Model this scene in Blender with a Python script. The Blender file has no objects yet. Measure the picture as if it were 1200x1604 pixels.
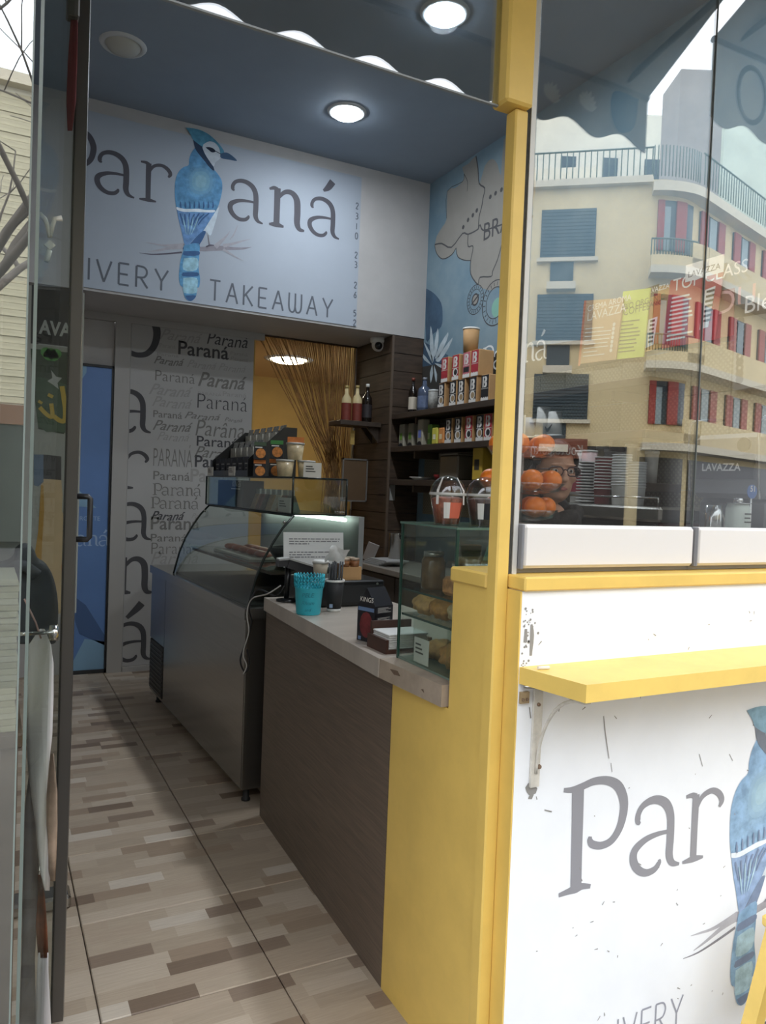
import bpy, bmesh, math, random
from mathutils import Vector, Matrix
random.seed(7)
SC = bpy.context.scene
COL = SC.collection
# ------------------------------------------------------------------ camera
YAW, PITCH, ROLL, FPX, EYE = math.radians(27.287), math.radians(-1.6475), math.radians(2.1946), 1198.7, 1.55
_fw = Vector((math.sin(YAW)*math.cos(PITCH), math.cos(YAW)*math.cos(PITCH), math.sin(PITCH)))
_rt = Vector((math.cos(YAW), -math.sin(YAW), 0)); _up = _rt.cross(_fw)
RV = math.cos(ROLL)*_rt + math.sin(ROLL)*_up
UV = -math.sin(ROLL)*_rt + math.cos(ROLL)*_up
cam = bpy.data.cameras.new('camera'); camo = bpy.data.objects.new('camera', cam); COL.objects.link(camo)
cam.sensor_fit = 'VERTICAL'; cam.sensor_height = 24.0; cam.lens = FPX*24.0/1604.0; cam.clip_start = .02; cam.clip_end = 300
m = Matrix.Identity(4)
for i in range(3):
    m[i][0], m[i][1], m[i][2] = RV[i], UV[i], -_fw[i]
m[0][3], m[1][3], m[2][3] = 0, 0, EYE
camo.matrix_world = m
SC.camera = camo
# ------------------------------------------------------------------ overcast sky, exposure
w = bpy.data.worlds.new('overcast_sky'); SC.world = w; w.use_nodes = True
nt = w.node_tree; bg = nt.nodes['Background']
tc = nt.nodes.new('ShaderNodeTexCoord'); nz = nt.nodes.new('ShaderNodeTexNoise'); nz.inputs['Scale'].default_value = 2.2; nz.inputs['Detail'].default_value = 5
cr = nt.nodes.new('ShaderNodeValToRGB'); cr.color_ramp.elements[0].position = .3; cr.color_ramp.elements[0].color = (.80, .86, .96, 1)
cr.color_ramp.elements[1].position = .75; cr.color_ramp.elements[1].color = (.96, .98, 1, 1)
nt.links.new(tc.outputs['Generated'], nz.inputs['Vector']); nt.links.new(nz.outputs['Fac'], cr.inputs['Fac']); nt.links.new(cr.outputs['Color'], bg.inputs['Color'])
bg.inputs['Strength'].default_value = 3.7
SC.view_settings.view_transform = 'Standard'; SC.view_settings.look = 'None'; SC.view_settings.gamma = 1; SC.view_settings.use_curve_mapping = False
SC.view_settings.exposure = 0.26
# ------------------------------------------------------------------ helpers
def _ray(x, y): return _fw*FPX + RV*(x-600) - UV*(y-802)
O0 = Vector((0, 0, EYE))
def pX(x, y, v): d = _ray(x, y); return O0 + d*(v/d.x)
def pY(x, y, v): d = _ray(x, y); return O0 + d*(v/d.y)
def pZ(x, y, v): d = _ray(x, y); return O0 + d*((v-EYE)/d.z)
def lin(h):
    if isinstance(h, str):
        h = h.lstrip('#'); h = [int(h[i:i+2], 16)/255 for i in (0, 2, 4)]
        return tuple((c/12.92 if c <= .04045 else ((c+.055)/1.055)**2.4) for c in h)
    return tuple(h)
MC = {}
def mat(name, col, rough=.5, metal=0., spec=.5, vary=0., scale=20., stretch=None, bump=0., col2=None, emit=0., trans=0., alpha=1., coat=0.):
    if name in MC: return MC[name]
    mt = bpy.data.materials.new(name); mt.use_nodes = True; MC[name] = mt
    n = mt.node_tree; b = n.nodes['Principled BSDF']; c = lin(col)
    b.inputs['Base Color'].default_value = (*c, 1); b.inputs['Roughness'].default_value = rough; b.inputs['Metallic'].default_value = metal
    b.inputs['Specular IOR Level'].default_value = spec
    if coat: b.inputs['Coat Weight'].default_value = coat; b.inputs['Coat Roughness'].default_value = .1
    if trans: b.inputs['Transmission Weight'].default_value = trans
    if alpha < 1: b.inputs['Alpha'].default_value = alpha
    if emit: b.inputs['Emission Color'].default_value = (*c, 1); b.inputs['Emission Strength'].default_value = emit
    if vary or bump or col2:
        t = n.nodes.new('ShaderNodeTexCoord'); mp = n.nodes.new('ShaderNodeMapping'); ns = n.nodes.new('ShaderNodeTexNoise')
        ns.inputs['Scale'].default_value = scale; ns.inputs['Detail'].default_value = 6; ns.inputs['Roughness'].default_value = .6
        if stretch: mp.inputs['Scale'].default_value = stretch
        n.links.new(t.outputs['Object'], mp.inputs['Vector']); n.links.new(mp.outputs['Vector'], ns.inputs['Vector'])
        if vary or col2:
            r = n.nodes.new('ShaderNodeValToRGB'); c2 = lin(col2) if col2 else tuple(min(1, x*(1+vary)) for x in c)
            c1 = c if col2 else tuple(x*(1-vary) for x in c)
            r.color_ramp.elements[0].position = .35; r.color_ramp.elements[0].color = (*c1, 1); r.color_ramp.elements[1].position = .65; r.color_ramp.elements[1].color = (*c2, 1)
            n.links.new(ns.outputs['Fac'], r.inputs['Fac']); n.links.new(r.outputs['Color'], b.inputs['Base Color'])
        if bump:
            bp = n.nodes.new('ShaderNodeBump'); bp.inputs['Strength'].default_value = bump; bp.inputs['Distance'].default_value = .01
            n.links.new(ns.outputs['Fac'], bp.inputs['Height']); n.links.new(bp.outputs['Normal'], b.inputs['Normal'])
    return mt
def glass(name, refl=.2, tint=(.93, .96, .95), rough=0., haze=0., hazecol=(.8, .8, .8), graz=1.):
    if name in MC: return MC[name]
    mt = bpy.data.materials.new(name); mt.use_nodes = True; MC[name] = mt; n = mt.node_tree; n.nodes.remove(n.nodes['Principled BSDF'])
    out = n.nodes['Material Output']; tr = n.nodes.new('ShaderNodeBsdfTransparent'); tr.inputs['Color'].default_value = (*tint, 1)
    gl = n.nodes.new('ShaderNodeBsdfGlossy'); gl.inputs['Roughness'].default_value = rough
    lw = n.nodes.new('ShaderNodeLayerWeight'); lw.inputs['Blend'].default_value = .5
    pw = n.nodes.new('ShaderNodeMath'); pw.operation = 'POWER'; pw.inputs[1].default_value = 5
    ma = n.nodes.new('ShaderNodeMath'); ma.operation = 'MULTIPLY_ADD'; ma.inputs[1].default_value = (1-refl)*graz; ma.inputs[2].default_value = refl; ma.use_clamp = True
    n.links.new(lw.outputs['Facing'], pw.inputs[0]); n.links.new(pw.outputs[0], ma.inputs[0])
    mx = n.nodes.new('ShaderNodeMixShader'); n.links.new(ma.outputs[0], mx.inputs['Fac']); n.links.new(gl.outputs[0], mx.inputs[2])
    if haze:
        df = n.nodes.new('ShaderNodeBsdfDiffuse'); df.inputs['Color'].default_value = (*hazecol, 1); m2 = n.nodes.new('ShaderNodeMixShader'); m2.inputs['Fac'].default_value = haze
        n.links.new(tr.outputs[0], m2.inputs[1]); n.links.new(df.outputs[0], m2.inputs[2]); n.links.new(m2.outputs[0], mx.inputs[1])
    else: n.links.new(tr.outputs[0], mx.inputs[1])
    n.links.new(mx.outputs[0], out.inputs['Surface'])
    return mt
WL = {}
class MB:
    def __init__(s): s.v = []; s.f = []; s.mi = []; s.sm = []
    def add(s, vs, fs, mi=0, smooth=False):
        k = len(s.v); s.v += [Vector(v) for v in vs]
        for f in fs: s.f.append([k+i for i in f]); s.mi.append(mi); s.sm.append(smooth)
        return s
    def box(s, x0, x1, y0, y1, z0, z1, mi=0, rz=0., bev=0.):
        c = Vector(((x0+x1)/2, (y0+y1)/2, (z0+z1)/2)); hx, hy, hz = abs(x1-x0)/2, abs(y1-y0)/2, abs(z1-z0)/2
        b = min(bev, hx*.9, hy*.9, hz*.9)
        if b <= 0:
            vs = [(sx*hx, sy*hy, sz*hz) for sz in (-1, 1) for sx, sy in ((-1, -1), (1, -1), (1, 1), (-1, 1))]
            fs = [(3, 2, 1, 0), (4, 5, 6, 7), (0, 1, 5, 4), (1, 2, 6, 5), (2, 3, 7, 6), (3, 0, 4, 7)]
        else:
            o = [(-hx+b, -hy), (hx-b, -hy), (hx, -hy+b), (hx, hy-b), (hx-b, hy), (-hx+b, hy), (-hx, hy-b), (-hx, -hy+b)]
            i = [(math.copysign(abs(x)-b, x) if abs(x) > hx-b/2 else x, math.copysign(abs(y)-b, y) if abs(y) > hy-b/2 else y) for x, y in o]
            vs = [(*p, -hz) for p in i]+[(*p, -hz+b) for p in o]+[(*p, hz-b) for p in o]+[(*p, hz) for p in i]
            fs = [tuple(range(7, -1, -1)), tuple(range(24, 32))]
            for l in range(3):
                for k in range(8): fs.append((l*8+k, l*8+(k+1) % 8, l*8+8+(k+1) % 8, l*8+8+k))
        if rz: R = Matrix.Rotation(rz, 3, 'Z'); vs = [R @ Vector(v) for v in vs]
        return s.add([c+Vector(v) for v in vs], fs, mi)
    def lathe(s, c, prof, n=20, mi=0, smooth=True, axis=None, cap=True):
        c = Vector(c); k = len(prof); vs = []; fs = []
        Q = Vector((0, 0, 1)).rotation_difference(Vector(axis)).to_matrix() if axis is not None else Matrix.Identity(3)
        for r, z in prof:
            for j in range(n): a = 2*math.pi*j/n; vs.append(c+Q @ Vector((r*math.cos(a), r*math.sin(a), z)))
        for i in range(k-1):
            for j in range(n): fs.append((i*n+j, i*n+(j+1) % n, (i+1)*n+(j+1) % n, (i+1)*n+j))
        s.add(vs, fs, mi, smooth)
        if cap:
            if prof[0][0] > 1e-5: s.add(vs[:n], [tuple(range(n-1, -1, -1))], mi)
            if prof[-1][0] > 1e-5: s.add(vs[-n:], [tuple(range(n))], mi)
        return s
    def tube(s, pts, r, n=8, mi=0, closed=False, smooth=True):
        pts = [Vector(p) for p in pts]; k = len(pts); vs = []; fs = []
        rs = r if isinstance(r, (list, tuple)) else [r]*k
        pn = None
        for i, p in enumerate(pts):
            t = (pts[(i+1) % k]-pts[i-1]) if closed else (pts[min(i+1, k-1)]-pts[max(i-1, 0)])
            t.normalize()
            if pn is None: pn = t.orthogonal().normalized()
            pn = (pn - t*pn.dot(t)); pn = pn.normalized() if pn.length > 1e-6 else t.orthogonal().normalized()
            b = t.cross(pn)
            for j in range(n): a = 2*math.pi*j/n; vs.append(p+rs[i]*(math.cos(a)*pn+math.sin(a)*b))
        for i in range(k if closed else k-1):
            i2 = (i+1) % k
            for j in range(n): fs.append((i*n+j, i*n+(j+1) % n, i2*n+(j+1) % n, i2*n+j))
        s.add(vs, fs, mi, smooth)
        if not closed: s.add(vs[:n], [tuple(range(n-1, -1, -1))], mi); s.add(vs[-n:], [tuple(range(n))], mi)
        return s
    def ball(s, c, r, n=16, k=10, mi=0, fn=None):
        c = Vector(c); R = Vector(r) if isinstance(r, (tuple, list, Vector)) else Vector((r, r, r)); vs = []; fs = []
        for i in range(k+1):
            t = math.pi*i/k
            for j in range(n):
                a = 2*math.pi*j/n; d = Vector((math.sin(t)*math.cos(a), math.sin(t)*math.sin(a), -math.cos(t))); q = fn(d) if fn else 1.
                vs.append(c+Vector((d.x*R.x, d.y*R.y, d.z*R.z))*q)
        for i in range(k):
            for j in range(n): fs.append((i*n+j, i*n+(j+1) % n, (i+1)*n+(j+1) % n, (i+1)*n+j))
        return s.add(vs, fs, mi, True)
    def prism(s, poly, d, mi=0):      # poly: list of 3-D points in a plane, d: thickness vector
        k = len(poly); P = [Vector(p) for p in poly]; D = Vector(d)
        fs = [tuple(range(k)), tuple(range(2*k-1, k-1, -1))]+[(i, i+k, (i+1) % k+k, (i+1) % k) for i in range(k)]
        return s.add(P+[p+D for p in P], fs, mi)
    def build(s, name, mats, parent=None, smooth=None):
        me = bpy.data.meshes.new(name); mats = mats if isinstance(mats, (list, tuple)) else [mats]
        if parent is not None: off = WL[parent.name]
        else:
            xs = [v.x for v in s.v]; ys = [v.y for v in s.v]; zs = [v.z for v in s.v]
            off = Vector(((min(xs)+max(xs))/2, (min(ys)+max(ys))/2, min(zs)))
        me.from_pydata([v-off for v in s.v], [], s.f)
        for mt in mats: me.materials.append(mt)
        for p, mi, sm in zip(me.polygons, s.mi, s.sm): p.material_index = mi; p.use_smooth = sm
        bm = bmesh.new(); bm.from_mesh(me)
        bmesh.ops.remove_doubles(bm, verts=bm.verts, dist=1e-6); bm.to_mesh(me); bm.free(); me.update()
        o = bpy.data.objects.new(name, me); COL.objects.link(o)
        if parent is not None: o.parent = parent
        else: o.location = off
        WL[o.name] = off.copy()
        return o
def tag(o, label=None, cat=None, group=None, kind=None):
    if label: o['label'] = label
    if cat: o['category'] = cat
    if group: o['group'] = group
    if kind: o['kind'] = kind
    return o
def thing(name, label, cat, loc, group=None):
    o = bpy.data.objects.new(name, None); o.empty_display_size = .05; COL.objects.link(o); o.location = loc; WL[o.name] = Vector(loc)
    return tag(o, label, cat, group)
def struct(name, mb, mt, parent=None):
    o = mb.build(name, mt, parent); o['kind'] = 'structure'; return o
def dup(root, loc, label=None, group=None, rz=0.):
    def cp(o, par):
        c = o.copy(); COL.objects.link(c)
        if par is not None: c.parent = par; c.matrix_parent_inverse = o.matrix_parent_inverse
        for ch in list(o.children): cp(ch, c)
        return c
    c = cp(root, None); c.location = loc; c.rotation_euler = (0, 0, rz); WL[c.name] = Vector(loc)
    if label: c['label'] = label
    if group: c['group'] = group
    return c
class Pl:
    def __init__(s, o, u, v): s.o = Vector(o); s.u = Vector(u); s.v = Vector(v); s.n = s.u.cross(s.v).normalized()
    def pt(s, a, b, d=0.): return s.o+s.u*a+s.v*b+s.n*d
FRONT = lambda y: Pl((0, y, 0), (1, 0, 0), (0, 0, 1))           # reads from the street: pt(X, Z)
RIGHTW = lambda x: Pl((x, 0, 0), (0, -1, 0), (0, 0, 1))         # right wall: pt(-Y, Z)
TC = {}
def tgeo(t, shear=0., bold=0.):
    k = (t, shear, bold)
    if k not in TC:
        c = bpy.data.curves.new('t', 'FONT'); c.body = t; c.size = 1; c.shear = shear; c.offset = bold; c.resolution_u = 3; c.fill_mode = 'FRONT'
        o = bpy.data.objects.new('t', c); me = bpy.data.meshes.new_from_object(o)
        TC[k] = ([(v.co.x, v.co.y) for v in me.vertices], [tuple(p.vertices) for p in me.polygons])
        bpy.data.objects.remove(o); bpy.data.meshes.remove(me); bpy.data.curves.remove(c)
    return TC[k]
def put(mb, t, pl, a, b, w=None, h=None, d=.001, mi=0, shear=0., bold=0., cen=False, flip=False, wave=0.):
    vs, fs = tgeo(t, shear, bold)
    if not vs: return
    x0 = min(v[0] for v in vs); x1 = max(v[0] for v in vs); y1 = max(v[1] for v in vs)
    sx = w/(x1-x0) if w else h/y1; sy = h/y1 if h else sx
    off = (x1-x0)*sx/2 if cen else 0
    sg = -1 if flip else 1
    mb.add([pl.pt(a+sg*((x-x0)*sx-off), b+y*sy+wave*math.sin((x-x0)*3), d) for x, y in vs], [f[::-1] if flip else f for f in fs], mi)
def crom(pts, n=6):
    P = [pts[0]]+list(pts)+[pts[-1]]; out = []
    for i in range(1, len(P)-2):
        p0, p1, p2, p3 = P[i-1], P[i], P[i+1], P[i+2]
        for k in range(n):
            t = k/n
            out.append(tuple(.5*((2*b)+(-a+c)*t+(2*a-5*b+4*c-d)*t*t+(-a+3*b-3*c+d)*t**3) for a, b, c, d in zip(p0, p1, p2, p3)))
    out.append(tuple(pts[-1])); return out
RC = [0]
def ribbon(mb, pl, pts, mi=0, d=.001, n=6, mp=None):     # pts: (u, v, width)
    RC[0] += 1; d += .00003*(RC[0] % 12)
    q = crom(pts, n) if len(pts) > 2 else pts
    L = []; k = len(q)
    for i in range(k):
        a = q[max(i-1, 0)]; b = q[min(i+1, k-1)]; dx, dy = b[0]-a[0], b[1]-a[1]; l = math.hypot(dx, dy) or 1
        nx, ny = -dy/l*q[i][2]/2, dx/l*q[i][2]/2
        L.append(((q[i][0]+nx, q[i][1]+ny), (q[i][0]-nx, q[i][1]-ny)))
    vs = []; mp = mp or (lambda p: p)
    for l, r in L: vs += [pl.pt(*mp(l), d), pl.pt(*mp(r), d)]
    mb.add(vs, [(2*i, 2*i+1, 2*i+3, 2*i+2) for i in range(k-1)], mi)
def poly(mb, pl, pts, mi=0, d=.001, mp=None, smooth=0):
    if smooth: pts = crom(list(pts)+[pts[0]], smooth)[:-1]
    from mathutils.geometry import tessellate_polygon
    mp = mp or (lambda p: p); V = [Vector((*mp(p), 0)) for p in pts]
    tr = tessellate_polygon([V])
    fs = []
    for a, b, c in tr:
        ar = (V[b]-V[a]).cross(V[c]-V[a]).z
        fs.append((a, b, c) if ar > 0 else (a, c, b))
    mb.add([pl.pt(v.x, v.y, d) for v in V], fs, mi)
def disc(mb, pl, a, b, r, mi=0, d=.001, r2=None, n=28):
    if r2 is None: mb.add([pl.pt(a+r*math.cos(2*math.pi*i/n), b+r*math.sin(2*math.pi*i/n), d) for i in range(n)], [tuple(range(n))], mi)
    else:
        vs = []
        for i in range(n): c, s_ = math.cos(2*math.pi*i/n), math.sin(2*math.pi*i/n); vs += [pl.pt(a+r*c, b+r*s_, d), pl.pt(a+r2*c, b+r2*s_, d)]
        mb.add(vs, [(2*i, (2*i+2) % (2*n), (2*i+3) % (2*n), 2*i+1) for i in range(n)], mi)
def rect(mb, pl, a0, a1, b0, b1, mi=0, d=.001): mb.add([pl.pt(a0, b0, d), pl.pt(a1, b0, d), pl.pt(a1, b1, d), pl.pt(a0, b1, d)], [(0, 1, 2, 3)], mi)
def slabp(mb, pl, a0, a1, b0, b1, t, mi=0):      # thin box on a plane, t along the normal
    mb.prism([pl.pt(a0, b0), pl.pt(a1, b0), pl.pt(a1, b1), pl.pt(a0, b1)], pl.n*t, mi)
# ------------------------------------------------------------------ letters of the shop's hand (traced strokes), baseline 0, x-height 1
_Z = 2.844
def _tr(L, x0, y0, sc, Y): return [(pY(x0+x/sc, y0+y/sc, Y).x, pY(x0+x/sc, y0+y/sc, Y).z, wd) for x, y, wd in L]
_P = [[(122, 562, 14), (160, 560, 20), (205, 545, 24), (260, 522, 26), (320, 520, 30), (365, 545, 36), (388, 600, 38), (388, 660, 36), (370, 730, 32), (335, 785, 28), (290, 808, 26), (250, 803, 26), (238, 785, 22), (240, 768, 14)],
      [(186, 552, 50), (183, 700, 48), (179, 850, 46), (176, 1010, 46)], [(100, 1030, 14), (145, 1012, 22), (176, 1000, 30), (205, 990, 22), (241, 990, 14)]]
_a = [[(462, 712, 10), (452, 700, 24), (455, 668, 24), (475, 632, 24), (512, 608, 28), (550, 606, 32), (582, 628, 36), (598, 680, 36), (596, 780, 36), (592, 850, 34), (606, 885, 24), (636, 890, 10)],
      [(590, 745, 14), (540, 757, 18), (485, 783, 24), (440, 828, 32), (432, 875, 34), (452, 915, 30), (487, 930, 26), (525, 915, 24), (546, 885, 20), (546, 870, 10)]]
_r = [[(668, 592, 12), (695, 585, 20), (712, 592, 26)], [(712, 582, 34), (704, 730, 32), (698, 870, 32)], [(650, 885, 10), (698, 868, 24), (742, 858, 10)],
      [(712, 650, 14), (738, 592, 20), (780, 564, 22), (812, 575, 26), (826, 605, 26), (814, 636, 12)]]
_w = [pY(840+x/_Z, 1040+y/_Z, 1.478) for x, y in ((100, 1034), (742, 862))]
_bl = lambda x: _w[0].z+(x-_w[0].x)*(_w[1].z-_w[0].z)/(_w[1].x-_w[0].x)
_xh = 0
def _fit():
    t = pY(840+550/_Z, 1040+592/_Z, 1.478); return t.z-_bl(t.x)
XH = _fit(); U0 = _w[0].x
def _n2(strokes):
    return [[((x-U0)/XH, (z-_bl(x))/XH, wd/_Z*.0017/XH) for x, z, wd in _tr(st, 840, 1040, _Z, 1.478)] for st in strokes]
GL = {'P': _n2(_P), 'a': _n2(_a), 'r': _n2(_r)}
def _shift(g):
    m_ = min(p[0] for st in g for p in st); return [[(u-m_, v, wd) for u, v, wd in st] for st in g]
ADV = {}
for k_ in list(GL):
    GL[k_] = _shift(GL[k_]); ADV[k_] = max(p[0] for st in GL[k_] for p in st)
GL['n'] = [[(0, .93, .05), (.12, .98, .09), (.22, .96, .1)], [(.22, 1.0, .16), (.22, .5, .15), (.22, .05, .15)], [(.02, .03, .05), (.22, .05, .12), (.42, .03, .05)],
           [(.22, .72, .08), (.42, .93, .1), (.62, .95, .13), (.76, .8, .16), (.79, .5, .16), (.79, .2, .15), (.86, .05, .11), (1.0, .03, .05)]]
ADV['n'] = 1.0
GL['acute'] = [[(.36, 1.2, .06), (.5, 1.32, .15), (.62, 1.5, .17)]]
def brand(mb, pl, word, a, b, xh, mi=0, d=.001, gap=.1, extra=None, track=None):
    u = a
    for i, ch in enumerate(word):
        base = 'a' if ch == 'á' else ch
        for st in GL[base]: ribbon(mb, pl, [(u+x*xh, b+y*xh, wd*xh) for x, y, wd in st], mi, d)
        if ch == 'á':
            for st in GL['acute']: ribbon(mb, pl, [(u+x*xh, b+y*xh, wd*xh) for x, y, wd in st], mi, d)
        u += (ADV[base]+gap)*xh
    return u
for k_ in GL: GL[k_] = [[(u, v, wd*(1.28 if k_ in 'Par' else 1.1)) for u, v, wd in st] for st in GL[k_]]
def letters(pl, word, a, b, xh, mt, parent, d=.001, gap=.1):
    u = a
    for ch in word:
        m_ = MB(); u = brand(m_, pl, ch, u, b, xh, 0, d, gap); m_.build('letter', mt, parent)
    return u
# thin capitals of the delivery line: strokes in a 0..1 box
CAP = {'D': [[(0, 0), (0, 1)], [(0, 1), (.3, .97), (.52, .7), (.52, .3), (.3, .03), (0, 0)]], 'E': [[(0, 0), (0, 1)], [(0, 1), (.45, 1)], [(0, .5), (.4, .5)], [(0, 0), (.45, 0)]], 'L': [[(0, 1), (0, 0)], [(0, 0), (.42, 0)]],
       'I': [[(0, 0), (0, 1)]], 'V': [[(0, 1), (.32, 0)], [(.32, 0), (.64, 1)]], 'R': [[(0, 0), (0, 1)], [(0, 1), (.35, .97), (.48, .75), (.35, .5), (0, .46)], [(.2, .46), (.52, 0)]], 'Y': [[(0, 1), (.3, .45)], [(.6, 1), (.3, .45)], [(.3, .45), (.3, 0)]],
       'T': [[(0, 1), (.56, 1)], [(.28, 1), (.28, 0)]], 'A': [[(0, 0), (.3, 1)], [(.3, 1), (.6, 0)], [(.12, .36), (.48, .36)]], 'K': [[(0, 0), (0, 1)], [(.48, 1), (.02, .45)], [(.12, .55), (.5, 0)]],
       'W': [[(0, 1), (0, .3), (.1, .04), (.28, .04), (.36, .3), (.36, 1)], [(.36, .3), (.44, .04), (.62, .04), (.72, .3), (.72, 1)]],
       '2': [[(0, .75), (.1, .97), (.35, .97), (.45, .75), (.3, .45), (0, 0)], [(0, 0), (.46, 0)]], '3': [[(0, .95), (.25, 1), (.42, .8), (.3, .55), (.12, .52)], [(.12, .52), (.4, .45), (.45, .2), (.25, 0), (0, .06)]],
       '1': [[(.2, 1), (.2, 0)]], '0': [[(0, .3), (0, .7), (.1, .97), (.35, .97), (.45, .7), (.45, .3), (.35, .03), (.1, .03), (0, .3)]], '6': [[(.36, 1), (.1, .55), (0, .25), (.12, 0), (.36, .02), (.44, .25), (.32, .48), (.1, .45)]],
       '5': [[(.42, 1), (.05, 1)], [(.05, 1), (.02, .55)], [(.02, .55), (.3, .6), (.44, .35), (.3, .03), (0, .03)]], ' ': []}
def caps(mb, pl, word, a, b, h, lw, track=.22, mi=0, d=.001, asp=1.):
    u = a
    for ch in word:
        st = CAP[ch]; wd = max([p[0] for s_ in st for p in s_] or [.3])
        for s_ in st: ribbon(mb, pl, [(u+x*h*asp, b+y*h, lw) for x, y in s_], mi, d, n=4)
        u += (wd+track)*h*asp
    return u
# ------------------------------------------------------------------ the blue bird emblem, traced once on the header plane
_B = lambda L, hd=5.73: [(pY(210+p[0]/5.531, 190+p[1]/5.531, hd).x, pY(210+p[0]/5.531, 190+p[1]/5.531, hd).z)+tuple(x/5.531*.0049 for x in p[2:]) for p in L]
BIRD = [
 ('p', 'branch', [(420, 1062), (420, 1108), (560, 1128), (690, 1125), (780, 1118), (790, 1085), (690, 1082), (560, 1090)]),
 ('r', 'twig', [(95, 1050, 2), (160, 1062, 10), (260, 1078, 16), (425, 1078, 34)]), ('r', 'twig', [(118, 1132, 4), (200, 1122, 14), (320, 1100, 24), (425, 1092, 34)]), ('r', 'bark', [(45, 1142, 3), (150, 1155, 8), (280, 1150, 12), (412, 1138, 14)]),
 ('r', 'branch', [(760, 1100, 34), (860, 1105, 24), (940, 1105, 18), (1012, 1093, 3)]), ('r', 'twig', [(700, 1092, 40), (755, 1040, 26), (795, 1000, 14), (828, 955, 3)]), ('r', 'twig', [(770, 1082, 30), (860, 1062, 20), (930, 1042, 12), (1002, 1024, 3)]),
 ('r', 'twig', [(770, 1112, 24), (840, 1155, 16), (890, 1185, 9), (945, 1211, 3)]), ('r', 'twig', [(826, 1030, 4), (860, 985, 12), (895, 905, 4)]),
 ('p', 'belly', [(735, 745), (712, 840), (685, 930), (660, 992), (625, 965), (598, 950), (640, 880), (690, 790)]),
 ('p', 'body', [(525, 235), (492, 280), (474, 335), (470, 383), (425, 402), (385, 440), (358, 505), (350, 580), (353, 680), (366, 760), (385, 860), (410, 960), (440, 1082), (475, 1068), (540, 1000), (598, 950), (640, 885), (690, 805), (722, 750), (745, 680), (762, 590), (757, 520), (730, 470), (692, 425), (655, 400), (600, 335), (555, 280)]),
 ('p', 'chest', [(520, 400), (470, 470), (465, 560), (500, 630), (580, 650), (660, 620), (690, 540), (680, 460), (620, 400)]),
 ('p', 'wing', [(368, 768), (440, 790), (560, 795), (690, 788), (640, 880), (598, 948), (540, 998), (475, 1066), (441, 1078), (411, 958), (386, 858)]),
 ('p', 'bar', [(366, 745), (430, 762), (500, 762), (560, 762), (620, 772), (694, 772), (690, 792), (620, 792), (560, 790), (500, 788), (430, 788), (370, 770)]),
 ('p', 'dark', [(596, 952), (620, 962), (590, 1030), (562, 1078), (555, 1120), (430, 1120), (430, 1085), (478, 1068), (541, 1000)]),
 ('p', 'tail', [(430, 1078), (556, 1060), (563, 1150), (556, 1270), (570, 1370), (560, 1440), (545, 1446), (536, 1515), (512, 1548), (487, 1560), (455, 1548), (432, 1510), (420, 1442), (397, 1420), (386, 1340), (402, 1200), (425, 1120)]),
 ('p', 'pale', [(430, 1190), (545, 1190), (540, 1290), (425, 1290)]), ('p', 'pale', [(424, 1360), (540, 1360), (545, 1440), (535, 1490), (432, 1490), (422, 1440)]),
 ('p', 'dark', [(430, 1128), (556, 1128), (552, 1165), (430, 1165)]), ('p', 'dark', [(420, 1312), (545, 1312), (545, 1345), (420, 1345)]), ('p', 'dark', [(440, 1512), (532, 1512), (512, 1546), (487, 1557), (458, 1546)]),
 ('r', 'branch', [(638, 990, 8), (645, 1035, 9), (655, 1080, 12)]), ('r', 'bark', [(622, 1090, 10), (655, 1078, 14), (690, 1078, 8)]),
 ('p', 'collar', [(510, 165), (590, 225), (615, 285), (650, 345), (680, 388), (692, 432), (655, 408), (600, 338), (552, 280), (525, 235)]),
 ('p', 'face', [(598, 205), (650, 178), (702, 195), (735, 240), (748, 290), (745, 325), (702, 360), (686, 395), (650, 348), (612, 288), (590, 232)]),
 ('p', 'crest', [(445, 60), (500, 64), (570, 80), (640, 115), (700, 165), (745, 215), (778, 270), (748, 292), (735, 240), (702, 195), (650, 178), (598, 205), (588, 224), (510, 165), (492, 130), (470, 95)]),
 ('p', 'eye', [(615, 230), (652, 228), (690, 245), (702, 268), (672, 274), (642, 252)]), ('r', 'eye', [(700, 262, 6), (748, 288, 6)]),
 ('p', 'beak', [(745, 287), (785, 274), (830, 290), (890, 346), (820, 337), (750, 322)])]
for i_ in range(7): BIRD.append(('r', 'dark', [(395+i_*42, 800+(i_ % 2)*8, 10), (410+i_*30, 850, 12), (424+i_*21, 905, 6)]))
for i_ in range(4): BIRD.append(('r', 'pale', [(420+i_*45, 830, 3), (435+i_*32, 900, 9), (450+i_*14, 985, 3)]))
for i_ in range(8): BIRD.append(('r', 'dark', [(400+i_*40, 700, 5), (402+i_*40, 735, 12), (404+i_*39, 758, 8)]))
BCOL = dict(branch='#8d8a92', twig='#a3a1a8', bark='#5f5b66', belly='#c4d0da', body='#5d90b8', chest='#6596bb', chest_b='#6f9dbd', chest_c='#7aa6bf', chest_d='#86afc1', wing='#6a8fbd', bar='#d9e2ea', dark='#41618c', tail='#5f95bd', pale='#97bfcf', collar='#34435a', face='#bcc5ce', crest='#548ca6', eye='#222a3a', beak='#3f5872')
BN = list(BCOL)
def bird_mats(pre, f=0.):
    return [mat(pre+'_'+k, tuple(c*(1-f)+.72*f for c in lin(BCOL[k])), .7, vary=.22 if k in ('body', 'chest', 'wing', 'tail', 'crest', 'pale') else .08, scale=26, spec=.2) for k in BN]
_bx = [pt for kd, k, L in BIRD for pt in _B(L)]
BX0 = _B([(470, 383)])[0][0]; BZ0 = _B([(487, 1560)])[0][1]; BZ1 = _B([(445, 60)])[0][1]
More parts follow.
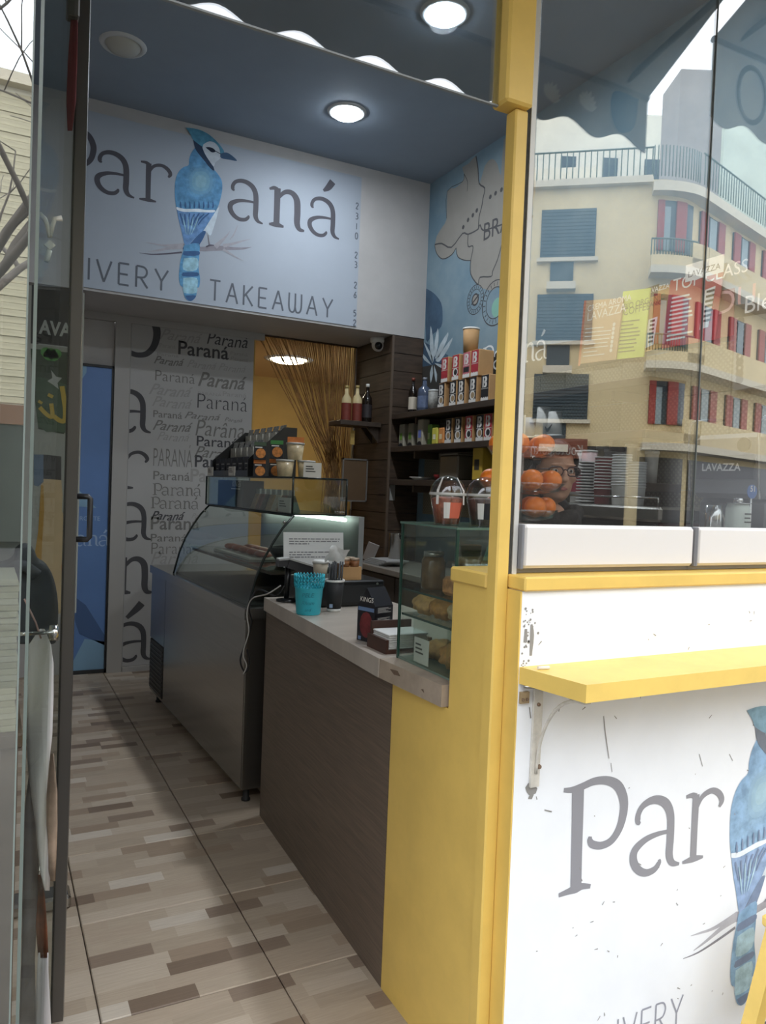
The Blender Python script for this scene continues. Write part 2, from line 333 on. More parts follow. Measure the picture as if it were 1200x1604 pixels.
def bird(mb, pl, a, b, h, d=.001):
    s_ = h/(BZ1-BZ0)
    for i, (kd, k, L) in enumerate(BIRD):
        q = [(a+(p[0]-BX0)*s_, b+(p[1]-BZ0)*s_)+tuple(x*s_ for x in p[2:]) for p in _B(L)]
        dd = d+.00006*i
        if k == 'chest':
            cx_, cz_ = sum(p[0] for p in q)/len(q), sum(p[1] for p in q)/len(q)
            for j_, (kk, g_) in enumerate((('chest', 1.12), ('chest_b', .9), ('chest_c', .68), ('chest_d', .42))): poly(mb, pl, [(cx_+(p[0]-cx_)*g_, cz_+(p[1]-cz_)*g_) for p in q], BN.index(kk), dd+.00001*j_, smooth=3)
        elif kd == 'p': poly(mb, pl, q, BN.index(k), dd, smooth=3)
        else: ribbon(mb, pl, q, BN.index(k), dd, n=4)
# ================================================================== SETTING
GLASS_Y = 1.54
def nodemat(name, rough=.5, spec=.5):
    mt = bpy.data.materials.new(name); mt.use_nodes = True; MC[name] = mt
    b = mt.node_tree.nodes['Principled BSDF']; b.inputs['Roughness'].default_value = rough; b.inputs['Specular IOR Level'].default_value = spec
    return mt, mt.node_tree, b
def tile_mat():      # ceramic tile printed with short wooden strips
    mt, n, b = nodemat('wood_print_tile', .38, .35); L = n.links; N = lambda t: n.nodes.new(t)
    def M_(op, a, c=None):
        q = N('ShaderNodeMath'); q.operation = op
        for i, x in enumerate((a, c)):
            if x is None: continue
            if isinstance(x, (int, float)): q.inputs[i].default_value = x
            else: L.new(x, q.inputs[i])
        return q.outputs[0]
    g = N('ShaderNodeNewGeometry'); sp = N('ShaderNodeSeparateXYZ'); L.new(g.outputs['Position'], sp.inputs[0])
    row = M_('FLOOR', M_('DIVIDE', M_('SUBTRACT', sp.outputs['Y'], 2.245), .0668))
    wn = N('ShaderNodeTexWhiteNoise'); wn.noise_dimensions = '1D'; L.new(row, wn.inputs['W'])
    col = M_('FLOOR', M_('DIVIDE', M_('ADD', M_('SUBTRACT', sp.outputs['X'], .316), M_('MULTIPLY', wn.outputs['Value'], .2)), .2))
    cb = N('ShaderNodeCombineXYZ'); L.new(col, cb.inputs[0]); L.new(row, cb.inputs[1])
    w2 = N('ShaderNodeTexWhiteNoise'); w2.noise_dimensions = '2D'; L.new(cb.outputs[0], w2.inputs['Vector'])
    r = N('ShaderNodeValToRGB'); r.color_ramp.interpolation = 'CONSTANT'; L.new(w2.outputs['Value'], r.inputs['Fac'])
    e = r.color_ramp.elements; e[0].color = (*lin('#b3a390'), 1); e[1].position = .22; e[1].color = (*lin('#ac9c89'), 1)
    for p, c in ((.40, '#bcad9b'), (.55, '#b1a08d'), (.68, '#a6937f'), (.78, '#9c8976'), (.85, '#c6baab'), (.91, '#8c7a6a'), (.96, '#7d6b5b')): x = e.new(p); x.color = (*lin(c), 1)
    mp = N('ShaderNodeMapping'); mp.inputs['Scale'].default_value = (5, 90, 1); L.new(g.outputs['Position'], mp.inputs['Vector'])
    ns = N('ShaderNodeTexNoise'); ns.inputs['Scale'].default_value = 2; ns.inputs['Detail'].default_value = 8; L.new(mp.outputs[0], ns.inputs['Vector'])
    rr = N('ShaderNodeValToRGB'); rr.color_ramp.elements[0].color = (.72, .70, .68, 1); rr.color_ramp.elements[1].color = (1.12, 1.12, 1.12, 1); L.new(ns.outputs['Fac'], rr.inputs['Fac'])
    mx = N('ShaderNodeMix'); mx.data_type = 'RGBA'; mx.blend_type = 'MULTIPLY'; mx.inputs['Factor'].default_value = 1
    L.new(r.outputs['Color'], mx.inputs['A']); L.new(rr.outputs['Color'], mx.inputs['B']); L.new(mx.outputs['Result'], b.inputs['Base Color'])
    return mt
grout = mat('grout', '#6a6056', .9)
floor = struct('floor', MB().box(-.9, 3.4, 1.5, 6.5, -.12, -.012), grout)
TM = tile_mat(); tw, td = .53, .5345
tb = MB(); tb.box(-tw/2+.0019, tw/2-.0019, -td/2+.0019, td/2-.0019, -.012, 0, bev=.003)
xs0, ys0 = .316-tw*2, 2.245-td
t0 = tb.build('floor_tile', TM, None); me_t = t0.data; COL.objects.unlink(t0); bpy.data.objects.remove(t0)
for i in range(8):
    for j in range(9):
        cx, cy = xs0+tw*(i+.5), ys0+td*(j+.5)
        if cx+tw/2 > 3.42: continue
        o = bpy.data.objects.new('floor_tile', me_t); COL.objects.link(o); o.parent = floor; o.location = Vector((cx, cy, -.012))-WL['floor']
white_wall = mat('white_paint', '#b3b0ae', .75, vary=.04, scale=4)
yellow = mat('yellow_gloss_paint', '#e2be64', .38, vary=.05, scale=7, bump=.02)
struct('sidewalk', MB().box(-14, 30, -3.2, 1.5, -.16, -.03), mat('grey_paving', '#615d57', .9, vary=.12, scale=3))
struct('street', MB().box(-30, 60, -40, -3.2, -.3, -.16), mat('asphalt', '#4a4949', .95, vary=.1, scale=5))
struct('wall_left', MB().box(-.95, -.75, 1.56, 6.6, 0, 4.2), white_wall)
struct('ceiling', MB().box(-.95, 3.5, 1.56, 5.73, 4.17, 4.4), mat('blue_grey_ceiling', '#8d98a5', .8, vary=.03, scale=3))
# --- right wall with the map mural (flat print on the wall)
PR = RIGHTW(3.29)
sea = mat('mural_sea', '#82959e', .85, vary=.16, scale=2.2, col2='#6a8493')
wr = struct('wall_right', MB().box(3.29, 3.5, 1.5, 6.6, 0, 4.4), sea)
land = mat('mural_land', '#918d86', .85, vary=.04, scale=6); ink = mat('mural_ink', '#4a4a4c', .8); chalk = mat('mural_white', '#dfe2e2', .8); leafm = mat('mural_leaf', '#b6c2c8', .85, vary=.15, scale=12); navy = mat('mural_navy', '#3f566c', .85, vary=.2, scale=6); darkband = mat('mural_dark', '#3a3733', .85); teal = mat('mural_teal', '#7fae9d', .85)
def W(L): return [(-pX(x, y, 3.29).y, pX(x, y, 3.29).z) for x, y in L]
c3 = lambda L: [(640+x/4.0125, 200+y/4.01) for x, y in L]
mb = MB()
poly(mb, PR, W(c3([(165, 740), (178, 680), (215, 620), (240, 570), (245, 400), (290, 380), (340, 340), (350, 290), (338, 250), (380, 225), (425, 178), (438, 260), (445, 360), (480, 240), (525, 195), (560, 230), (582, 298), (600, 75), (660, 30), (760, 60), (800, 300), (780, 500), (700, 700), (640, 900), (600, 960), (530, 1020), (470, 1010), (437, 985), (392, 920), (392, 835), (350, 832), (310, 810), (300, 755), (270, 800), (215, 825), (175, 790)])), 0, .0008, smooth=2)
def Wl(L, wd, mi=1, d=.0014): ribbon(mb, PR, [(a, b, wd) for a, b in W(c3(L))], mi, d, n=3)
Wl([(165, 735), (210, 728), (270, 752), (340, 665), (375, 670), (435, 640), (450, 610), (470, 645), (540, 625), (612, 600)], .012); Wl([(440, 640), (445, 560), (460, 500), (470, 440), (480, 380), (445, 350), (438, 260), (425, 178)], .012)
Wl([(375, 670), (375, 745), (403, 742), (405, 770), (392, 835), (392, 920), (437, 985), (450, 940), (520, 935), (530, 900), (560, 830), (585, 740), (600, 690)], .01); Wl([(300, 755), (310, 810), (350, 832), (392, 835)], .008); Wl([(165, 740), (178, 790), (215, 825), (270, 800), (300, 755)], .008); Wl([(240, 570), (245, 400), (340, 340), (350, 290)], .006); Wl([(370, 400), (372, 340), (350, 290)], .006)
for q in ((515, 435), (548, 412), (585, 390), (405, 550), (430, 520), (375, 580), (345, 625)): a, b = W(c3([q]))[0]; disc(mb, PR, a, b, .018, 1, .0014, n=8)
a, b = W(c3([(472, 712)]))[0]; put(mb, 'BRAZIL', PR, a, b, h=.13, d=.0014, mi=1)
for q, r_, inner in (((420, 1080), .115, 1), ((545, 1100), .17, 4)):
    a, b = W(c3([q]))[0]
    disc(mb, PR, a, b, r_, 1, .0014, r2=r_*.95); disc(mb, PR, a, b, r_*.7, 1, .0014, r2=r_*.66)
    for k in range(22): an = k*math.pi/11; ribbon(mb, PR, [(a+r_*.74*math.cos(an), b+r_*.74*math.sin(an), .006), (a+r_*.9*math.cos(an), b+r_*.9*math.sin(an), .006)], 1, .0014)
    disc(mb, PR, a+(.03 if inner == 4 else 0), b-(.04 if inner == 4 else 0), r_*.42, inner, .0013)
    if inner == 1: disc(mb, PR, a, b, r_*.3, 0, .0016); ribbon(mb, PR, [(a-.05, b-.03, .012), (a, b, .014), (a+.05, b+.03, .012)], 1, .0018)
poly(mb, PR, W(c3([(110, 1010), (160, 1040), (205, 1100), (215, 1180), (205, 1250), (150, 1300), (110, 1330)])), 5, .0009, smooth=3)
poly(mb, PR, W(c3([(70, 1330), (250, 1430), (240, 1480), (200, 1604), (70, 1604)])), 5, .0009)
for L in ([(150, 1480), (135, 1380), (140, 1245), (155, 1330), (162, 1440)], [(160, 1440), (165, 1340), (185, 1260), (190, 1330), (175, 1420)], [(165, 1450), (200, 1360), (250, 1285), (240, 1340), (190, 1440)], [(170, 1460), (220, 1390), (278, 1318), (255, 1380), (195, 1470)], [(150, 1480), (115, 1400), (95, 1340), (125, 1390), (150, 1440)], [(145, 1490), (100, 1460), (85, 1420), (110, 1440)], [(150, 1490), (135, 1540), (140, 1604), (155, 1540)], [(160, 1490), (180, 1550), (175, 1600), (165, 1560)], [(165, 1480), (215, 1490), (235, 1520), (190, 1500)]):
    poly(mb, PR, W(c3(L)), 3, .0012, smooth=2)
poly(mb, PR, W([(660, 575), (740, 560), (800, 548), (890, 535), (1010, 520), (1010, 585), (890, 585), (780, 600), (660, 628)]), 6, .001)
u0, v0 = W([(756, 578)])[0]; u1, v1 = W([(884, 560)])[0]
brand(mb, PR, 'Paraná', u0, v0-.02, .13, 2, .0016, gap=.08)
wr2 = mb.build('map_mural', [land, ink, chalk, leafm, teal, navy, darkband], wr)
# patterned cement tiles below the mural
mt, n, b = nodemat('pattern_tile', .5)
L = n.links; t = n.nodes.new('ShaderNodeTexCoord'); vo = n.nodes.new('ShaderNodeTexVoronoi'); vo.feature = 'DISTANCE_TO_EDGE'; vo.inputs['Randomness'].default_value = 0; vo.inputs['Scale'].default_value = 14
ck = n.nodes.new('ShaderNodeTexMagic'); ck.inputs['Scale'].default_value = 42; ck.turbulence_depth = 2
r = n.nodes.new('ShaderNodeValToRGB'); r.color_ramp.elements[0].position = .42; r.color_ramp.elements[0].color = (*lin('#77715f'), 1); r.color_ramp.elements[1].position = .56; r.color_ramp.elements[1].color = (*lin('#8f8873'), 1)
L.new(t.outputs['Object'], ck.inputs['Vector']); L.new(ck.outputs['Fac'], r.inputs['Fac']); L.new(r.outputs['Color'], b.inputs['Base Color'])
PT = mt
ptm = None
for i in range(16):
    for j in range(4):
        y0, z0 = 1.62+i*.25, 1.36+j*.25
        if y0 > 5.5: continue
        q = MB().box(3.276, 3.29, y0+.002, y0+.248, z0+.002, z0+.248)
        if ptm is None: o = q.build('wall_tile', PT, wr); ptm = o; o_c = Vector((0, y0, z0))
        else:
            o = ptm.copy(); COL.objects.link(o); o.location = Vector((0, y0, z0))-o_c
# --- back: header box with soffit, kitchen behind
grey_soffit = mat('soffit_grey', '#a09d9a', .8)
hd = struct('wall_header', MB().box(-.75, 3.29, 5.73, 6.45, 2.857, 4.4), white_wall)
struct('trim_1', MB().box(-.75, 2.09, 6.40, 6.45, 2.80, 2.857), mat('white_door_trim', '#a6a39f', .6))
struct('wall_back', MB().box(-.95, .6, 6.45, 6.6, 0, 2.857).box(.6, .862, 6.45, 6.6, 2.445, 2.857).box(2.985, 3.5, 6.45, 6.6, 0, 2.857), white_wall)
struct('trim_2', MB().box(.866, .982, 6.40, 6.5, 0, 2.8), mat('white_door_trim', '#a6a39f'))
# blue door
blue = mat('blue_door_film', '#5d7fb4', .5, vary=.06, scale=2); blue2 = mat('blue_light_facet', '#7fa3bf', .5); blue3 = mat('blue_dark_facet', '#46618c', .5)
d1 = struct('door_1', MB().box(.615, .85, 6.43, 6.47, .03, 2.43), blue)
PD = FRONT(6.43)
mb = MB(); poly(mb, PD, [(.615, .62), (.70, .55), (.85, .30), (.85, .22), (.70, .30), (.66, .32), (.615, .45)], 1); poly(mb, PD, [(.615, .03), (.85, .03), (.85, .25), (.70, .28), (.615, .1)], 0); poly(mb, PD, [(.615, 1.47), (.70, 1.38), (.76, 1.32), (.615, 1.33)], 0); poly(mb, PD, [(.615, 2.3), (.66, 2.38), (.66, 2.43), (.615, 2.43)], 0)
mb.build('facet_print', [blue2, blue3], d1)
mb = MB(); put(mb, 'ROUTE', PD, .64, 1.22, w=.15, d=.0015, mi=0); brand(mb, PD, 'aná', .62, 1.02, .085, 0, .0016, gap=.06); mb.build('lettering', [mat('pale_blue_ink', '#9db4d2', .6)], d1)
MB().box(.60, .615, 6.42, 6.48, 0, 2.445).box(.85, .864, 6.42, 6.48, 0, 2.445).box(.60, .864, 6.42, 6.48, 2.43, 2.45).box(.60, .864, 6.42, 6.48, 0, .03).build('door_frame', mat('black_frame', '#2b2c2f', .5), d1)
# sliding panel with lettering
d2 = struct('door_2', MB().box(.985, 2.0, 6.41, 6.45, .045, 2.80), mat('door_print_base', '#a8a6a4', .7, vary=.03, scale=3))
struct('trim_3', MB().box(.985, 2.0, 6.39, 6.46, 0, .04), mat('white_door_trim', '#a6a39f'))
PD2 = FRONT(6.41)
def lab(px0, px1, py, t, mi, shear=0., bold=0., hf=None, br=False):
    a = pY(px0, py, 6.41); bb = pY(px1, py+(px1-px0)*.13, 6.41); wd = bb.x-a.x
    if br:
        mb2 = MB(); u = brand(mb2, PD2, t, 0, 0, 1, 0, 0); brand(mb, PD2, t, a.x, a.z, wd/u, mi, .001)
    else:
        vs, _ = tgeo(t, shear, bold); x0 = min(v[0] for v in vs); x1 = max(v[0] for v in vs); y1 = max(v[1] for v in vs); h = (y1*wd/(x1-x0))*(hf or 1)
        put(mb, t, PD2, a.x, a.z, w=wd, h=h, d=.001, mi=mi, shear=shear, bold=bold, wave=.004 if shear else 0)
mb = MB(); P_ = lambda x, y: (180+x/5, 490+y/5)
for x0, x1, y, t, mi, sh, bo, hf in ((350, 685, 195, 'Paraná', 2, .5, .004, 1), (720, 1045, 232, 'Paraná', 0, .25, .0, 1.1), (350, 475, 258, 'Paraná', 2, 0, 0, 1), (495, 890, 312, 'Paraná', 0, 0, .012, 1), (905, 1040, 318, 'Paraná', 2, 0, 0, .8), (905, 1040, 362, 'Paraná', 2, .2, 0, .8), (330, 500, 322, 'Paraná', 2, 0, .01, .5),
        (305, 545, 385, 'Paraná', 1, .45, .012, 1), (565, 800, 415, 'Paraná', 2, .45, .004, 1), (810, 1030, 440, 'Paraná', 2, .45, 0, 1), (315, 625, 518, 'Paraná', 1, 0, -.008, 1), (650, 1030, 560, 'Paraná', 1, .35, .014, 1.1), (265, 610, 625, 'Paraná', 2, .5, .012, 1), (650, 835, 630, 'PARANÁ', 2, 0, 0, .7), (845, 1030, 640, 'Paraná', 2, 0, 0, .7), (720, 840, 672, 'Paraná', 2, 0, 0, .5),
        (290, 610, 720, 'Paraná', 2, .45, .004, 1), (645, 1035, 735, 'Paraná', 0, 0, -.016, 1.1), (300, 525, 805, 'Paraná', 1, 0, .006, .9), (545, 830, 815, 'Paraná', 1, .4, .004, .7), (860, 1000, 840, 'Paraná', 1, .3, 0, .8), (295, 610, 905, 'Paraná', 1, .5, .008, 1), (630, 1010, 950, 'Parâna', 1, .2, -.004, 1.2), (330, 590, 985, 'Paraná', 2, .45, 0, 1), (300, 605, 1190, 'PARANÁ', 1, 0, -.012, 2.6),
        (640, 960, 1030, 'Paraná', 0, 0, .006, .9), (620, 960, 1120, 'Paraná', 1, .45, .004, 1), (625, 960, 1195, 'Paraná', 0, 0, .016, 1), (590, 960, 1310, 'Paraná', 2, 0, .02, 1), (300, 585, 1295, 'Paraná', 1, 0, .004, .9)):
    q0 = P_(x0, y); q1 = P_(x1, y); lab(q0[0], q1[0], q0[1]+2, t, mi, sh, bo, hf)
lab(*[P_(295, 0)[0], P_(680, 0)[0]], P_(0, 1425)[1], 'Paraná', 1, br=True)
for x0, x1, y, mi, sh, bo, hf, br in ((236, 312, 796, 1, 0, 0, 1, True), (236, 290, 814, 0, .45, .012, 1, False), (236, 312, 829, 1, 0, .012, 1, False), (236, 292, 848, 1, 0, .004, .8, False), (237, 300, 868, 1, 0, -.016, 1.1, False), (236, 312, 884, 2, .3, 0, 1, False), (300, 330, 812, 2, .4, 0, 1, False)):
    lab(x0, x1, y, 'Paraná', mi, sh, bo, hf, br)
gk = [mat('print_black', '#48474a', .8), mat('print_grey', '#75736f', .8), mat('print_light_grey', '#979592', .8)]
mb.build('lettering', gk, d2)
mb = MB()
for ch, cx, ytop, ybot in (('P', 205, 506, 630), ('a', 190, 612, 676), ('r', 186, 704, 765), ('a', 187, 788, 845), ('n', 184, 873, 930), ('a', 180, 975, 1034)):
    z1 = pY(210, ytop, 6.41).z; z0 = pY(210, ybot, 6.41).z; xh = (z1-z0)/(1.5 if ch == 'P' else 1.0); xr = pY({'P': 246, 'r': 231}.get(ch, 238 if ch == 'a' else 240), ytop, 6.41).x
    if ch == 'P': z0 = pY(210, 562, 6.41).z-.42*xh*1.05
    for st in GL[ch]: ribbon(mb, PD2, [(xr+(x-ADV[ch])*xh*1.0, z0+y*xh, wd*xh) for x, y, wd in st], 0, .0015)
    if ytop == 975: ribbon(mb, PD2, [(xr-.20, pY(195, 968, 6.41).z, .03), (xr-.12, pY(205, 955, 6.41).z+.01, .055), (xr-.085, pY(210, 945, 6.41).z, .06)], 0, .0015)
o = mb.build('large_lettering', gk[0], d2)
bm = bmesh.new(); bm.from_mesh(o.data); off = WL[d2.name]
bmesh.ops.bisect_plane(bm, geom=bm.verts[:]+bm.edges[:]+bm.faces[:], plane_co=Vector((.99, 6.41, 0))-off, plane_no=(-1, 0, 0), clear_outer=True); bm.to_mesh(o.data); bm.free()
# kitchen beyond the opening
kit = mat('kitchen_ochre', '#b39556', .8, vary=.06, scale=3)
struct('wall_kitchen', MB().box(1.3, 4.2, 9.2, 9.35, 0, 3.0).box(1.2, 1.35, 6.6, 9.3, 0, 3.0).box(4.1, 4.25, 6.6, 9.3, 0, 3.0).box(2.0, 2.03, 6.47, 6.6, 0, 2.857).box(2.968, 2.985, 6.452, 6.6, 0, 2.857), kit)
struct('ceiling_kitchen', MB().box(1.2, 4.25, 6.6, 9.35, 2.9, 3.05), mat('kitchen_ceiling', '#b89560', .8))
struct('floor_kitchen', MB().box(1.2, 4.25, 6.5, 9.35, -.12, 0), mat('kitchen_floor', '#8a7a66', .7, vary=.1, scale=5))
# --- street front: wall masses above and beside the shop
fac = mat('plaster_facade', '#c9c2b4', .9, vary=.05, scale=2)
struct('wall_front', MB().box(-14, -.8, 1.5, 1.9, 0, 12).box(4.4, 30, 1.5, 1.9, 0, 12).box(-.8, 4.4, 1.5, 1.7, 3.5, 12), fac)
# yellow post and frames
struct('trim_4', MB().box(1.108, 1.146, 1.53, 1.572, 0, 2.482, bev=.004), yellow)
struct('trim_5', MB().box(1.066, 1.146, 1.512, 1.575, 2.482, 3.5, bev=.006), yellow)
struct('trim_6', MB().box(-.8, 4.4, 1.50, 1.60, 3.38, 3.5, bev=.004), yellow)
struct('trim_7', MB().box(1.158, 1.172, 1.535, 1.565, 1.353, 3.38), mat('white_alu', '#c9c8c4', .35, spec=.4, metal=.2))
struct('trim_8', MB().box(1.146, 1.158, 1.538, 1.575, 1.353, 3.38), mat('dark_gap_seal', '#3b3a36', .8, vary=.3, scale=60))
# low side wall painted yellow: cap and body
lw = struct('wall_side', MB().box(1.117, 1.62, 1.573, 1.735, 0, 1.312).box(1.117, 1.142, 1.735, 2.056, 0, .966), yellow)
MB().box(1.108, 1.63, 1.573, 1.742, 1.312, 1.352, bev=.005).build('cap', yellow, lw)
# white front panel below the window with lettering and emblem
pw = mat('white_front_panel', '#eceef1', .55, vary=.02, scale=6)
pf = struct('wall_front_lower', MB().box(1.149, 4.4, 1.478, 1.533, -.03, 1.318), pw)
MB().box(1.1445, 1.149, 1.4785, 1.5335, -.03, 1.318).build('yellow_return', yellow, pf)
PF = FRONT(1.478); lg = mat('logo_grey', '#8e8d92', .6); lg2 = mat('logo_pale_grey', '#9b9ca6', .6)
mb = MB()
for g, st in (('P', _P), ('a', _a), ('r', _r)):
    ml = MB()
    for s_ in st: ribbon(ml, PF, [(x, z, wd/_Z*.00225) for x, z, wd in _tr(s_, 840, 1040, _Z, 1.478)], 0, .0008)
    ml.build('letter', lg, pf)
xb = pY(1157, 1576, 1.478); xt = pY(1168, 1113, 1.478); bl0 = _bl(xb.x)
letters(PF, 'aná', pY(1140, 1300, 1.478).x+.36, _bl(2.3), XH, lg, pf, .0008)
z_ = pY(1000, 1600, 1.478).z; zt = pY(1100, 1545, 1.478); q0 = pY(1023, 1604, 1.478)
capz0 = pY(1105, 1592, 1.478).z; caph = pY(1111, 1541, 1.478).z-pY(1103, 1588, 1.478).z
caps(mb, PF, 'DELIVERY', pY(1105, 1560, 1.478).x-.503, pY(1103, 1589, 1.478).z, caph, .0055, .24, 1, .0008, asp=.92)
caps(mb, PF, 'TAKEAWAY', pY(1105, 1560, 1.478).x+.35, pY(1103, 1589, 1.478).z, caph, .0055, .24, 1, .0008, asp=.92)
mb.build('lettering', [lg, lg2], pf)
mb = MB(); bird(mb, PF, pY(1171, 1218, 1.478).x-.0, xb.z, xt.z-xb.z, .0006); mb.build('bird_emblem', bird_mats('panel', .22), pf)
mb = MB(); scuff = mat('scuff_grey', '#8d8a86', .9)
c8 = lambda x, y: pY(780+x*.35, 880+y*.35, 1.478)
for L in ([(472, 690, 4), (480, 770, 5), (496, 880, 4)], [(207, 1110, 5), (240, 1118, 6)], [(900, 860, 4), (915, 915, 4)], [(150, 280, 10), (152, 330, 20), (146, 420, 12)], [(125, 300, 12), (122, 360, 18)], [(140, 650, 5), (146, 700, 6)], [(128, 1000, 22), (150, 1018, 50), (172, 1025, 20)], [(140, 1045, 30), (155, 1052, 20)], [(505, 900, 3), (510, 940, 3)], [(1035, 860, 3), (1050, 890, 3)]):
    ribbon(mb, PF, [(c8(x, y).x, c8(x, y).z, wd*.35*.0017) for x, y, wd in L], 0, .0009, n=3)
random.seed(3)
for k in range(60): x = random.uniform(1.2, 2.1); z = random.uniform(.1, 1.25); ribbon(mb, PF, [(x, z, .0015), (x+random.uniform(-.012, .012), z+random.uniform(-.01, .01), .003)], 0, .0009)
for k in range(40): x = 1.155+abs(random.gauss(0, .02)); z = random.uniform(1.13, 1.28); disc(mb, PF, x, z, random.uniform(.001, .004), 0, .0009, n=7)
mb.build('scuff_marks', scuff, pf)
struct('sill', MB().box(1.147, 4.4, 1.466, 1.60, 1.319, 1.354, bev=.004), yellow)
# frameless folding panes with aluminium rails
alu = mat('satin_aluminium', '#dedad6', .35, metal=.0, spec=.6); capm = mat('grey_end_cap', '#76777b', .5)
PANE = glass('window_glass', .22, (.97, .98, .975))
for k, (x0, x1) in enumerate(((1.183, 1.784), (1.799, 2.42), (2.435, 3.06), (3.075, 3.7), (3.715, 4.35))):
    r_ = struct('window_%d' % (k+1), MB().box(x0, x1, 1.522, 1.566, 1.368, 1.478, bev=.008), alu)
    MB().box(x0-.009, x0-.001, 1.52, 1.568, 1.366, 1.478, bev=.002).box(x1+.001, x1+.006, 1.52, 1.568, 1.366, 1.478, bev=.002).build('end_cap', capm, r_)
    MB().box(x0-.006, x1+.004, 1.538, 1.542, 1.476, 3.38).build('pane', PANE, r_)
    MB().box(x1+.004, x1+.0065, 1.536, 1.544, 1.476, 3.38).build('edge_seal', mat('seal_dark', '#4d5350', .4), r_)
    MB().box(x0-.01, x1+.008, 1.55, 1.57, 1.355, 1.367).build('track', mat('track_grey', '#8b8882', .5), r_)
# transom and fixed side pane, left of and over the door
tr = struct('window_6', MB().box(-.8, 1.066, 1.545, 1.553, 2.479, 2.483), mat('transom_edge', '#8f9496', .3))
MB().box(-.8, 1.066, 1.546, 1.552, 2.483, 3.38).build('pane', glass('transom_glass', .24, (.86, .9, .92)), tr)
sp = struct('window_7', MB().box(.0535, .0565, 1.546, 1.554, -.03, 2.476), mat('pane_edge', '#7d8782', .2))
MB().box(-.8, .056, 1.547, 1.553, -.03, 2.476).build('pane', glass('side_pane_glass', .35, (.88, .91, .89)), sp)
# open door leaf, swung inwards
lf = struct('door_3', MB().box(0, .03, -.012, .022, 0, 2.9), mat('dark_bronze_stile', '#5e5a57', .35, metal=.5))
# the leaf is built in place: hinge edge (0.066, 1.56) to stile (0.195, 2.28)
h0 = Vector((.066, 1.565, 0)); h1 = Vector((.183, 2.272, 0)); dr = (h1-h0).normalized(); nr = Vector((dr.y, -dr.x, 0))
me = lf.data; WLz = lf.location.copy()
V = [h1+dr*a+nr*b+Vector((0, 0, z)) for z in (.02, 3.2) for a, b in ((0, 0), (.03, 0), (.03, .034), (0, .034))]
for v, c in zip(me.vertices, V): v.co = c
lf.location = (0, 0, 0); WL[lf.name] = Vector((0, 0, 0)); me.update()
MB().prism([h0+Vector((0, 0, .02)), h1+Vector((0, 0, .02)), h1+Vector((0, 0, 3.2)), h0+Vector((0, 0, 3.2))], nr*.006).build('pane', glass('leaf_glass', .03, (.86, .88, .86), graz=.12), lf)
MB().prism([h0+Vector((0, 0, .02)), h0+dr*.004+Vector((0, 0, .02)), h0+dr*.004+Vector((0, 0, 3.2)), h0+Vector((0, 0, 3.2))], nr*.006).build('hinge_edge', mat('pane_edge', '#7d8782'), lf)
hb = MB(); hx = h1+nr*.034+dr*.015
hb.tube([hx+Vector((0, 0, 1.50)), hx+nr*.028+Vector((0, 0, 1.50)), hx+nr*.034+Vector((0, 0, 1.494)), hx+nr*.034+Vector((0, 0, 1.386)), hx+nr*.028+Vector((0, 0, 1.38)), hx+Vector((0, 0, 1.38))], .008, 8)
hb.build('pull_handle', mat('black_handle', '#242326', .4), lf)
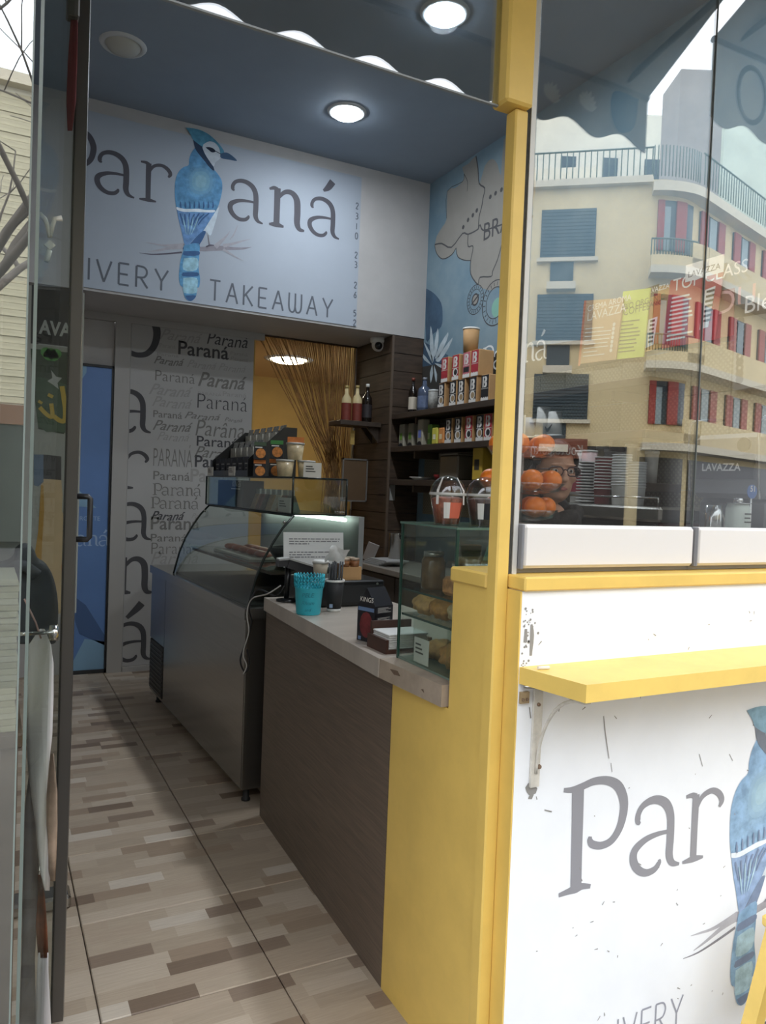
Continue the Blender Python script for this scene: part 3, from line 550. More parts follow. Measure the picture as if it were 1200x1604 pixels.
# ================================================================== awnings over the shop front
cloth = mat('grey_awning_cloth', '#a5a4a3', .95, vary=.06, scale=4); white_steel = mat('white_steel', '#cfcfcd', .4, spec=.4)
def awning(x0, x1, zf, zb, drop, label, prints, scal=.3):
    yf, yb = .48, 1.49
    t = thing('awning', label, 'awning', ((x0+x1)/2, 1.49, zb))
    MB().prism([(x0, yf, zf), (x1, yf, zf), (x1, yb, zb), (x0, yb, zb)], (0, 0, .006)).build('canopy', cloth, t)
    pl = Pl((x1, yf+.004, 0), (-1, 0, 0), (0, 0, 1)); wv = x1-x0; n = int(wv/scal*12); pts = []
    lo = [(wv*i/n, zf-drop-.028+.05*abs(math.sin(math.pi*(wv*i/n)/scal))**.7*0-.024*math.cos(2*math.pi*(wv*i/n)/scal)) for i in range(n+1)]
    mb = MB()
    for i in range(n):
        a, b = lo[i], lo[i+1]
        mb.prism([pl.pt(*a), pl.pt(*b), pl.pt(b[0], zf), pl.pt(a[0], zf)], pl.n*-.006)
    mb.build('valance', cloth if not prints == 'KO' else mat('white_valance', '#c9cbc8', .9, vary=.05, scale=4), t)
    MB().tube([(x0, yf, zf), (x1, yf, zf)], .016, 10).build('front_bar', mat('grey_steel', '#6f6f70', .5), t)
    for x in (x0+.15, x1-.15): MB().tube([(x, yf+.03, zf+.03), (x, yb, zf-.12 if False else zb-.35)], .014, 8).build('arm', mat('grey_steel', '#6f6f70'), t)
    MB().box(x0, x1, yb-.1, yb, zb-.03, zb+.12, bev=.02).build('cassette', white_steel, t)
    mb = MB()
    if prints == 'leaf':
        B = pl
        for cx, cz, ang, sz in ((.36, zf-.06, .3, .085), (.56, zf-.07, .5, .08), (.74, zf-.07, .1, .075), (1.9, zf-.06, .4, .08), (2.5, zf-.06, .6, .08)):
            for k in range(7):
                t_ = -.9+k*.3; a = ang+math.pi/2+t_; L = sz*(1-.25*abs(t_))
                ribbon(mb, B, [(cx, cz-.08, .005), (cx+L*.5*math.cos(a), cz-.08+L*.5*math.sin(a), .03), (cx+L*math.cos(a), cz-.08+L*math.sin(a), .003)], 0, .002)
            mb.build('leaf_print', mat('awning_leaf_grey', '#d8d6d0', .9), t); mb = MB()
        poly(mb, B, [(.06, zf-.02), (.20, zf-.02), (.22, zf-.11), (.17, zf-.19), (.08, zf-.15)], 0, .0025, smooth=4)
        mb.build('blue_print', mat('awning_blue', '#3f6f92', .9), t)
    else:
        # seen from behind the letters run backwards
        fl = Pl((x0, yf+.004, 0), (-1, 0, 0), (0, 0, 1))
        b2 = Pl((x1, yf+.004, 0), (-1, 0, 0), (0, 0, 1))
        for ch, u in (('O', wv-.28), ('K', wv-.52), ('A', wv-.8), ('F', wv-1.1), ('E', wv-1.4)):
            if ch == 'O': ribbon(mb, b2, [(u+.10*math.cos(a*.628), zf-.19+.13*math.sin(a*.628), .026) for a in range(11)], 0, .002)
            elif ch == 'K':
                for s_ in ([(u+.07, zf-.06), (u+.06, zf-.32)], [(u-.07, zf-.06), (u+.06, zf-.2), (u-.08, zf-.32)]): ribbon(mb, b2, [(x, z, .026) for x, z in s_], 0, .002)
            else: put(mb, ch, b2, u, zf-.3, h=.22, d=.002, flip=True)
            mb.build('letter', mat('dark_brush_ink', '#39393c', .9), t); mb = MB()
    return t
awning(-4.5, 2.60, 3.355, 3.95, .19, 'grey scalloped awning with leaf prints over the shop door', 'leaf')
awning(3.0, 5.8, 3.74, 4.25, .34, 'white lettered awning hanging right of the scalloped grey one', 'KO')
# ================================================================== the other side of the street (seen mirrored in the glass)
MIR = lambda p: Vector((p.x, 2*GLASS_Y-p.y, p.z))
def vray(px, py, D): d = _ray(px, py); return O0+d*(D/d.dot(_fw))
def real(px, py, D): return MIR(vray(px, py, D))
cream = mat('cream_stucco', '#dcc89c', .9, vary=.05, scale=.9); pale = mat('pale_stucco', '#e0dccb', .9, vary=.05, scale=.6); greyst = mat('grey_stucco', '#96918d', .9, vary=.06, scale=.7)
stone = mat('pale_stone_ledge', '#d6ccb6', .85); dgl = mat('dark_window', '#2c3a42', .15); shut = mat('dark_green_shutter', '#38454a', .6, vary=.1, scale=12); redsh = mat('red_brown_shutter', '#9c4038', .6, vary=.1, scale=9); iron = mat('green_iron', '#5d6f68', .6)
C = vray(1012, 500, 24); da = Vector((.77, -.64, 0)); db = Vector((.96, .28, 0)); H_ = 11.55
C = Vector((C.x, C.y, 0)); A0 = C-da*13
cent = C+Vector((-da.y, da.x, 0))*1.6*1.0   # centre of the rounded corner, inside the block
a0 = math.atan2((C-cent).y, (C-cent).x); nb = Vector((db.y, -db.x, 0)); a1 = math.atan2(nb.y, nb.x)
arc = [cent+Vector((math.cos(a0+(a1-a0)*k/8), math.sin(a0+(a1-a0)*k/8), 0))*1.6 for k in range(9)]
B1 = arc[-1]+db*16
iA, iB = Vector((.64, .77, 0)), Vector((-.28, .96, 0)); foot = [A0]+arc+[B1, B1+iB*4, cent+(iA+iB)*2.2, A0+iA*4]
bl = thing('apartment_building', 'cream corner apartment house with red shutters and rounded balconies, mirrored in the shop window', 'building', MIR(C))
MB().prism([MIR(p) for p in foot], (0, 0, H_)).build('wall', cream, bl)
class Wf:      # facade frame in the mirrored world: s along the wall, z up, d outwards
    def __init__(s, o, u, sg): s.o = o; s.u = u; s.n = Vector((u.y, -u.x, 0))
    def p(s, a, z, d): return MIR(s.o+s.u*a+s.n*d+Vector((0, 0, z)))
    def box(s, mb, a0, a1, z0, z1, d0, d1, mi=0): mb.prism([s.p(a0, z0, d0), s.p(a1, z0, d0), s.p(a1, z1, d0), s.p(a0, z1, d0)], s.p(a0, z0, d1)-s.p(a0, z0, d0), mi)
def hit(px, py, o, u):      # distance along a facade and height where a photo pixel's mirrored ray meets it
    n = Vector((u.y, -u.x, 0)); d = _ray(px, py); t = ((o-O0).dot(n))/d.dot(n); q = O0+d*t; return (q-o).dot(u), q.z
FA = Wf(A0, da, 1); FB = Wf(arc[-1], db, 1)
def arcbox(mb, r0, r1, z0, z1, k0=0, k1=8, mi=0, ext=0):
    for k in range(k0, k1):
        p = []
        for kk in (k, k+1):
            d = (arc[kk]-cent).normalized()
            p.append((cent+d*r0, cent+d*r1))
        mb.prism([MIR(v)+Vector((0, 0, z0)) for v in (p[0][0], p[1][0], p[1][1], p[0][1])], (0, 0, z1-z0), mi)
def win(fr, s0, s1, z0, z1, mm, sill=True, red=False):
    mb = MB(); fr.box(mb, s0, s1, z0, z1, -.02, .05); w_ = mb.build('window', dgl if red else shut, bl)
    mb = MB(); wd = s1-s0
    if red:
        fr.box(mb, s0, s0+wd*.28, z0, z1, .05, .10); mb.build('shutter', redsh, w_); mb = MB(); fr.box(mb, s1-wd*.28, s1, z0, z1, .05, .10); mb.build('shutter', redsh, w_)
        mb = MB(); fr.box(mb, s0+wd*.36, s1-wd*.36, z0+.05, z1-.05, .05, .08); mb.build('pane', mat('pale_pane', '#8f9da0', .2), w_)
    else:
        n_ = 14
        for i in range(n_): fr.box(mb, s0+.03, s1-.03, z0+(z1-z0)*i/n_+.01, z0+(z1-z0)*(i+.8)/n_, .05, .075)
        mb.build('shutter', shut, w_); tag(w_.children[0], None, None, None, 'stuff')
    if sill: mb = MB(); fr.box(mb, s0-.1, s1+.1, z0-.12, z0, 0, .18); mb.build('sill', stone, bl)
for px0, py0, px1, py1 in ((848, 330, 930, 404), (841, 462, 925, 535), (836, 586, 918, 658)):
    s0, z1 = hit(px0, py0, A0, da); s1, z0 = hit(px1, py1, A0, da)
    win(FA, s0, s1, z0, z1, 0)
    for off in (-3.4, -6.4): win(FA, s0+off, s1+off, z0, z1, 0)
    m_ = (s0+s1)/2-.15
    for dd in (0, -3.4):
        mb = MB(); FA.box(mb, m_-.45+dd, m_+.45+dd, z0-1.05, z0-.82, 0, .4); FA.box(mb, m_-.36+dd, m_+.36+dd, z0-.82, z0, 0, .06, 1); mb.build('balcony_box', [stone, shut], bl)
mb = MB(); FA.box(mb, 0, 13, H_-.16, H_+.05, -.1, .25); arcbox(mb, 1.4, 2.05, H_-.5, H_-.2); FB.box(mb, 0, 16, H_-.5, H_-.2, -.1, .45); mb.build('cornice', stone, bl)
for zt, zb in ((10.9, 9.35), (8.0, 6.45), (5.3, 3.95)):
    mb = MB(); arcbox(mb, 1.55, 1.63, zb, zt, 1, 8); w_ = mb.build('window', dgl, bl)
    mb = MB(); arcbox(mb, 1.62, 1.68, zb, zt, 1, 2); mb.build('shutter', redsh, w_); mb = MB(); arcbox(mb, 1.62, 1.68, zb, zt, 4, 6); mb.build('shutter', redsh, w_)
    mb = MB(); arcbox(mb, 1.62, 1.66, zb, zt-.2, 2, 3); mb.build('pane', mat('pale_pane', '#8f9da0'), w_)
    for k in range(5): win(FB, .5+k*2.6, 2.3+k*2.6, zb, zt, 0, sill=False, red=True)
    mb = MB(); arcbox(mb, 1.5, 2.25, zb-.85, zb-.62); FB.box(mb, 0, 15.5, zb-.85, zb-.62, 0, .65); mb.build('balcony_slab', stone, bl)
    mb = MB(); FB.box(mb, 0, 15.5, zb-.62, zb+.15, .5, .62); arcbox(mb, 2.1, 2.2, zb-.62, zb-.3); arcbox(mb, 2.1, 2.2, zb-.62, zb+.15, 5, 8); mb.build('parapet', cream, bl)
    if zb > 4:
        mb = MB()
        for k in range(0, 6):
            for f in (0, .33, .66):
                an = a0+(a1-a0)*(k+f)/8; q = MIR(cent+Vector((math.cos(an), math.sin(an), 0))*2.15); mb.tube([q+Vector((0, 0, zb-.3)), q+Vector((0, 0, zb+.2))], .02, 5)
        mb.tube([MIR(cent+Vector((math.cos(a0+(a1-a0)*k/16), math.sin(a0+(a1-a0)*k/16), 0))*2.15)+Vector((0, 0, zb+.2)) for k in range(13)], .03, 6); mb.build('balcony_railing', iron, bl)
mb = MB()
for k in range(70): s_ = .2+k*.185; q = FA.p(s_, H_, .1); mb.tube([q, q+Vector((0, 0, .95))], .018, 4)
for k in range(80): s_ = .1+k*.2; q = FB.p(s_, H_, .3); mb.tube([q, q+Vector((0, 0, .95))], .018, 4)
for k in range(16): an = a0+(a1-a0)*k/16; q = MIR(cent+Vector((math.cos(an), math.sin(an), 0))*1.85); mb.tube([q+Vector((0, 0, H_)), q+Vector((0, 0, H_+.95))], .018, 4)
mb.tube([FA.p(0, H_+.95, .1), FA.p(13, H_+.95, .1)], .03, 5); mb.tube([FB.p(0, H_+.95, .3), FB.p(16, H_+.95, .3)], .03, 5); mb.build('roof_railing', iron, bl)
mb = MB(); FA.box(mb, .5, 11.5, H_, H_+1.5, -4, -2.4); mb.build('roof_storey', pale, bl)
# ground floor shop fronts
mb = MB(); FA.box(mb, .3, 12.6, .2, 3.2, 0, .06); FB.box(mb, .5, 15.6, .2, 2.9, 0, .06); arcbox(mb, 1.55, 1.68, .2, 2.9); mb.build('shop_front', mat('dark_shop_front', '#33302e', .4, vary=.2, scale=2), bl)
s_, z_ = hit(868, 703, A0, da)
mb = MB(); FA.box(mb, s_-1.0, s_+1.0, z_-.3, z_+.32, .1, .22); sg = mb.build('shop_sign', mat('orange_red_sign', '#7d4632', .5), bl)
mb = MB(); pls = Pl(FA.p(s_+.9, z_-.22, .23), -(FA.p(1, 0, 0)-FA.p(0, 0, 0)), (0, 0, 1)); put(mb, 'Κουτοιμυλή', pls, .05, .02, w=1.6, h=.34, d=.01); put(mb, 'ΚΡΕΟΠΩΛΕΙΟΝ'[:0] or 'ΝΟΤΠΟ', pls, .3, .42, w=.0001, h=.0001, d=.0); mb.build('lettering', mat('sign_white', '#b3aaa0', .6), sg)
# other houses along the opposite side
def house(c0, c1, dep, h, mt, label, rows, cols, shade=False, z0=0):
    t = thing('town_house', label, 'building', (c0+c1)/2)
    u = (c1-c0); L_ = u.length; u = u.normalized(); n = Vector((u.y, -u.x, 0))
    if n.y > 0: n = -n     # away from the shop
    MB().prism([c0, c1, c1+n*dep, c0+n*dep], (0, 0, h)).build('wall', mt, t)
    for r_ in range(rows):
        for k in range(cols):
            a = L_*(k+.5)/cols; wz = z0+1.2+r_*((h-z0)/rows)
            mb = MB(); o = c0+u*(a-.55)-n*.06; mb.prism([o+Vector((0, 0, wz)), o+u*1.1+Vector((0, 0, wz)), o+u*1.1+Vector((0, 0, wz+1.5)), o+Vector((0, 0, wz+1.5))], n*.08); w_ = mb.build('window', dgl, t)
            mb = MB(); mb.prism([o-n*.03+Vector((0, 0, wz-.1)), o-n*.03+u*1.1+Vector((0, 0, wz-.1)), o-n*.03+u*1.1+Vector((0, 0, wz)), o-n*.03+Vector((0, 0, wz))], n*.12); mb.build('sill', stone, w_)
    return t
Y_ = lambda v: 2*GLASS_Y-v
hl = house(Vector((-9, Y_(20), 0)), Vector((4.2, Y_(20), 0)), 9, 10.6, pale, 'long house clad in pale boards facing the shop door', 1, 2)
for o in list(hl.children):
    if o.name.startswith('window'):
        for c_ in list(o.children): bpy.data.objects.remove(c_)
        bpy.data.objects.remove(o)
bdm = mat('pale_board', '#c6bea2', .8, vary=.1, scale=3, stretch=(.3, 1, 6)); bpt = None
for k in range(46):
    z = 3.25+k*.155
    if bpt is None: bpt = MB().box(-8.9, 4.1, Y_(20)+.002, Y_(20)+.05, z, z+.145).build('board', bdm, hl)
    else: o = bpt.copy(); COL.objects.link(o); o.location = Vector((0, .012*((k*5) % 3-1), k*.155))
MB().box(-8.9, 4.1, Y_(20)+.002, Y_(20)+.12, 2.75, 3.2).build('brown_band', mat('band_brown', '#7a5a45', .8), hl)
MB().box(-8.9, 4.1, Y_(20)+.002, Y_(20)+.06, 0, 2.74).build('shop_front', mat('grey_green_front', '#3c423e', .4, vary=.15, scale=1.2), hl)
MB().box(-8.95, 4.15, Y_(20)-.1, Y_(20)+.3, 10.5, 10.75).build('cornice', stone, hl)
for (x0_, x1_, D_, zt_, mt_, lb_, dp_) in ((1058, 1126, 46, 112, greyst, 'grey windowless house rising behind the corner building', 3), (790, 1052, 56, 178, pale, 'cream house above the roof terrace of the corner building', 3), (1130, 1300, 50, 165, mat('green_white_stucco', '#c9d3c4', .9, vary=.1, scale=.5), 'greenish white house beside the grey windowless one', 3)):
    q = real(x0_, 300, D_); q2 = real(x1_, 300, D_); house(Vector((q.x, q.y, 0)), Vector((q2.x, q2.y, 0)), dp_, real((x0_+x1_)/2, zt_, D_).z, mt_, lb_, 5 if mt_ is pale else 1, 4 if mt_ is pale else 1)
house(Vector((-40, Y_(17), 0)), Vector((-9.3, Y_(17), 0)), 9, 13, greyst, 'tall grey house at the far left of the opposite side', 6, 9)  # out of view, put in to cut the light from the left
# bare tree
random.seed(11)
tr_ = thing('bare_street_tree', 'leafless street tree standing opposite the shop door', 'tree', (-.6, Y_(10.5), -.16))
tk = MB(); bk = mat('tree_bark', '#6a625a', .9, vary=.15, scale=8)
br = MB()
def branch(p, d, L_, r_, lv, mb):
    pts = [p]; q = p.copy(); dd = d.copy()
    for k in range(4): dd = (dd+Vector((random.uniform(-.18, .18), random.uniform(-.18, .18), random.uniform(-.06, .12)))).normalized(); q = q+dd*L_/4; pts.append(q.copy())
    mb.tube(pts, [r_*(1-.12*i) for i in range(5)], 6)
    if lv > 0:
        for k in range(2 if lv > 1 else 3):
            i = random.choice((2, 3, 4)); ax = Vector((random.uniform(-1, 1), random.uniform(-1, 1), random.uniform(-.15, .7))).normalized()
            branch(pts[i], (dd*.6+ax*.9).normalized(), L_*.72, r_*.5, lv-1, br)
branch(Vector((-.6, Y_(10.5), -.16)), Vector((.04, 0, 1)), 3.6, .16, 0, tk)
top = tk.v[-1]; tk.build('trunk', bk, tr_)
for k in range(6): an = k*1.05; branch(top-Vector((0, 0, .4*(k % 2))), Vector((math.cos(an)*.8, math.sin(an)*.8, .7)).normalized(), 2.6, .075, 3, br)
br.build('branches', bk, tr_)['kind'] = 'stuff'
# ================================================================== ceiling lamps (their light is built with them)
lampw = mat('lamp_diffuser_lit', (.80, .90, 1.0), .4, emit=40.); lampo = mat('lamp_diffuser_off', '#b9b7ae', .4); lring = mat('lamp_ring', '#c4c6c6', .4)
def lamp(x, y, z, on, label, warm=False, power=30):
    K = 1.9 if warm else 1.0
    t = thing('ceiling_lamp', label, 'ceiling light', (x, y, z))
    MB().lathe((x, y, z), [(r_*K, z_) for r_, z_ in [(.104, -.006), (.112, -.014), (.128, -.012), (.138, 0)]], 28, cap=False).build('ring', lring, t)
    MB().lathe((x, y, z), [(r_*K, z_) for r_, z_ in [(0, -.05), (.05, -.046), (.085, -.032), (.104, -.006)]], 24, cap=False).build('diffuser', (mat('lamp_warm_lit', (1, .85, .55), emit=14.) if warm else lampw) if on else lampo, t)
    if on:
        l = bpy.data.lights.new('lamp_bulb', 'AREA'); l.shape = 'DISK'; l.size = .15; l.energy = power; l.color = (1, .88, .68) if warm else (.88, .94, 1)
        o = bpy.data.objects.new('lamp_bulb', l); COL.objects.link(o); o.parent = t; o.location = (0, 0, -.065)
    return t
lamp(2.16, 4.967, 4.17, True, 'lit white ceiling lamp close to the header sign', power=11)
lamp(2.162, 3.681, 4.17, True, 'lit white ceiling lamp seen through the glass over the door', power=18)
lamp(2.16, 2.395, 4.17, True, 'lit white ceiling lamp of the row, straight above the window counter', power=20)  # unseen lamp, added in line with the row to light the window area
lamp(.663, 4.933, 4.17, False, 'unlit ceiling lamp with a clear lens at the left')
lamp(2.80, 7.74, 2.9, True, 'warm lit ceiling lamp in the room behind the string curtain', True, 5)
cctv = thing('dome_camera', 'small white dome security camera under the header soffit', 'camera', (2.964, 5.956, 2.857))
MB().lathe((2.964, 5.956, 2.857), [(.07, 0), (.07, -.03), (.06, -.045)], 20).build('base', mat('white_plastic', '#d8d6d2', .4), cctv)
MB().ball((2.964, 5.956, 2.80), .058, 18, 12).build('dome', mat('white_plastic', '#d8d6d2'), cctv)
MB().ball((2.945, 5.912, 2.785), .034, 12, 8).build('lens', mat('black_gloss', '#161617', .15), cctv)
# ================================================================== header sign
PH = FRONT(5.722)
sb = thing('shop_sign', 'pale blue shop name banner with the blue bird on the header', 'sign', (1.6, 5.73, 2.87))
MB().box(.47, 2.64, 5.722, 5.7295, 2.875, 4.08).build('banner', mat('banner_pale_blue', '#a3abb6', .75, vary=.03, scale=1.5), sb)
sc_ = lambda x, y: pY(x, y, 5.722)
bm_ = [mat('sign_charcoal', '#4b4a52', .7), mat('sign_grey_letters', '#5a5f68', .7)]
a_l = sc_(152, 300).x; r_r = sc_(266, 300).x; xhs = (r_r-a_l)/(ADV['a']+ADV['r']+.12); blz = sc_(205, 309).z
letters(PH, 'ar', a_l, blz, xhs, bm_[0], sb, .001, .12)
pr_ = sc_(146, 240).x; P0 = pr_-ADV['P']*xhs
mp2 = MB(); brand(mp2, PH, 'P', P0, blz, xhs, 0, .001)
letters(PH, 'aná', sc_(360, 350).x, blz, (sc_(532, 350).x-sc_(360, 350).x)/(ADV['a']*2+1.0+.3), bm_[0], sb, .001, .15)
mb = MB()
k0 = pY(137, 440, 5.722); ch_ = sc_(148, 408).z-sc_(148, 440).z
caps(mb, PH, 'IVERY', sc_(139, 430).x, sc_(139, 438).z, ch_*1.06, .014, .34, 1, .001, asp=(sc_(262, 470).x-sc_(139, 430).x)/(ch_*1.06*(0+.64+.45+.52+.6+.34*4)))
mb.build('lettering', bm_, sb); mb = MB()
caps(mb, PH, 'TAKEAWAY', sc_(328, 470).x, sc_(330, 470).z, ch_*1.06, .014, .34, 1, .001, asp=(sc_(520, 500).x-sc_(328, 470).x)/(ch_*1.06*(.56+.6+.5+.45+.6+.72+.6+.6+.34*7)))
mb.build('lettering', bm_, sb); mb = MB()
dgt = [('2', 322), ('3', 338), ('1', 354), ('0', 369), ('2', 399), ('3', 414), ('2', 446), ('6', 461), ('5', 490), ('2', 505)]
for ch, y in dgt: q = sc_(553.5+(505-y)*.022, y+5); caps(mb, PH, ch, q.x, q.z, .048, .008, 0, 1, .001, asp=.9)
mb.build('lettering', bm_, sb)
o = mp2.build('letter', bm_[0], sb); bm = bmesh.new(); bm.from_mesh(o.data)
bmesh.ops.bisect_plane(bm, geom=bm.verts[:]+bm.edges[:]+bm.faces[:], plane_co=Vector((.545, 0, 0))-WL[sb.name], plane_no=(-1, 0, 0), clear_outer=True); bm.to_mesh(o.data); bm.free()
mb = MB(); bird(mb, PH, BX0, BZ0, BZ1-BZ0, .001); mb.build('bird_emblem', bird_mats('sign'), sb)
# ================================================================== string curtain, dark wood partition, bottle shelf
random.seed(5)
mb = MB()
for i in range(66):
    u = i/65; x = 2.04+.93*u**.85; gx = 2.76+random.gauss(0, .035)+u*.06; y = 6.43+random.uniform(-.012, .012); zg = 1.62+.25*u+random.uniform(-.1, .1); r_ = random.uniform(.0028, .0046)
    if u > .72: pts = [(x, y, 2.84), (x-.01, y, 2.4), (x-.03, y, 1.9), (x-.06+random.uniform(-.02, .02), y, 1.3), (x-.06, y, .7)]
    else: pts = [(x, y, 2.84), (x+(gx-x)*(.22+.1*random.random()), y, 2.52), (x+(gx-x)*.62, y, 2.12), (gx, y-.02, zg), (gx+random.uniform(-.05, .05), y-.02, 1.2), (gx+random.uniform(-.06, .06), y, .5)]
    mb.tube(crom(pts, 4), r_, 4)
o = mb.build('string_curtain', mat('curtain_cord', '#9a7346', .7, vary=.25, scale=18)); tag(o, 'brown string curtain gathered to one side of the kitchen opening', 'curtain', None, 'stuff')
MB().tube([(2.0, 6.43, 2.848), (2.985, 6.43, 2.848)], .008, 8).build('curtain_rod', mat('brown_rod', '#4b3a2b', .5), o)
dw = mat('dark_wood_planks', '#43352a', .55, vary=.3, scale=6, stretch=(1, .5, 6)); dwe = mat('dark_wood_edge', '#5b4d41', .5, vary=.1, scale=9)
pt_ = struct('wall_partition', MB().box(3.0, 3.288, 5.742, 6.445, 0, 2.853), mat('dark_backing', '#2a221c', .8))
for k in range(19):
    z0 = .01+k*.15; z1 = min(2.85, z0+.145)
    MB().box(2.988+.002*(k % 2), 3.0, 5.745, 6.44, z0, z1).build('plank', dw, pt_); MB().box(3.005, 3.285, 5.731+.0015*(k % 3), 5.742, z0, z1).build('plank', dw, pt_)
MB().box(2.984, 3.004, 5.727, 5.745, 0, 2.853).build('corner_strip', dwe, pt_)
shelfm = mat('dark_shelf_wood', '#3d322a', .5, vary=.2, scale=6, stretch=(6, .6, 6))
bs = thing('bottle_shelf', 'short dark shelf projecting from the planked partition in front of the curtain', 'shelf', (2.8, 6.0, 2.1))
MB().box(2.60, 2.985, 5.88, 6.12, 2.085, 2.125, bev=.004).build('board', shelfm, bs)
for y in (5.94, 6.06): MB().prism([(2.985, y-.012, 2.085), (2.985, y-.012, 1.95), (2.87, y-.012, 2.085)], (0, .024, 0)).build('bracket', shelfm, bs)
def bottle(name, label, x, y, z, r, h, body, cap, lab=None, glassy=True, group=None, prof=None, band=None):
    t = thing(name, label, 'bottle', (x, y, z), group)
    pf_ = prof or [(r*.9, 0), (r, .01), (r, h*.55), (r*.9, h*.64), (r*.4, h*.76), (r*.34, h*.92)]
    MB().lathe((x, y, z), [(a, b) for a, b in pf_], 18).build('body', body, t)
    MB().lathe((x, y, z+pf_[-1][1]), [(pf_[-1][0]*1.15, 0), (pf_[-1][0]*1.15, h-pf_[-1][1])], 14).build('cap', cap, t)
    if lab: MB().lathe((x, y, z), [(r*1.012, band[0]*h if band else h*.12), (r*1.012, band[1]*h if band else h*.46)], 18, cap=False).build('label', lab, t)
    return t
dkg = mat('dark_bottle_glass', '#1d1612', .12, spec=.6); amb = mat('syrup_clear', '#c7b58a', .1, spec=.6); redl = mat('dark_red_label', '#6e2c20', .6, vary=.1, scale=30); whc = mat('white_cap', '#d9d7d2', .4); bkc = mat('black_cap', '#1b1a1b', .4)
bottle('syrup_bottle', 'dark syrup bottle with a white cap nearest the planks on the short shelf', 2.885, 5.97, 2.126, .044, .33, dkg, whc, mat('dark_label', '#2b2527', .6))
bottle('syrup_bottle', 'clear necked bottle with red label in the middle of the short shelf', 2.79, 5.97, 2.126, .043, .31, amb, mat('gold_cap', '#a8935c', .4), redl, band=(.02, .5))
bottle('syrup_bottle', 'clear necked bottle with red label at the free end of the short shelf', 2.69, 5.97, 2.126, .043, .30, amb, mat('gold_cap', '#a8935c', .4), redl, band=(.02, .5))
mbt = thing('menu_board', 'brown board in a thin silver frame hanging on a cord under the bottle shelf', 'board', (2.80, 5.99, 1.45))
MB().box(2.69, 2.91, 5.985, 6.0, 1.45, 1.80).build('panel', mat('brown_board', '#5b4630', .6, vary=.08, scale=5), mbt)
mb = MB(); mb.box(2.68, 2.692, 5.978, 6.004, 1.44, 1.81).box(2.908, 2.92, 5.978, 6.004, 1.44, 1.81).box(2.68, 2.92, 5.978, 6.004, 1.44, 1.452).box(2.68, 2.92, 5.978, 6.004, 1.798, 1.81); mb.build('frame', mat('silver_frame', '#8d8a86', .35, metal=.6), mbt)
MB().tube([(2.76, 5.99, 1.81), (2.765, 5.99, 1.95), (2.76, 5.99, 2.085)], .003, 5).build('cord', mat('pale_cord', '#b9a782'), mbt)
MB().box(2.745, 2.785, 5.984, 5.99, 1.93, 2.05).build('tag', mat('yellow_tag', '#c2a45c', .6), mbt)
# ================================================================== shelves on the right wall and what stands on them
for z, lb in ((2.19, 'top dark wall shelf holding two rows of coffee boxes'), (1.915, 'second dark wall shelf holding tea packets and coffee boxes'), (1.64, 'third dark wall shelf with dishes and a yellow box')):
    t = thing('wall_shelf', lb, 'shelf', (3.14, 4.3, z))
    MB().box(3.0, 3.275, 2.9, 5.725, z-.045, z, bev=.003).build('board', shelfm, t)
    for y in (3.2, 4.3, 5.4): MB().box(3.05, 3.274, y-.012, y+.012, z-.10, z-.045).build('bracket', dwe, t)
kraft = mat('kraft_board', '#b58d5f', .75, vary=.06, scale=9); kside = mat('kraft_side', '#8a5f45', .75, vary=.06, scale=9); lblk = mat('label_black', '#232226', .6); lred = mat('label_red', '#a8303a', .6); lwht = mat('label_white', '#d9d5cf', .6); lpk = mat('label_pink', '#b8606a', .6); ltan = mat('label_tan', '#9c8464', .6)
def stencil(mb, pl, a, b, h, mi):       # a stencilled capital B: split stem and two bows
    rect(mb, pl, a, a+.17*h, b, b+h, mi, .0016)
    for c, r in ((.74, .26), (.27, .27)):
        pts = [(a+.24*h, b+(c+r)*h)]+[(a+.24*h+(.22+.23*math.sin(k*math.pi/8))*h, b+(c+r*math.cos(k*math.pi/8))*h) for k in range(9)]+[(a+.24*h, b+(c-r)*h)]
        inn = [(a+.24*h, b+(c-r*.5)*h)]+[(a+.24*h+(.14*math.sin(k*math.pi/8))*h, b+(c-r*.5*math.cos(k*math.pi/8))*h) for k in range(9)]+[(a+.24*h, b+(c+r*.5)*h)]
        poly(mb, pl, pts+inn, mi, .0016)
def coffee(y, z, col, pic, label, h=.2, w_=.098, dx=.0, rz=0):
    x0 = 3.05+dx
    t = thing('coffee_box', label, 'coffee box', (x0+.065, y, z), 'kraft coffee boxes on the wall shelves')
    mb = MB(); mb.box(x0, x0+.13, y-w_/2, y+w_/2, z, z+h, bev=.006); mb.build('carton', kraft, t)
    pl = RIGHTW(x0)
    mb = MB(); rect(mb, pl, -(y+w_/2-.004), -(y-w_/2+.004), z+.003, z+h-.004, 0, .0008); stencil(mb, pl, -y-.027, z+h*.52, h*.4, 1)
    rect(mb, pl, -(y+w_/2-.008), -(y-w_/2+.008), z+h*.47, z+h*.485, 1, .0016)
    if pic: disc(mb, pl, -y, z+h*.31, .033, 1, .0016); disc(mb, pl, -y+.004, z+h*.31, .022, 2, .0018)
    else: rect(mb, pl, -(y+.036), -(y-.036), z+h*.22, z+h*.42, 3, .0016)
    zig = [(-(y+w_/2-.004), z+.003)]+[(-(y+w_/2-.004)+(w_-.008)*k/8, z+h*(.13+.05*(k % 2))) for k in range(9)]+[(-(y-w_/2+.004), z+.003)]
    poly(mb, pl, zig, 1, .0017); mb.build('label', [col, lwht, ltan if col is lblk else lblk, col if col is lred else lblk], t)
    return t
yx = lambda px, py, x=3.05: pX(px, py, x).y
ords_ = 0; ords = ['first', 'second', 'third', 'fourth', 'fifth', 'sixth', 'seventh']
for i, px in enumerate((691, 709, 722, 740, 759)):
    coffee(yx(px, 620), 2.191, lblk, i < 4, ords[i]+' black labelled coffee box from the bottles on the top shelf', h=.19)
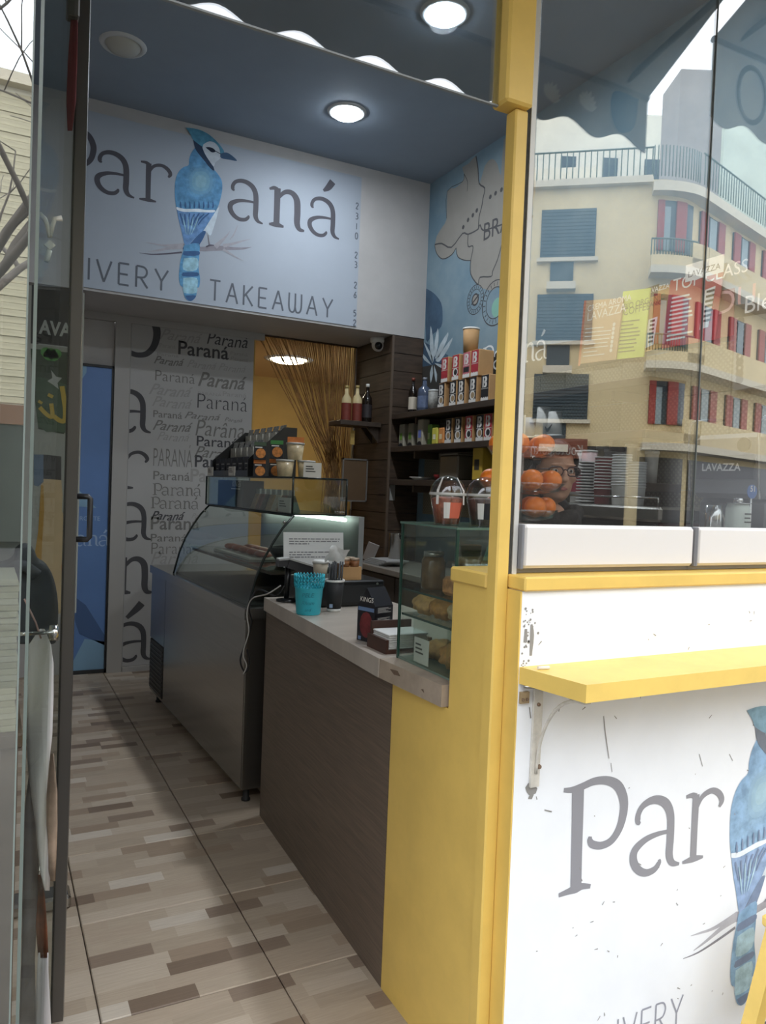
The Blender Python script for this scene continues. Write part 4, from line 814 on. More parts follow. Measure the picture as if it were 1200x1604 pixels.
for i, (px, c) in enumerate(((696, lred), (713, lred), (730, lpk), (743, lred))):
    coffee(yx(px, 590), 2.382, c, i == 1, ords[i]+' red labelled coffee box from the bottles in the upper row', h=.19)
for i, (px, c) in enumerate(((702, lblk), (717, lblk), (734, lred), (751, lblk), (764, lred), (779, lblk))):
    coffee(yx(px, 680), 1.916, c, True, ords[i]+' coffee box from the tea packets on the second shelf', h=.19)
yk = yx(728, 550)
kc = thing('kraft_tub', 'tall plain kraft paper tub on top of the upper row of coffee boxes', 'tub', (3.10, yk, 2.573))
MB().lathe((3.10, yk, 2.573), [(.052, 0), (.06, .17)], 20).build('body', kraft, kc); MB().lathe((3.10, yk, 2.573), [(.062, .165), (.064, .17), (.062, .178), (.05, .178)], 20).build('rim', whc, kc)
yb_ = yx(644, 640, 3.12)
bottle('liqueur_bottle', 'slim dark bottle with a white label beside the square clear bottle', 3.12, yx(646, 640, 3.12), 2.191, .036, .30, dkg, mat('red_cap', '#7c3b2c', .4), mat('cream_label', '#c9beac', .6))
t = bottle('liqueur_bottle', 'broad shouldered blue grey bottle next to the black coffee boxes', 3.12, yx(664, 640, 3.12), 2.191, .056, .28, mat('blue_grey_glass', '#4a5468', .15, spec=.6), mat('grey_cap', '#7b7f86', .3), mat('blue_label', '#5d6a86', .5, vary=.2, scale=30), prof=[(.052, 0), (.056, .01), (.056, .15), (.05, .19), (.02, .215), (.016, .26)])
t = thing('canister', 'small grey patterned canister between bottle and coffee boxes', 'canister', (3.12, yx(679, 635, 3.12), 2.191)); q = WL[t.name]
MB().lathe(q, [(.045, 0), (.045, .15)], 18).build('body', mat('grey_pattern', '#8c8b86', .5, vary=.3, scale=40), t); MB().lathe(q, [(.046, .15), (.046, .165), (.03, .168)], 18).build('lid', lring, t)
def pouch(px, py, z, x, w_, d_, h, cols, label, nm='tea_pouch', cat='packet', sq=None):
    y = pX(px, py, x).y
    t = thing(nm, label, cat, (x+d_/2, y, z))
    mb = MB(); mb.box(x, x+d_, y-w_/2, y+w_/2, z, z+h, bev=.008); mb.build('packet', cols[0], t)
    pl = RIGHTW(x); mb = MB(); rect(mb, pl, -(y+w_*.25), -(y-w_*.25), z+h*.3, z+h*.6, 0, .001); mb.build('label', cols[1], t)
    if len(cols) > 2: mb = MB(); mb.lathe((x-.001, y, z+.0), [(w_*.42, 0), (w_*.42, .002)], 16, axis=(-1, 0, 0)); mb = MB(); poly(mb, pl, [(-y+w_*.45*math.cos(k*math.pi/10), z+.002+h*.16*math.sin(k*math.pi/10)) for k in range(11)], 0, .0012); mb.build('base_print', cols[2], t)
    return t
tpk = mat('pouch_tan', '#9b9484', .7); gsq = mat('green_square', '#6f9c3c', .6); bsq = mat('blue_square', '#6473b8', .6)
pouch(628, 690, 1.916, 3.06, .085, .07, .19, (tpk, gsq, lblk), 'tan tea pouch with a green square at the far end of the second shelf')
pouch(642, 690, 1.916, 3.06, .085, .07, .19, (mat('pouch_dim', '#8a8474', .7), mat('olive_square', '#5f8238', .6), lblk), 'tan tea pouch with an olive square between two others')
pouch(657, 690, 1.916, 3.05, .085, .07, .21, (tpk, bsq, lblk), 'tan tea pouch with a blue square on the second shelf')
pouch(671, 685, 1.916, 3.10, .08, .08, .17, (mat('tea_green', '#7fae52', .6), mat('tea_pale', '#cfd8a0', .6)), 'bright green tea packet behind the yellow one')
pouch(680, 690, 1.916, 3.04, .08, .05, .13, (mat('tea_yellow', '#c9c150', .6), mat('tea_white', '#e4dfc0', .6)), 'yellow green tea packet on the second shelf')
pouch(690, 690, 1.916, 3.04, .075, .05, .125, (mat('tea_orange', '#cf8a4c', .6), mat('tea_cream', '#e6cfa4', .6)), 'small orange tea packet beside the black coffee box')
def plate(x, y, z, r, mt, label): o = MB().lathe((x, y, z), [(r*.55, 0), (r*.6, .004), (r, .022), (r*.97, .025), (r*.55, .009), (0, .008)], 26).build('plate', mt); return tag(o, label, 'plate')
plate(3.13, yx(660, 748, 3.13), 1.641, .10, mat('white_china', '#d8d6d2', .25), 'white plate lying on the third shelf')
o = MB().lathe((3.12, yx(690, 750, 3.12), 1.641), [(.03, 0), (.05, .02), (.055, .04), (.05, .045)], 18).build('red_dish', mat('red_ceramic', '#8c2b2c', .3)); tag(o, 'small red dish on the third shelf', 'dish')
t = thing('storage_box', 'tall clear storage tub standing on the third shelf', 'tub', (3.15, yx(716, 730, 3.15), 1.641)); q = WL[t.name]
MB().box(q.x-.08, q.x+.08, q.y-.13, q.y+.13, q.z, q.z+.19, bev=.012).build('body', mat('smoky_plastic', '#6d6558', .25), t); MB().box(q.x-.085, q.x+.085, q.y-.135, q.y+.135, q.z+.19, q.z+.205, bev=.006).build('lid', mat('grey_lid', '#7c766b', .4), t)
t = pouch(747, 725, 1.641, 3.05, .12, .1, .25, (mat('box_yellow', '#c6a53c', .6), mat('box_dark', '#3a342a', .6)), 'tall yellow printed carton on the third shelf', 'yellow_carton', 'carton')
# ================================================================== menu posters on the right wall, beyond the window
c5 = lambda x, y: (860+x/3.529, 400+y/3.529)
def board(pts, label, mt, extra, cat='poster', x=3.26, th=.008, nm='menu_poster'):
    Q = [pX(*c5(*p), x) for p in pts]; pl = RIGHTW(x); A = [(-q.y, q.z) for q in Q]
    t = thing(nm, label, cat, sum(Q, Vector())/4-Vector((0, 0, 0)))
    MB().prism([pl.pt(*a) for a in A], pl.n*-th).build('sheet', mt, t)
    mb = MB(); mats = extra(mb, pl, A); mb.build('print', mats, t)
    return t
def lerp2(A, s, t_): a = [A[0][i]+(A[1][i]-A[0][i])*s for i in (0, 1)]; b = [A[3][i]+(A[2][i]-A[3][i])*s for i in (0, 1)]; return (a[0]+(b[0]-a[0])*t_, a[1]+(b[1]-a[1])*t_)
def bars(mb, pl, A, rows, mi, s0=.08, s1=.8, t0=.25, t1=.95, wd=.012):
    random.seed(len(A)*7+rows)
    for k in range(rows):
        t_ = t0+(t1-t0)*k/rows; e = s0+(s1-s0)*random.uniform(.55, 1); a, b = lerp2(A, s0, t_), lerp2(A, e, t_); ribbon(mb, pl, [(*a, wd), (*b, wd)], mi, .0012)
inkw = mat('print_white', '#e6e2dc', .6); inkd = mat('print_dark', '#3f3f3a', .6)
def ex_green(mb, pl, A):
    a, b = lerp2(A, .12, .27), lerp2(A, .95, .22); put(mb, 'BIO ORGANIC', pl, *a, w=.30, d=.0013, mi=0); a = lerp2(A, .12, .36); put(mb, 'COFFEE', pl, *a, w=.2, d=.0013, mi=0); bars(mb, pl, A, 9, 0, t0=.45, s1=.85, wd=.007); return [mat('olive_ink', '#6b7a33', .6)]
board([(410, 200), (560, 180), (522, 560), (368, 575)], 'lime green poster for organic coffee on the right wall', mat('lime_poster', '#c6d65a', .6, vary=.05, scale=4), ex_green)
def ex_red(mb, pl, A):
    a = lerp2(A, .08, .17); put(mb, 'TOP CLASS', pl, *a, w=.46, d=.0013, mi=0); bars(mb, pl, A, 11, 0, t0=.27, s1=.62, wd=.01); q = lerp2(A, .3, .02); rect(mb, pl, q[0], q[0]+.24, q[1]-.02, q[1]+.07, 0, .0014); put(mb, 'LAVAZZA', pl, q[0]+.02, q[1], w=.2, d=.002, mi=1)
    a, b, c, d_ = lerp2(A, .72, .25), lerp2(A, .9, .22), lerp2(A, .86, .8), lerp2(A, .70, .82); poly(mb, pl, [d_, c, b, a], 0, .0013)
    for k in range(7): q = lerp2(A, .75, .3+.07*k); rect(mb, pl, q[0], q[0]+.05, q[1], q[1]+.012, 1, .002)
    return [inkw, mat('poster_black', '#26241f', .6)]
board([(672, 140), (965, 75), (915, 465), (622, 515)], 'red poster with a price strip on the right wall', mat('red_poster', '#b0323a', .6, vary=.06, scale=4), ex_red)
def ex_or(mb, pl, A):
    q = lerp2(A, .05, .12); a, b, c, d_ = lerp2(A, -.3, 0), lerp2(A, .45, -.04), lerp2(A, .42, .14), lerp2(A, -.32, .16); poly(mb, pl, [d_, c, b, a], 1, .0013); put(mb, 'LAVAZZA', pl, d_[0]+.02, d_[1]+.025, w=.17, d=.002, mi=0)
    a, b, c, d_ = lerp2(A, .1, .5), lerp2(A, .55, .48), lerp2(A, .5, .92), lerp2(A, .05, .95); poly(mb, pl, [d_, c, b, a], 0, .0013)
    for k in range(6): q = lerp2(A, .2, .55+.065*k); rect(mb, pl, q[0], q[0]+.035, q[1], q[1]+.012, 1, .002)
    a = lerp2(A, .1, .3); put(mb, 'ANIC', pl, *a, w=.08, d=.0013, mi=1); return [inkw, mat('poster_black', '#26241f')]
board([(560, 180), (672, 160), (632, 505), (522, 535)], 'narrow orange brown poster between the lime green and the red one', mat('orange_poster', '#b98a48', .6, vary=.1, scale=4), ex_or, x=3.274, th=.004)
def ex_cream(mb, pl, A):
    a = lerp2(A, .1, .18); put(mb, 'CREMA AROMA', pl, *a, w=.36, d=.0013, mi=0); a = lerp2(A, .12, .33); put(mb, 'LAVAZZA', pl, *a, w=.32, d=.0013, mi=0); bars(mb, pl, A, 8, 0, t0=.45, s1=.8, wd=.006)
    for k in range(7): q = lerp2(A, .85, .42+.07*k); disc(mb, pl, q[0], q[1], .012, 0, .0013, n=8)
    poly(mb, pl, [lerp2(A, -.04, 1.03), lerp2(A, .02, 1.03), lerp2(A, .04, 0), lerp2(A, -.02, 0)], 1, .0014); return [mat('cream_ink', '#efe6d2', .6), mat('orange_border', '#cf7a52', .6)]
board([(200, 250), (412, 235), (368, 575), (170, 600)], 'beige poster with an orange edge on the right wall', mat('beige_poster', '#c7a27a', .6, vary=.05, scale=4), ex_cream, x=3.248)
def ex_blend(mb, pl, A):
    poly(mb, pl, [lerp2(A, 0, .15), lerp2(A, 1, .15), lerp2(A, 1, 0), lerp2(A, 0, 0)], 1, .0012); a = lerp2(A, .2, .115); put(mb, 'Blend', pl, *a, w=.26, d=.002, mi=0)
    for k in range(11): q = lerp2(A, .12, .2+.068*k); disc(mb, pl, q[0], q[1], .022, 1, .0012, r2=(.008 if k in (6, 8) else .0005), n=14)
    return [inkw, mat('board_black', '#1f1f21', .5)]
board([(1028, 275), (1330, 235), (1322, 690), (1018, 750)], 'grey sign board with a black heading at the right end of the wall', mat('grey_board', '#8d8a80', .6), ex_blend, nm='sign_board', cat='sign board')
def ex_du(mb, pl, A): a = lerp2(A, .15, .5); put(mb, 'DU', pl, *a, w=.22, d=.0013, mi=0); return [mat('pale_red_ink', '#d9a3a0', .6)]
board([(915, 200), (1025, 180), (1020, 440), (905, 465)], 'dark red poster between the price strip and the grey sign board', mat('dark_red_poster', '#7c2e33', .6, vary=.06, scale=4), ex_du, x=3.275, th=.004)
# ================================================================== stainless display fridge
steel = mat('brushed_steel', '#aaa7a1', .24, metal=.95, vary=.05, scale=3, stretch=(1, 1, 30)); steeld = mat('dark_grille', '#262524', .5); edge = mat('steel_edge', '#b3b0aa', .22, metal=.9)
F0 = Vector((1.108, 3.535, 0)); F1 = Vector((1.04, 5.55, 0)); fu = (F1-F0).normalized(); fw_ = Vector((fu.y, -fu.x, 0)); FL = (F1-F0).length
FP = lambda a, b, z: F0+fu*a+fw_*b+Vector((0, 0, z))
def fbox(mb, a0, a1, b0, b1, z0, z1, mi=0): mb.prism([FP(a0, b0, z0), FP(a1, b0, z0), FP(a1, b1, z0), FP(a0, b1, z0)], (0, 0, z1-z0), mi); return mb
fr = thing('display_fridge', 'stainless steel counter fridge with a curved glass top', 'fridge', FP(FL/2, .35, 0))
fbox(MB(), 0, FL, .006, .74, .075, .905).build('body', steel, fr)
fbox(MB(), .004, 1.60, 0, .007, .085, .90).build('front_panel', steel, fr); fbox(MB(), 1.606, FL-.004, 0, .007, .45, .90).build('front_panel', steel, fr)
mb = MB(); fbox(mb, 1.62, FL-.02, -.002, .007, .10, .44)
g_ = mb.build('grille', steeld, fr)
mb = MB()
for k in range(11): fbox(mb, 1.63, FL-.03, -.006, -.001, .115+k*.029, .125+k*.029)
mb.build('louvre', mat('grille_fin', '#3b3937', .4, metal=.5), g_)['kind'] = 'stuff'
fbox(MB(), -.012, FL+.012, -.012, .75, .905, .957).build('top_slab', edge, fr)
for a in (.06, FL-.1):
    for b in (.05, .62): MB().lathe(FP(a, b, 0), [(.022, 0), (.022, .01), (.016, .015), (.016, .075)], 12).build('leg', mat('black_rubber', '#222', .7) if False else mat('black_leg', '#201f1f', .6), fr)
CASEG = glass('vitrine_glass', .09, (.90, .95, .93)); gedge = mat('glass_edge_dark', '#1d2423', .2)
prof = [(.015, .958), (.030, 1.02), (.05, 1.10), (.085, 1.19), (.13, 1.27), (.18, 1.345), (.235, 1.405)]
vit = thing('glass_vitrine', 'curved glass vitrine on top of the steel fridge', 'display case', FP(.75, .3, .957))
mb = MB(); vs = []
for b, z in prof: vs += [FP(.02, b, z), FP(1.47, b, z)]
mb.add(vs, [(2*i, 2*i+1, 2*i+3, 2*i+2) for i in range(len(prof)-1)], 0, True); mb.build('front_glass', CASEG, vit)
for a in (.02, 1.47):
    mb = MB(); mb.add([FP(a, b, z) for b, z in prof]+[FP(a, .60, 1.405), FP(a, .60, .958)], [tuple(range(len(prof)+2))]); mb.build('end_glass', CASEG, vit)
    MB().tube([FP(a, b, z) for b, z in prof], .006, 6).build('edge_strip', gedge, vit)
MB().tube([FP(.02, .235, 1.405), FP(1.47, .235, 1.405)], .006, 6).build('edge_strip', gedge, vit)
fbox(MB(), .02, 1.47, .60, .63, 1.132, 1.405).build('back_panel', mat('grey_back_panel', '#8b8d8c', .5), vit)
fbox(MB(), .02, 1.47, .60, .63, .958, 1.13).build('lower_back_panel', mat('dark_deck', '#232523'), vit)  # dark colour stands in for the gloom under the shelf
fbox(MB(), .03, 1.46, .12, .59, 1.13, 1.138).build('glass_shelf', CASEG, vit); fbox(MB(), .04, 1.46, .13, .59, 1.112, 1.129).build('shelf_board', mat('shelf_brown', '#4f4238', .5), vit)
fbox(MB(), .03, 1.46, .03, .59, .958, .97).build('deck', mat('dark_deck', '#232523', .4), vit)
tubel = MB().tube([FP(.10, .56, 1.385), FP(1.38, .56, 1.385)], .010, 8).build('light_tube', mat('vitrine_tube_lit', (.82, 1.0, .88), emit=7.), vit)
for a in (.05, 1.44): MB().lathe(FP(a, .2, 1.37), [(.010, -.006), (.010, .006)], 10, axis=(fw_.x, fw_.y, .8)).build('clip', edge, vit)
meat = mat('cured_meat', '#9a5a48', .5, vary=.3, scale=14); bread = mat('bread_crust', '#b98648', .7, vary=.35, scale=38, bump=.5); bun = mat('bun_crust', '#cfa268', .7, vary=.3, scale=34, bump=.5)
blackp = mat('black_plastic', '#171718', .3); clearp = glass('clear_plastic', .12, (.95, .95, .94), rough=.08)
t = thing('food_tray', 'tray of wrapped cold cuts on the upper shelf of the curved vitrine', 'tray', FP(.85, .35, 1.14)); fbox(MB(), .50, 1.15, .18, .52, 1.139, 1.15).build('tray', mat('white_tray', '#c9c6c0', .4), t)
random.seed(2)
for k in range(9): q = FP(.56+.068*k, .28+.1*(k % 2), 1.165); MB().ball(q, (.05, .07, .018), 12, 6, fn=lambda d: 1+.1*math.sin(d.x*9)).build('slice_pile', meat, t)
t = thing('black_bowl', 'black serving bowl at the street end of the curved vitrine', 'bowl', FP(.28, .33, 1.139)); MB().lathe(FP(.28, .33, 1.139), [(.05, 0), (.07, .01), (.105, .06), (.115, .09), (.108, .09), (.09, .05), (0, .015)], 26).build('bowl', blackp, t)
# rectangular glass case on the vitrine
uc = thing('countertop_glass_case', 'long rectangular glass case standing on the curved vitrine', 'display case', FP(.8, .38, 1.41))
a0_, a1_, b0_, b1_ = .065, 1.58, .245, .545
for nm, bx in (('front_glass', (a0_, a1_, b0_, b0_+.004, 1.414, 1.59)), ('end_glass', (a0_, a0_+.004, b0_, b1_, 1.414, 1.59)), ('end_glass', (a1_-.004, a1_, b0_, b1_, 1.414, 1.59)), ('top_glass', (a0_, a1_, b0_, b1_, 1.59, 1.598))):
    fbox(MB(), *bx).build(nm, CASEG, uc)
fbox(MB(), a0_, a1_, b0_, b1_, 1.406, 1.414).build('base', gedge, uc)
for a, b in ((a0_, b0_), (a0_, b1_), (a1_, b0_), (a1_, b1_)): MB().tube([FP(a, b, 1.41), FP(a, b, 1.598)], .005, 6).build('edge_strip', gedge, uc)
for p0, p1 in ((FP(a0_, b0_, 1.596), FP(a1_, b0_, 1.596)), (FP(a0_, b1_, 1.596), FP(a1_, b1_, 1.596)), (FP(a0_, b0_, 1.596), FP(a0_, b1_, 1.596))): MB().tube([p0, p1], .004, 6).build('edge_strip', gedge, uc)
# goods in and on that case
kin = mat('kings_dark_blue', '#262a38', .5, vary=.12, scale=12); silver = mat('silver_foil', '#c6c6c2', .3, metal=.3)
def fpl(b): return Pl(FP(0, b, 0), -fu, (0, 0, 1))      # reads from the aisle
t = thing('display_carton', 'dark blue display carton standing in the far half of the rectangular glass case', 'carton', FP(1.15, .32, 1.415)); fbox(MB(), .90, 1.40, .27, .40, 1.415, 1.575).build('carton', kin, t)
mb = MB(); put(mb, 'KINGS', fpl(.27), -1.10, 1.535, w=.16, d=.002, shear=.2, bold=.006); rect(mb, fpl(.27), -1.12, -.95, 1.52, 1.526, 0, .002); mb.build('lettering', inkw, t)
cols = ['#8e6b4a', '#6f3b34', '#3b3733', '#a5865a', '#c6b9a2', '#7d4a36', '#57524a']
for k in range(7):
    a = .82-k*.085; q = FP(a, .34, 1.415); t = thing('snack_pouch', 'small clear snack pouch, %s from the dark blue carton in the rectangular glass case' % ords[k], 'packet', q, 'snack pouches in the rectangular glass case')
    MB().add([FP(a-.032, .30, 1.415), FP(a+.032, .30, 1.415), FP(a+.032, .38, 1.415), FP(a-.032, .38, 1.415), FP(a-.028, .33, 1.50), FP(a+.028, .33, 1.50), FP(a+.028, .35, 1.50), FP(a-.028, .35, 1.50)], [(3, 2, 1, 0), (4, 5, 6, 7), (0, 1, 5, 4), (1, 2, 6, 5), (2, 3, 7, 6), (3, 0, 4, 7)]).build('pouch', mat('snack_%d' % k, cols[k], .45, vary=.25, scale=40), t)
    fbox(MB(), a-.029, a+.029, .335, .345, 1.50, 1.53).build('top_seal', mat('clear_seal', '#b4b4ae', .25), t)
def card(fn, label, nm='price_card', lines=3, mt=None):
    o = thing(nm, label, 'price card', fn(.5, 0, 0)); vs = [fn(u, v, d) for d in (0, .002) for u, v in ((0, 0), (1, 0), (1, 1), (0, 1))]
    MB().add(vs, [(3, 2, 1, 0), (4, 5, 6, 7), (0, 1, 5, 4), (1, 2, 6, 5), (2, 3, 7, 6), (3, 0, 4, 7)]).build('card', mt or mat('card_white', '#d6d3cb', .6), o)
    mb = MB()
    for k in range(lines): v = .78-.5*k/max(1, lines); mb.add([fn(.12, v, .0028), fn(.5+.3*((k*37) % 7)/7, v, .0028), fn(.5+.3*((k*37) % 7)/7, v-.07, .0028), fn(.12, v-.07, .0028)], [(3, 2, 1, 0)])
    mb.build('print', inkd, o); return o
card(lambda u, v, d: FP(.30-.17*u, .262-d, 1.416+.075*v), 'white price card inside the street end of the rectangular glass case')
card(lambda u, v, d: FP(1.42-.12*u, .235-d-.03, 1.60+.055*v+.0), 'white price card at the far end on top of the rectangular case')
card(lambda u, v, d: FP(.98-.12*u, .235-d-.03, 1.60+.055*v), 'white price card under the black chocolate boxes')
stand = thing('chocolate_stand', 'black stepped cardboard stand of packed sweets on the rectangular glass case', 'display stand', FP(1.05, .40, 1.598))
mb = MB(); mb.prism([FP(.77, .25, 1.599), FP(.77, .55, 1.599), FP(.77, .55, 1.90), FP(.77, .47, 1.90), FP(.77, .25, 1.70)], fu*.01); mb.build('side_panel', blackp, stand)
mb = MB(); mb.prism([FP(1.48, .25, 1.599), FP(1.48, .55, 1.599), FP(1.48, .55, 1.90), FP(1.48, .47, 1.90), FP(1.48, .25, 1.70)], fu*.01); mb.build('side_panel', blackp, stand)
for b, z in ((.26, 1.68), (.36, 1.77), (.46, 1.86)): fbox(MB(), .78, 1.48, b, b+.085, z-.075, z-.068).build('step', blackp, stand); fbox(MB(), .78, 1.48, b-.004, b, z-.08, z-.045).build('step_lip', blackp, stand)
fbox(MB(), .78, 1.48, .545, .551, 1.6, 1.90).build('back_panel', blackp, stand)
n_ = 0
for row, (b, z) in enumerate(((.265, 1.612), (.365, 1.702), (.465, 1.792))):
    for k in range(6):
        if row == 1 and k == 5: continue
        a = 1.425-k*.115; dk = row == 0
        t = thing('chocolate_pack', ('black chocolate packet, %s from the far end of the lowest step' if dk else ('white printed packet, %s from the far end of the middle step' if row == 1 else 'white printed packet, %s from the far end of the top step')) % ords[k], 'packet', FP(a, b+.03, z), 'sweet packets on the black stand')
        fbox(MB(), a-.046, a+.046, b+.005, b+.06, z, z+(.10 if dk else .085)).build('packet', lblk if dk else mat('pack_cream', '#bab6aa', .5, vary=.2, scale=60), t)
        if dk: mb = MB(); pl = fpl(b+.005); rect(mb, pl, -a-.03, -a+.03, z+.06, z+.068, 0, .001); rect(mb, pl, -a-.02, -a+.02, z+.035, z+.04, 0, .001); mb.build('print', mat('print_silver', '#8d8a84', .5), t)
        else: MB().add([FP(a-.045, b+.02, z+.085), FP(a+.045, b+.02, z+.085), FP(a+.05, b+.03, z+.125), FP(a-.05, b+.03, z+.125)], [(0, 1, 2, 3)]).build('film_top', mat('crinkled_film', '#a3a29c', .2, vary=.3, scale=70), t)
org = mat('pack_orange', '#c9773a', .6, vary=.2, scale=22); bgreen = mat('pack_green', '#3f7f3e', .6); food = mat('food_photo', '#c9803f', .6, vary=.35, scale=60)
def apx(px, b, z):          # distance along the case at which a column of the photo meets it
    lo, hi = -.2, 1.8
    for _ in range(40):
        mid = (lo+hi)/2; q = FP(mid, b, z)-O0; x = 600+FPX*q.dot(RV)/q.dot(_fw)
        if x > px: lo = mid
        else: hi = mid
    return mid
bu = Vector((.93, -.36, 0)).normalized(); bn_ = Vector((.36, .93, 0)).normalized()
for k, (px, z, top) in enumerate(((406, 1.5985, org), (431, 1.5985, org), (407, 1.70, mat('pack_dark_green', '#43543f', .6)), (433, 1.70, bgreen))):
    nm = ('lower left', 'lower right', 'dark green topped upper left', 'bright green topped upper right')[k]
    q = FP(apx(px, .29, z), .29, z); q.z = z
    t = thing('snack_bag', 'black snack bag with a food picture, %s of four' % nm, 'snack bag', q, 'snack bags on the rectangular case')
    w2, h2 = .036, .098
    MB().add([q-bu*w2, q+bu*w2, q+bu*w2+bn_*.035, q-bu*w2+bn_*.035, q-bu*w2*.95+Vector((0, 0, h2))+bn_*.012, q+bu*w2*.95+Vector((0, 0, h2))+bn_*.012, q+bu*w2*.95+Vector((0, 0, h2))+bn_*.02, q-bu*w2*.95+Vector((0, 0, h2))+bn_*.02], [(3, 2, 1, 0), (4, 5, 6, 7), (0, 1, 5, 4), (1, 2, 6, 5), (2, 3, 7, 6), (3, 0, 4, 7)]).build('bag', lblk, t)
    pl = Pl(q-bn_*.0, bu, (bn_*.012+Vector((0, 0, h2))).normalized())
    mb = MB(); rect(mb, pl, -w2*.95, w2*.95, h2*.78, h2, 0, .001); mb.build('top_band', top, t)
    mb = MB(); disc(mb, pl, .004, h2*.34, .028, 0, .0012); mb.build('food_picture', food, t); mb = MB(); rect(mb, pl, -.028, .012, h2*.66, h2*.72, 0, .0013); mb.build('lettering', inkw, t)
tub_ = mat('tub_clear', '#c9b693', .25, vary=.3, scale=12)
for k, (px, z) in enumerate(((446, 1.5985), (479, 1.5985), (462, 1.691))):
    b = (.29, .40, .345)[k]; q = FP(max(.115, apx(px, b, z)), b, z); q.z = z; t = thing('granola_tub', ('clear tub of crumbs at the left of the trio by the snack bags', 'clear tub behind a price card at the street end', 'clear tub with an orange band on top of the other two')[k], 'tub', q, 'tubs on the rectangular case')
    MB().lathe(q, [(.038, 0), (.047, .082)], 20).build('body', tub_, t); MB().lathe(q, [(.049, .0815), (.049, .0915)], 20).build('lid', mat('tub_lid', '#b8b6b0', .3), t)
    if k == 2: MB().prism([q+Vector((0, 0, .092))-bu*.042-bn_*.03, q+Vector((0, 0, .092))+bu*.045-bn_*.03, q+Vector((0, 0, .092))+bu*.045+bn_*.03, q+Vector((0, 0, .092))-bu*.042+bn_*.03], (0, 0, .028)).build('label_box', org, t)
card(lambda u, v, d: FP(.075, .30, 1.5985)+bu*(.09*u+.002)-bn_*d+Vector((0, 0, .075*v)), 'handwritten price card in front of the clear tubs')
# ================================================================== service counter
lam = mat('grey_brown_laminate', '#6a5b4e', .45, vary=.22, scale=5, stretch=(1, 1.2, 40), bump=.03)
sc1 = thing('service_counter', 'grey brown wood grain service counter between fridge and yellow wall', 'counter', (1.4, 2.75, 0))
MB().prism([(1.1175, 2.06, .0), (1.1625, 3.40, .0), (1.1805, 3.40, .0), (1.1355, 2.06, .0)], (0, 0, .966)).build('front_panel', lam, sc1)
MB().prism([(1.137, 2.06, 0), (1.182, 3.40, 0), (1.68, 3.40, 0), (1.68, 2.06, 0)], (0, 0, .964)).build('body', mat('counter_carcass', '#4b4038', .6), sc1)
stone2 = mat('pale_counter_stone', '#b7aca0', .3, vary=.10, scale=3.5, stretch=(1, 3, 1)); worn = mat('worn_counter_edge', '#a39382', .6, vary=.12, scale=14)
cs = thing('counter_top', 'pale stone counter top with a worn front edge', 'counter top', (1.4, 2.7, .968)); MB().prism([(1.085, 2.095, .968), (1.152, 3.41, .968), (1.69, 3.41, .968), (1.69, 2.095, .968)], (0, 0, .06)).build('slab', stone2, cs)
cs = thing('counter_top', 'short chipped stone counter top under the pastry case', 'counter top', (1.4, 1.9, .968)); MB().prism([(1.10, 1.746, .968), (1.087, 2.091, .968), (1.69, 2.091, .968), (1.69, 1.746, .968)], (0, 0, .06)).build('slab', worn, cs)
mb = MB(); pl = Pl((1.0935, 1.9, 0), (0, -1, 0), (0, 0, 1))
for L in ([(-.13, .015), (-.08, .02), (-.06, .008), (-.1, .004)], [(.06, -.0), (.075, .004), (.08, -.006)]): mb = MB(); poly(mb, pl, [(a, .995+b) for a, b in L], 0, .004); mb.build('chip', mat('chip_dark', '#6a5748', .9), cs)
ZT = 1.0285
# bucket
bq = Vector((1.180, 2.925, ZT)); turq = mat('turquoise_enamel', '#35b3c6', .45, vary=.05, scale=8)
t = thing('tip_bucket', 'small turquoise metal bucket with a pierced lace rim', 'bucket', bq)
def lace(d): return 1
MB().lathe(bq, [(.047, 0), (.050, .006), (.0575, .105), (.0595, .108), (.0585, .112)], 30, cap=False).build('body', turq, t)
MB().lathe(bq, [(0, .002), (.047, .002)], 30, cap=False).build('bottom', turq, t)
mb = MB(); n_ = 26
for k in range(n_):
    a = 2*math.pi*k/n_; an = [a+2*math.pi/n_*f for f in (0, .5, 1)]
    P = lambda an_, r, z: bq+Vector((r*math.cos(an_), r*math.sin(an_), z))
    for z0, z1 in ((.112, .131), (.131, .15)):
        mb.tube([P(an[0], .0585+(z0-.11)*.08, z0), P(an[1], .0592+(z1-.11)*.08, z1), P(an[2], .0585+(z0-.11)*.08, z0)], .0026, 5)
    mb.tube([P(an[0], .0605, .15), P(an[1], .061, .163), P(an[2], .0605, .15)], .003, 5); mb.tube([P(an[0], .06, .131), P(an[2], .06, .131)], .0024, 5)
mb.build('lace_rim', turq, t)['kind'] = 'stuff'
mb = MB(); pl = Pl(bq+Vector((-.0225, -.0525, 0)).normalized()*.0575, Vector((.919, -.394, 0)), (0, 0, 1)); pl = Pl(bq+Vector((-.40, -.916, 0))*.0545, Vector((.916, -.40, 0)), (0, 0, 1))
put(mb, 'PELE', pl, -.026, .076, w=.05, d=.003, shear=.2); put(mb, 'Rhum', pl, -.027, .045, w=.052, d=.0015, shear=.3); put(mb, 'and', pl, -.014, .018, w=.028, d=.001, shear=.3); mb.build('lettering', mat('turquoise_dark', '#1f7d90', .6), t)
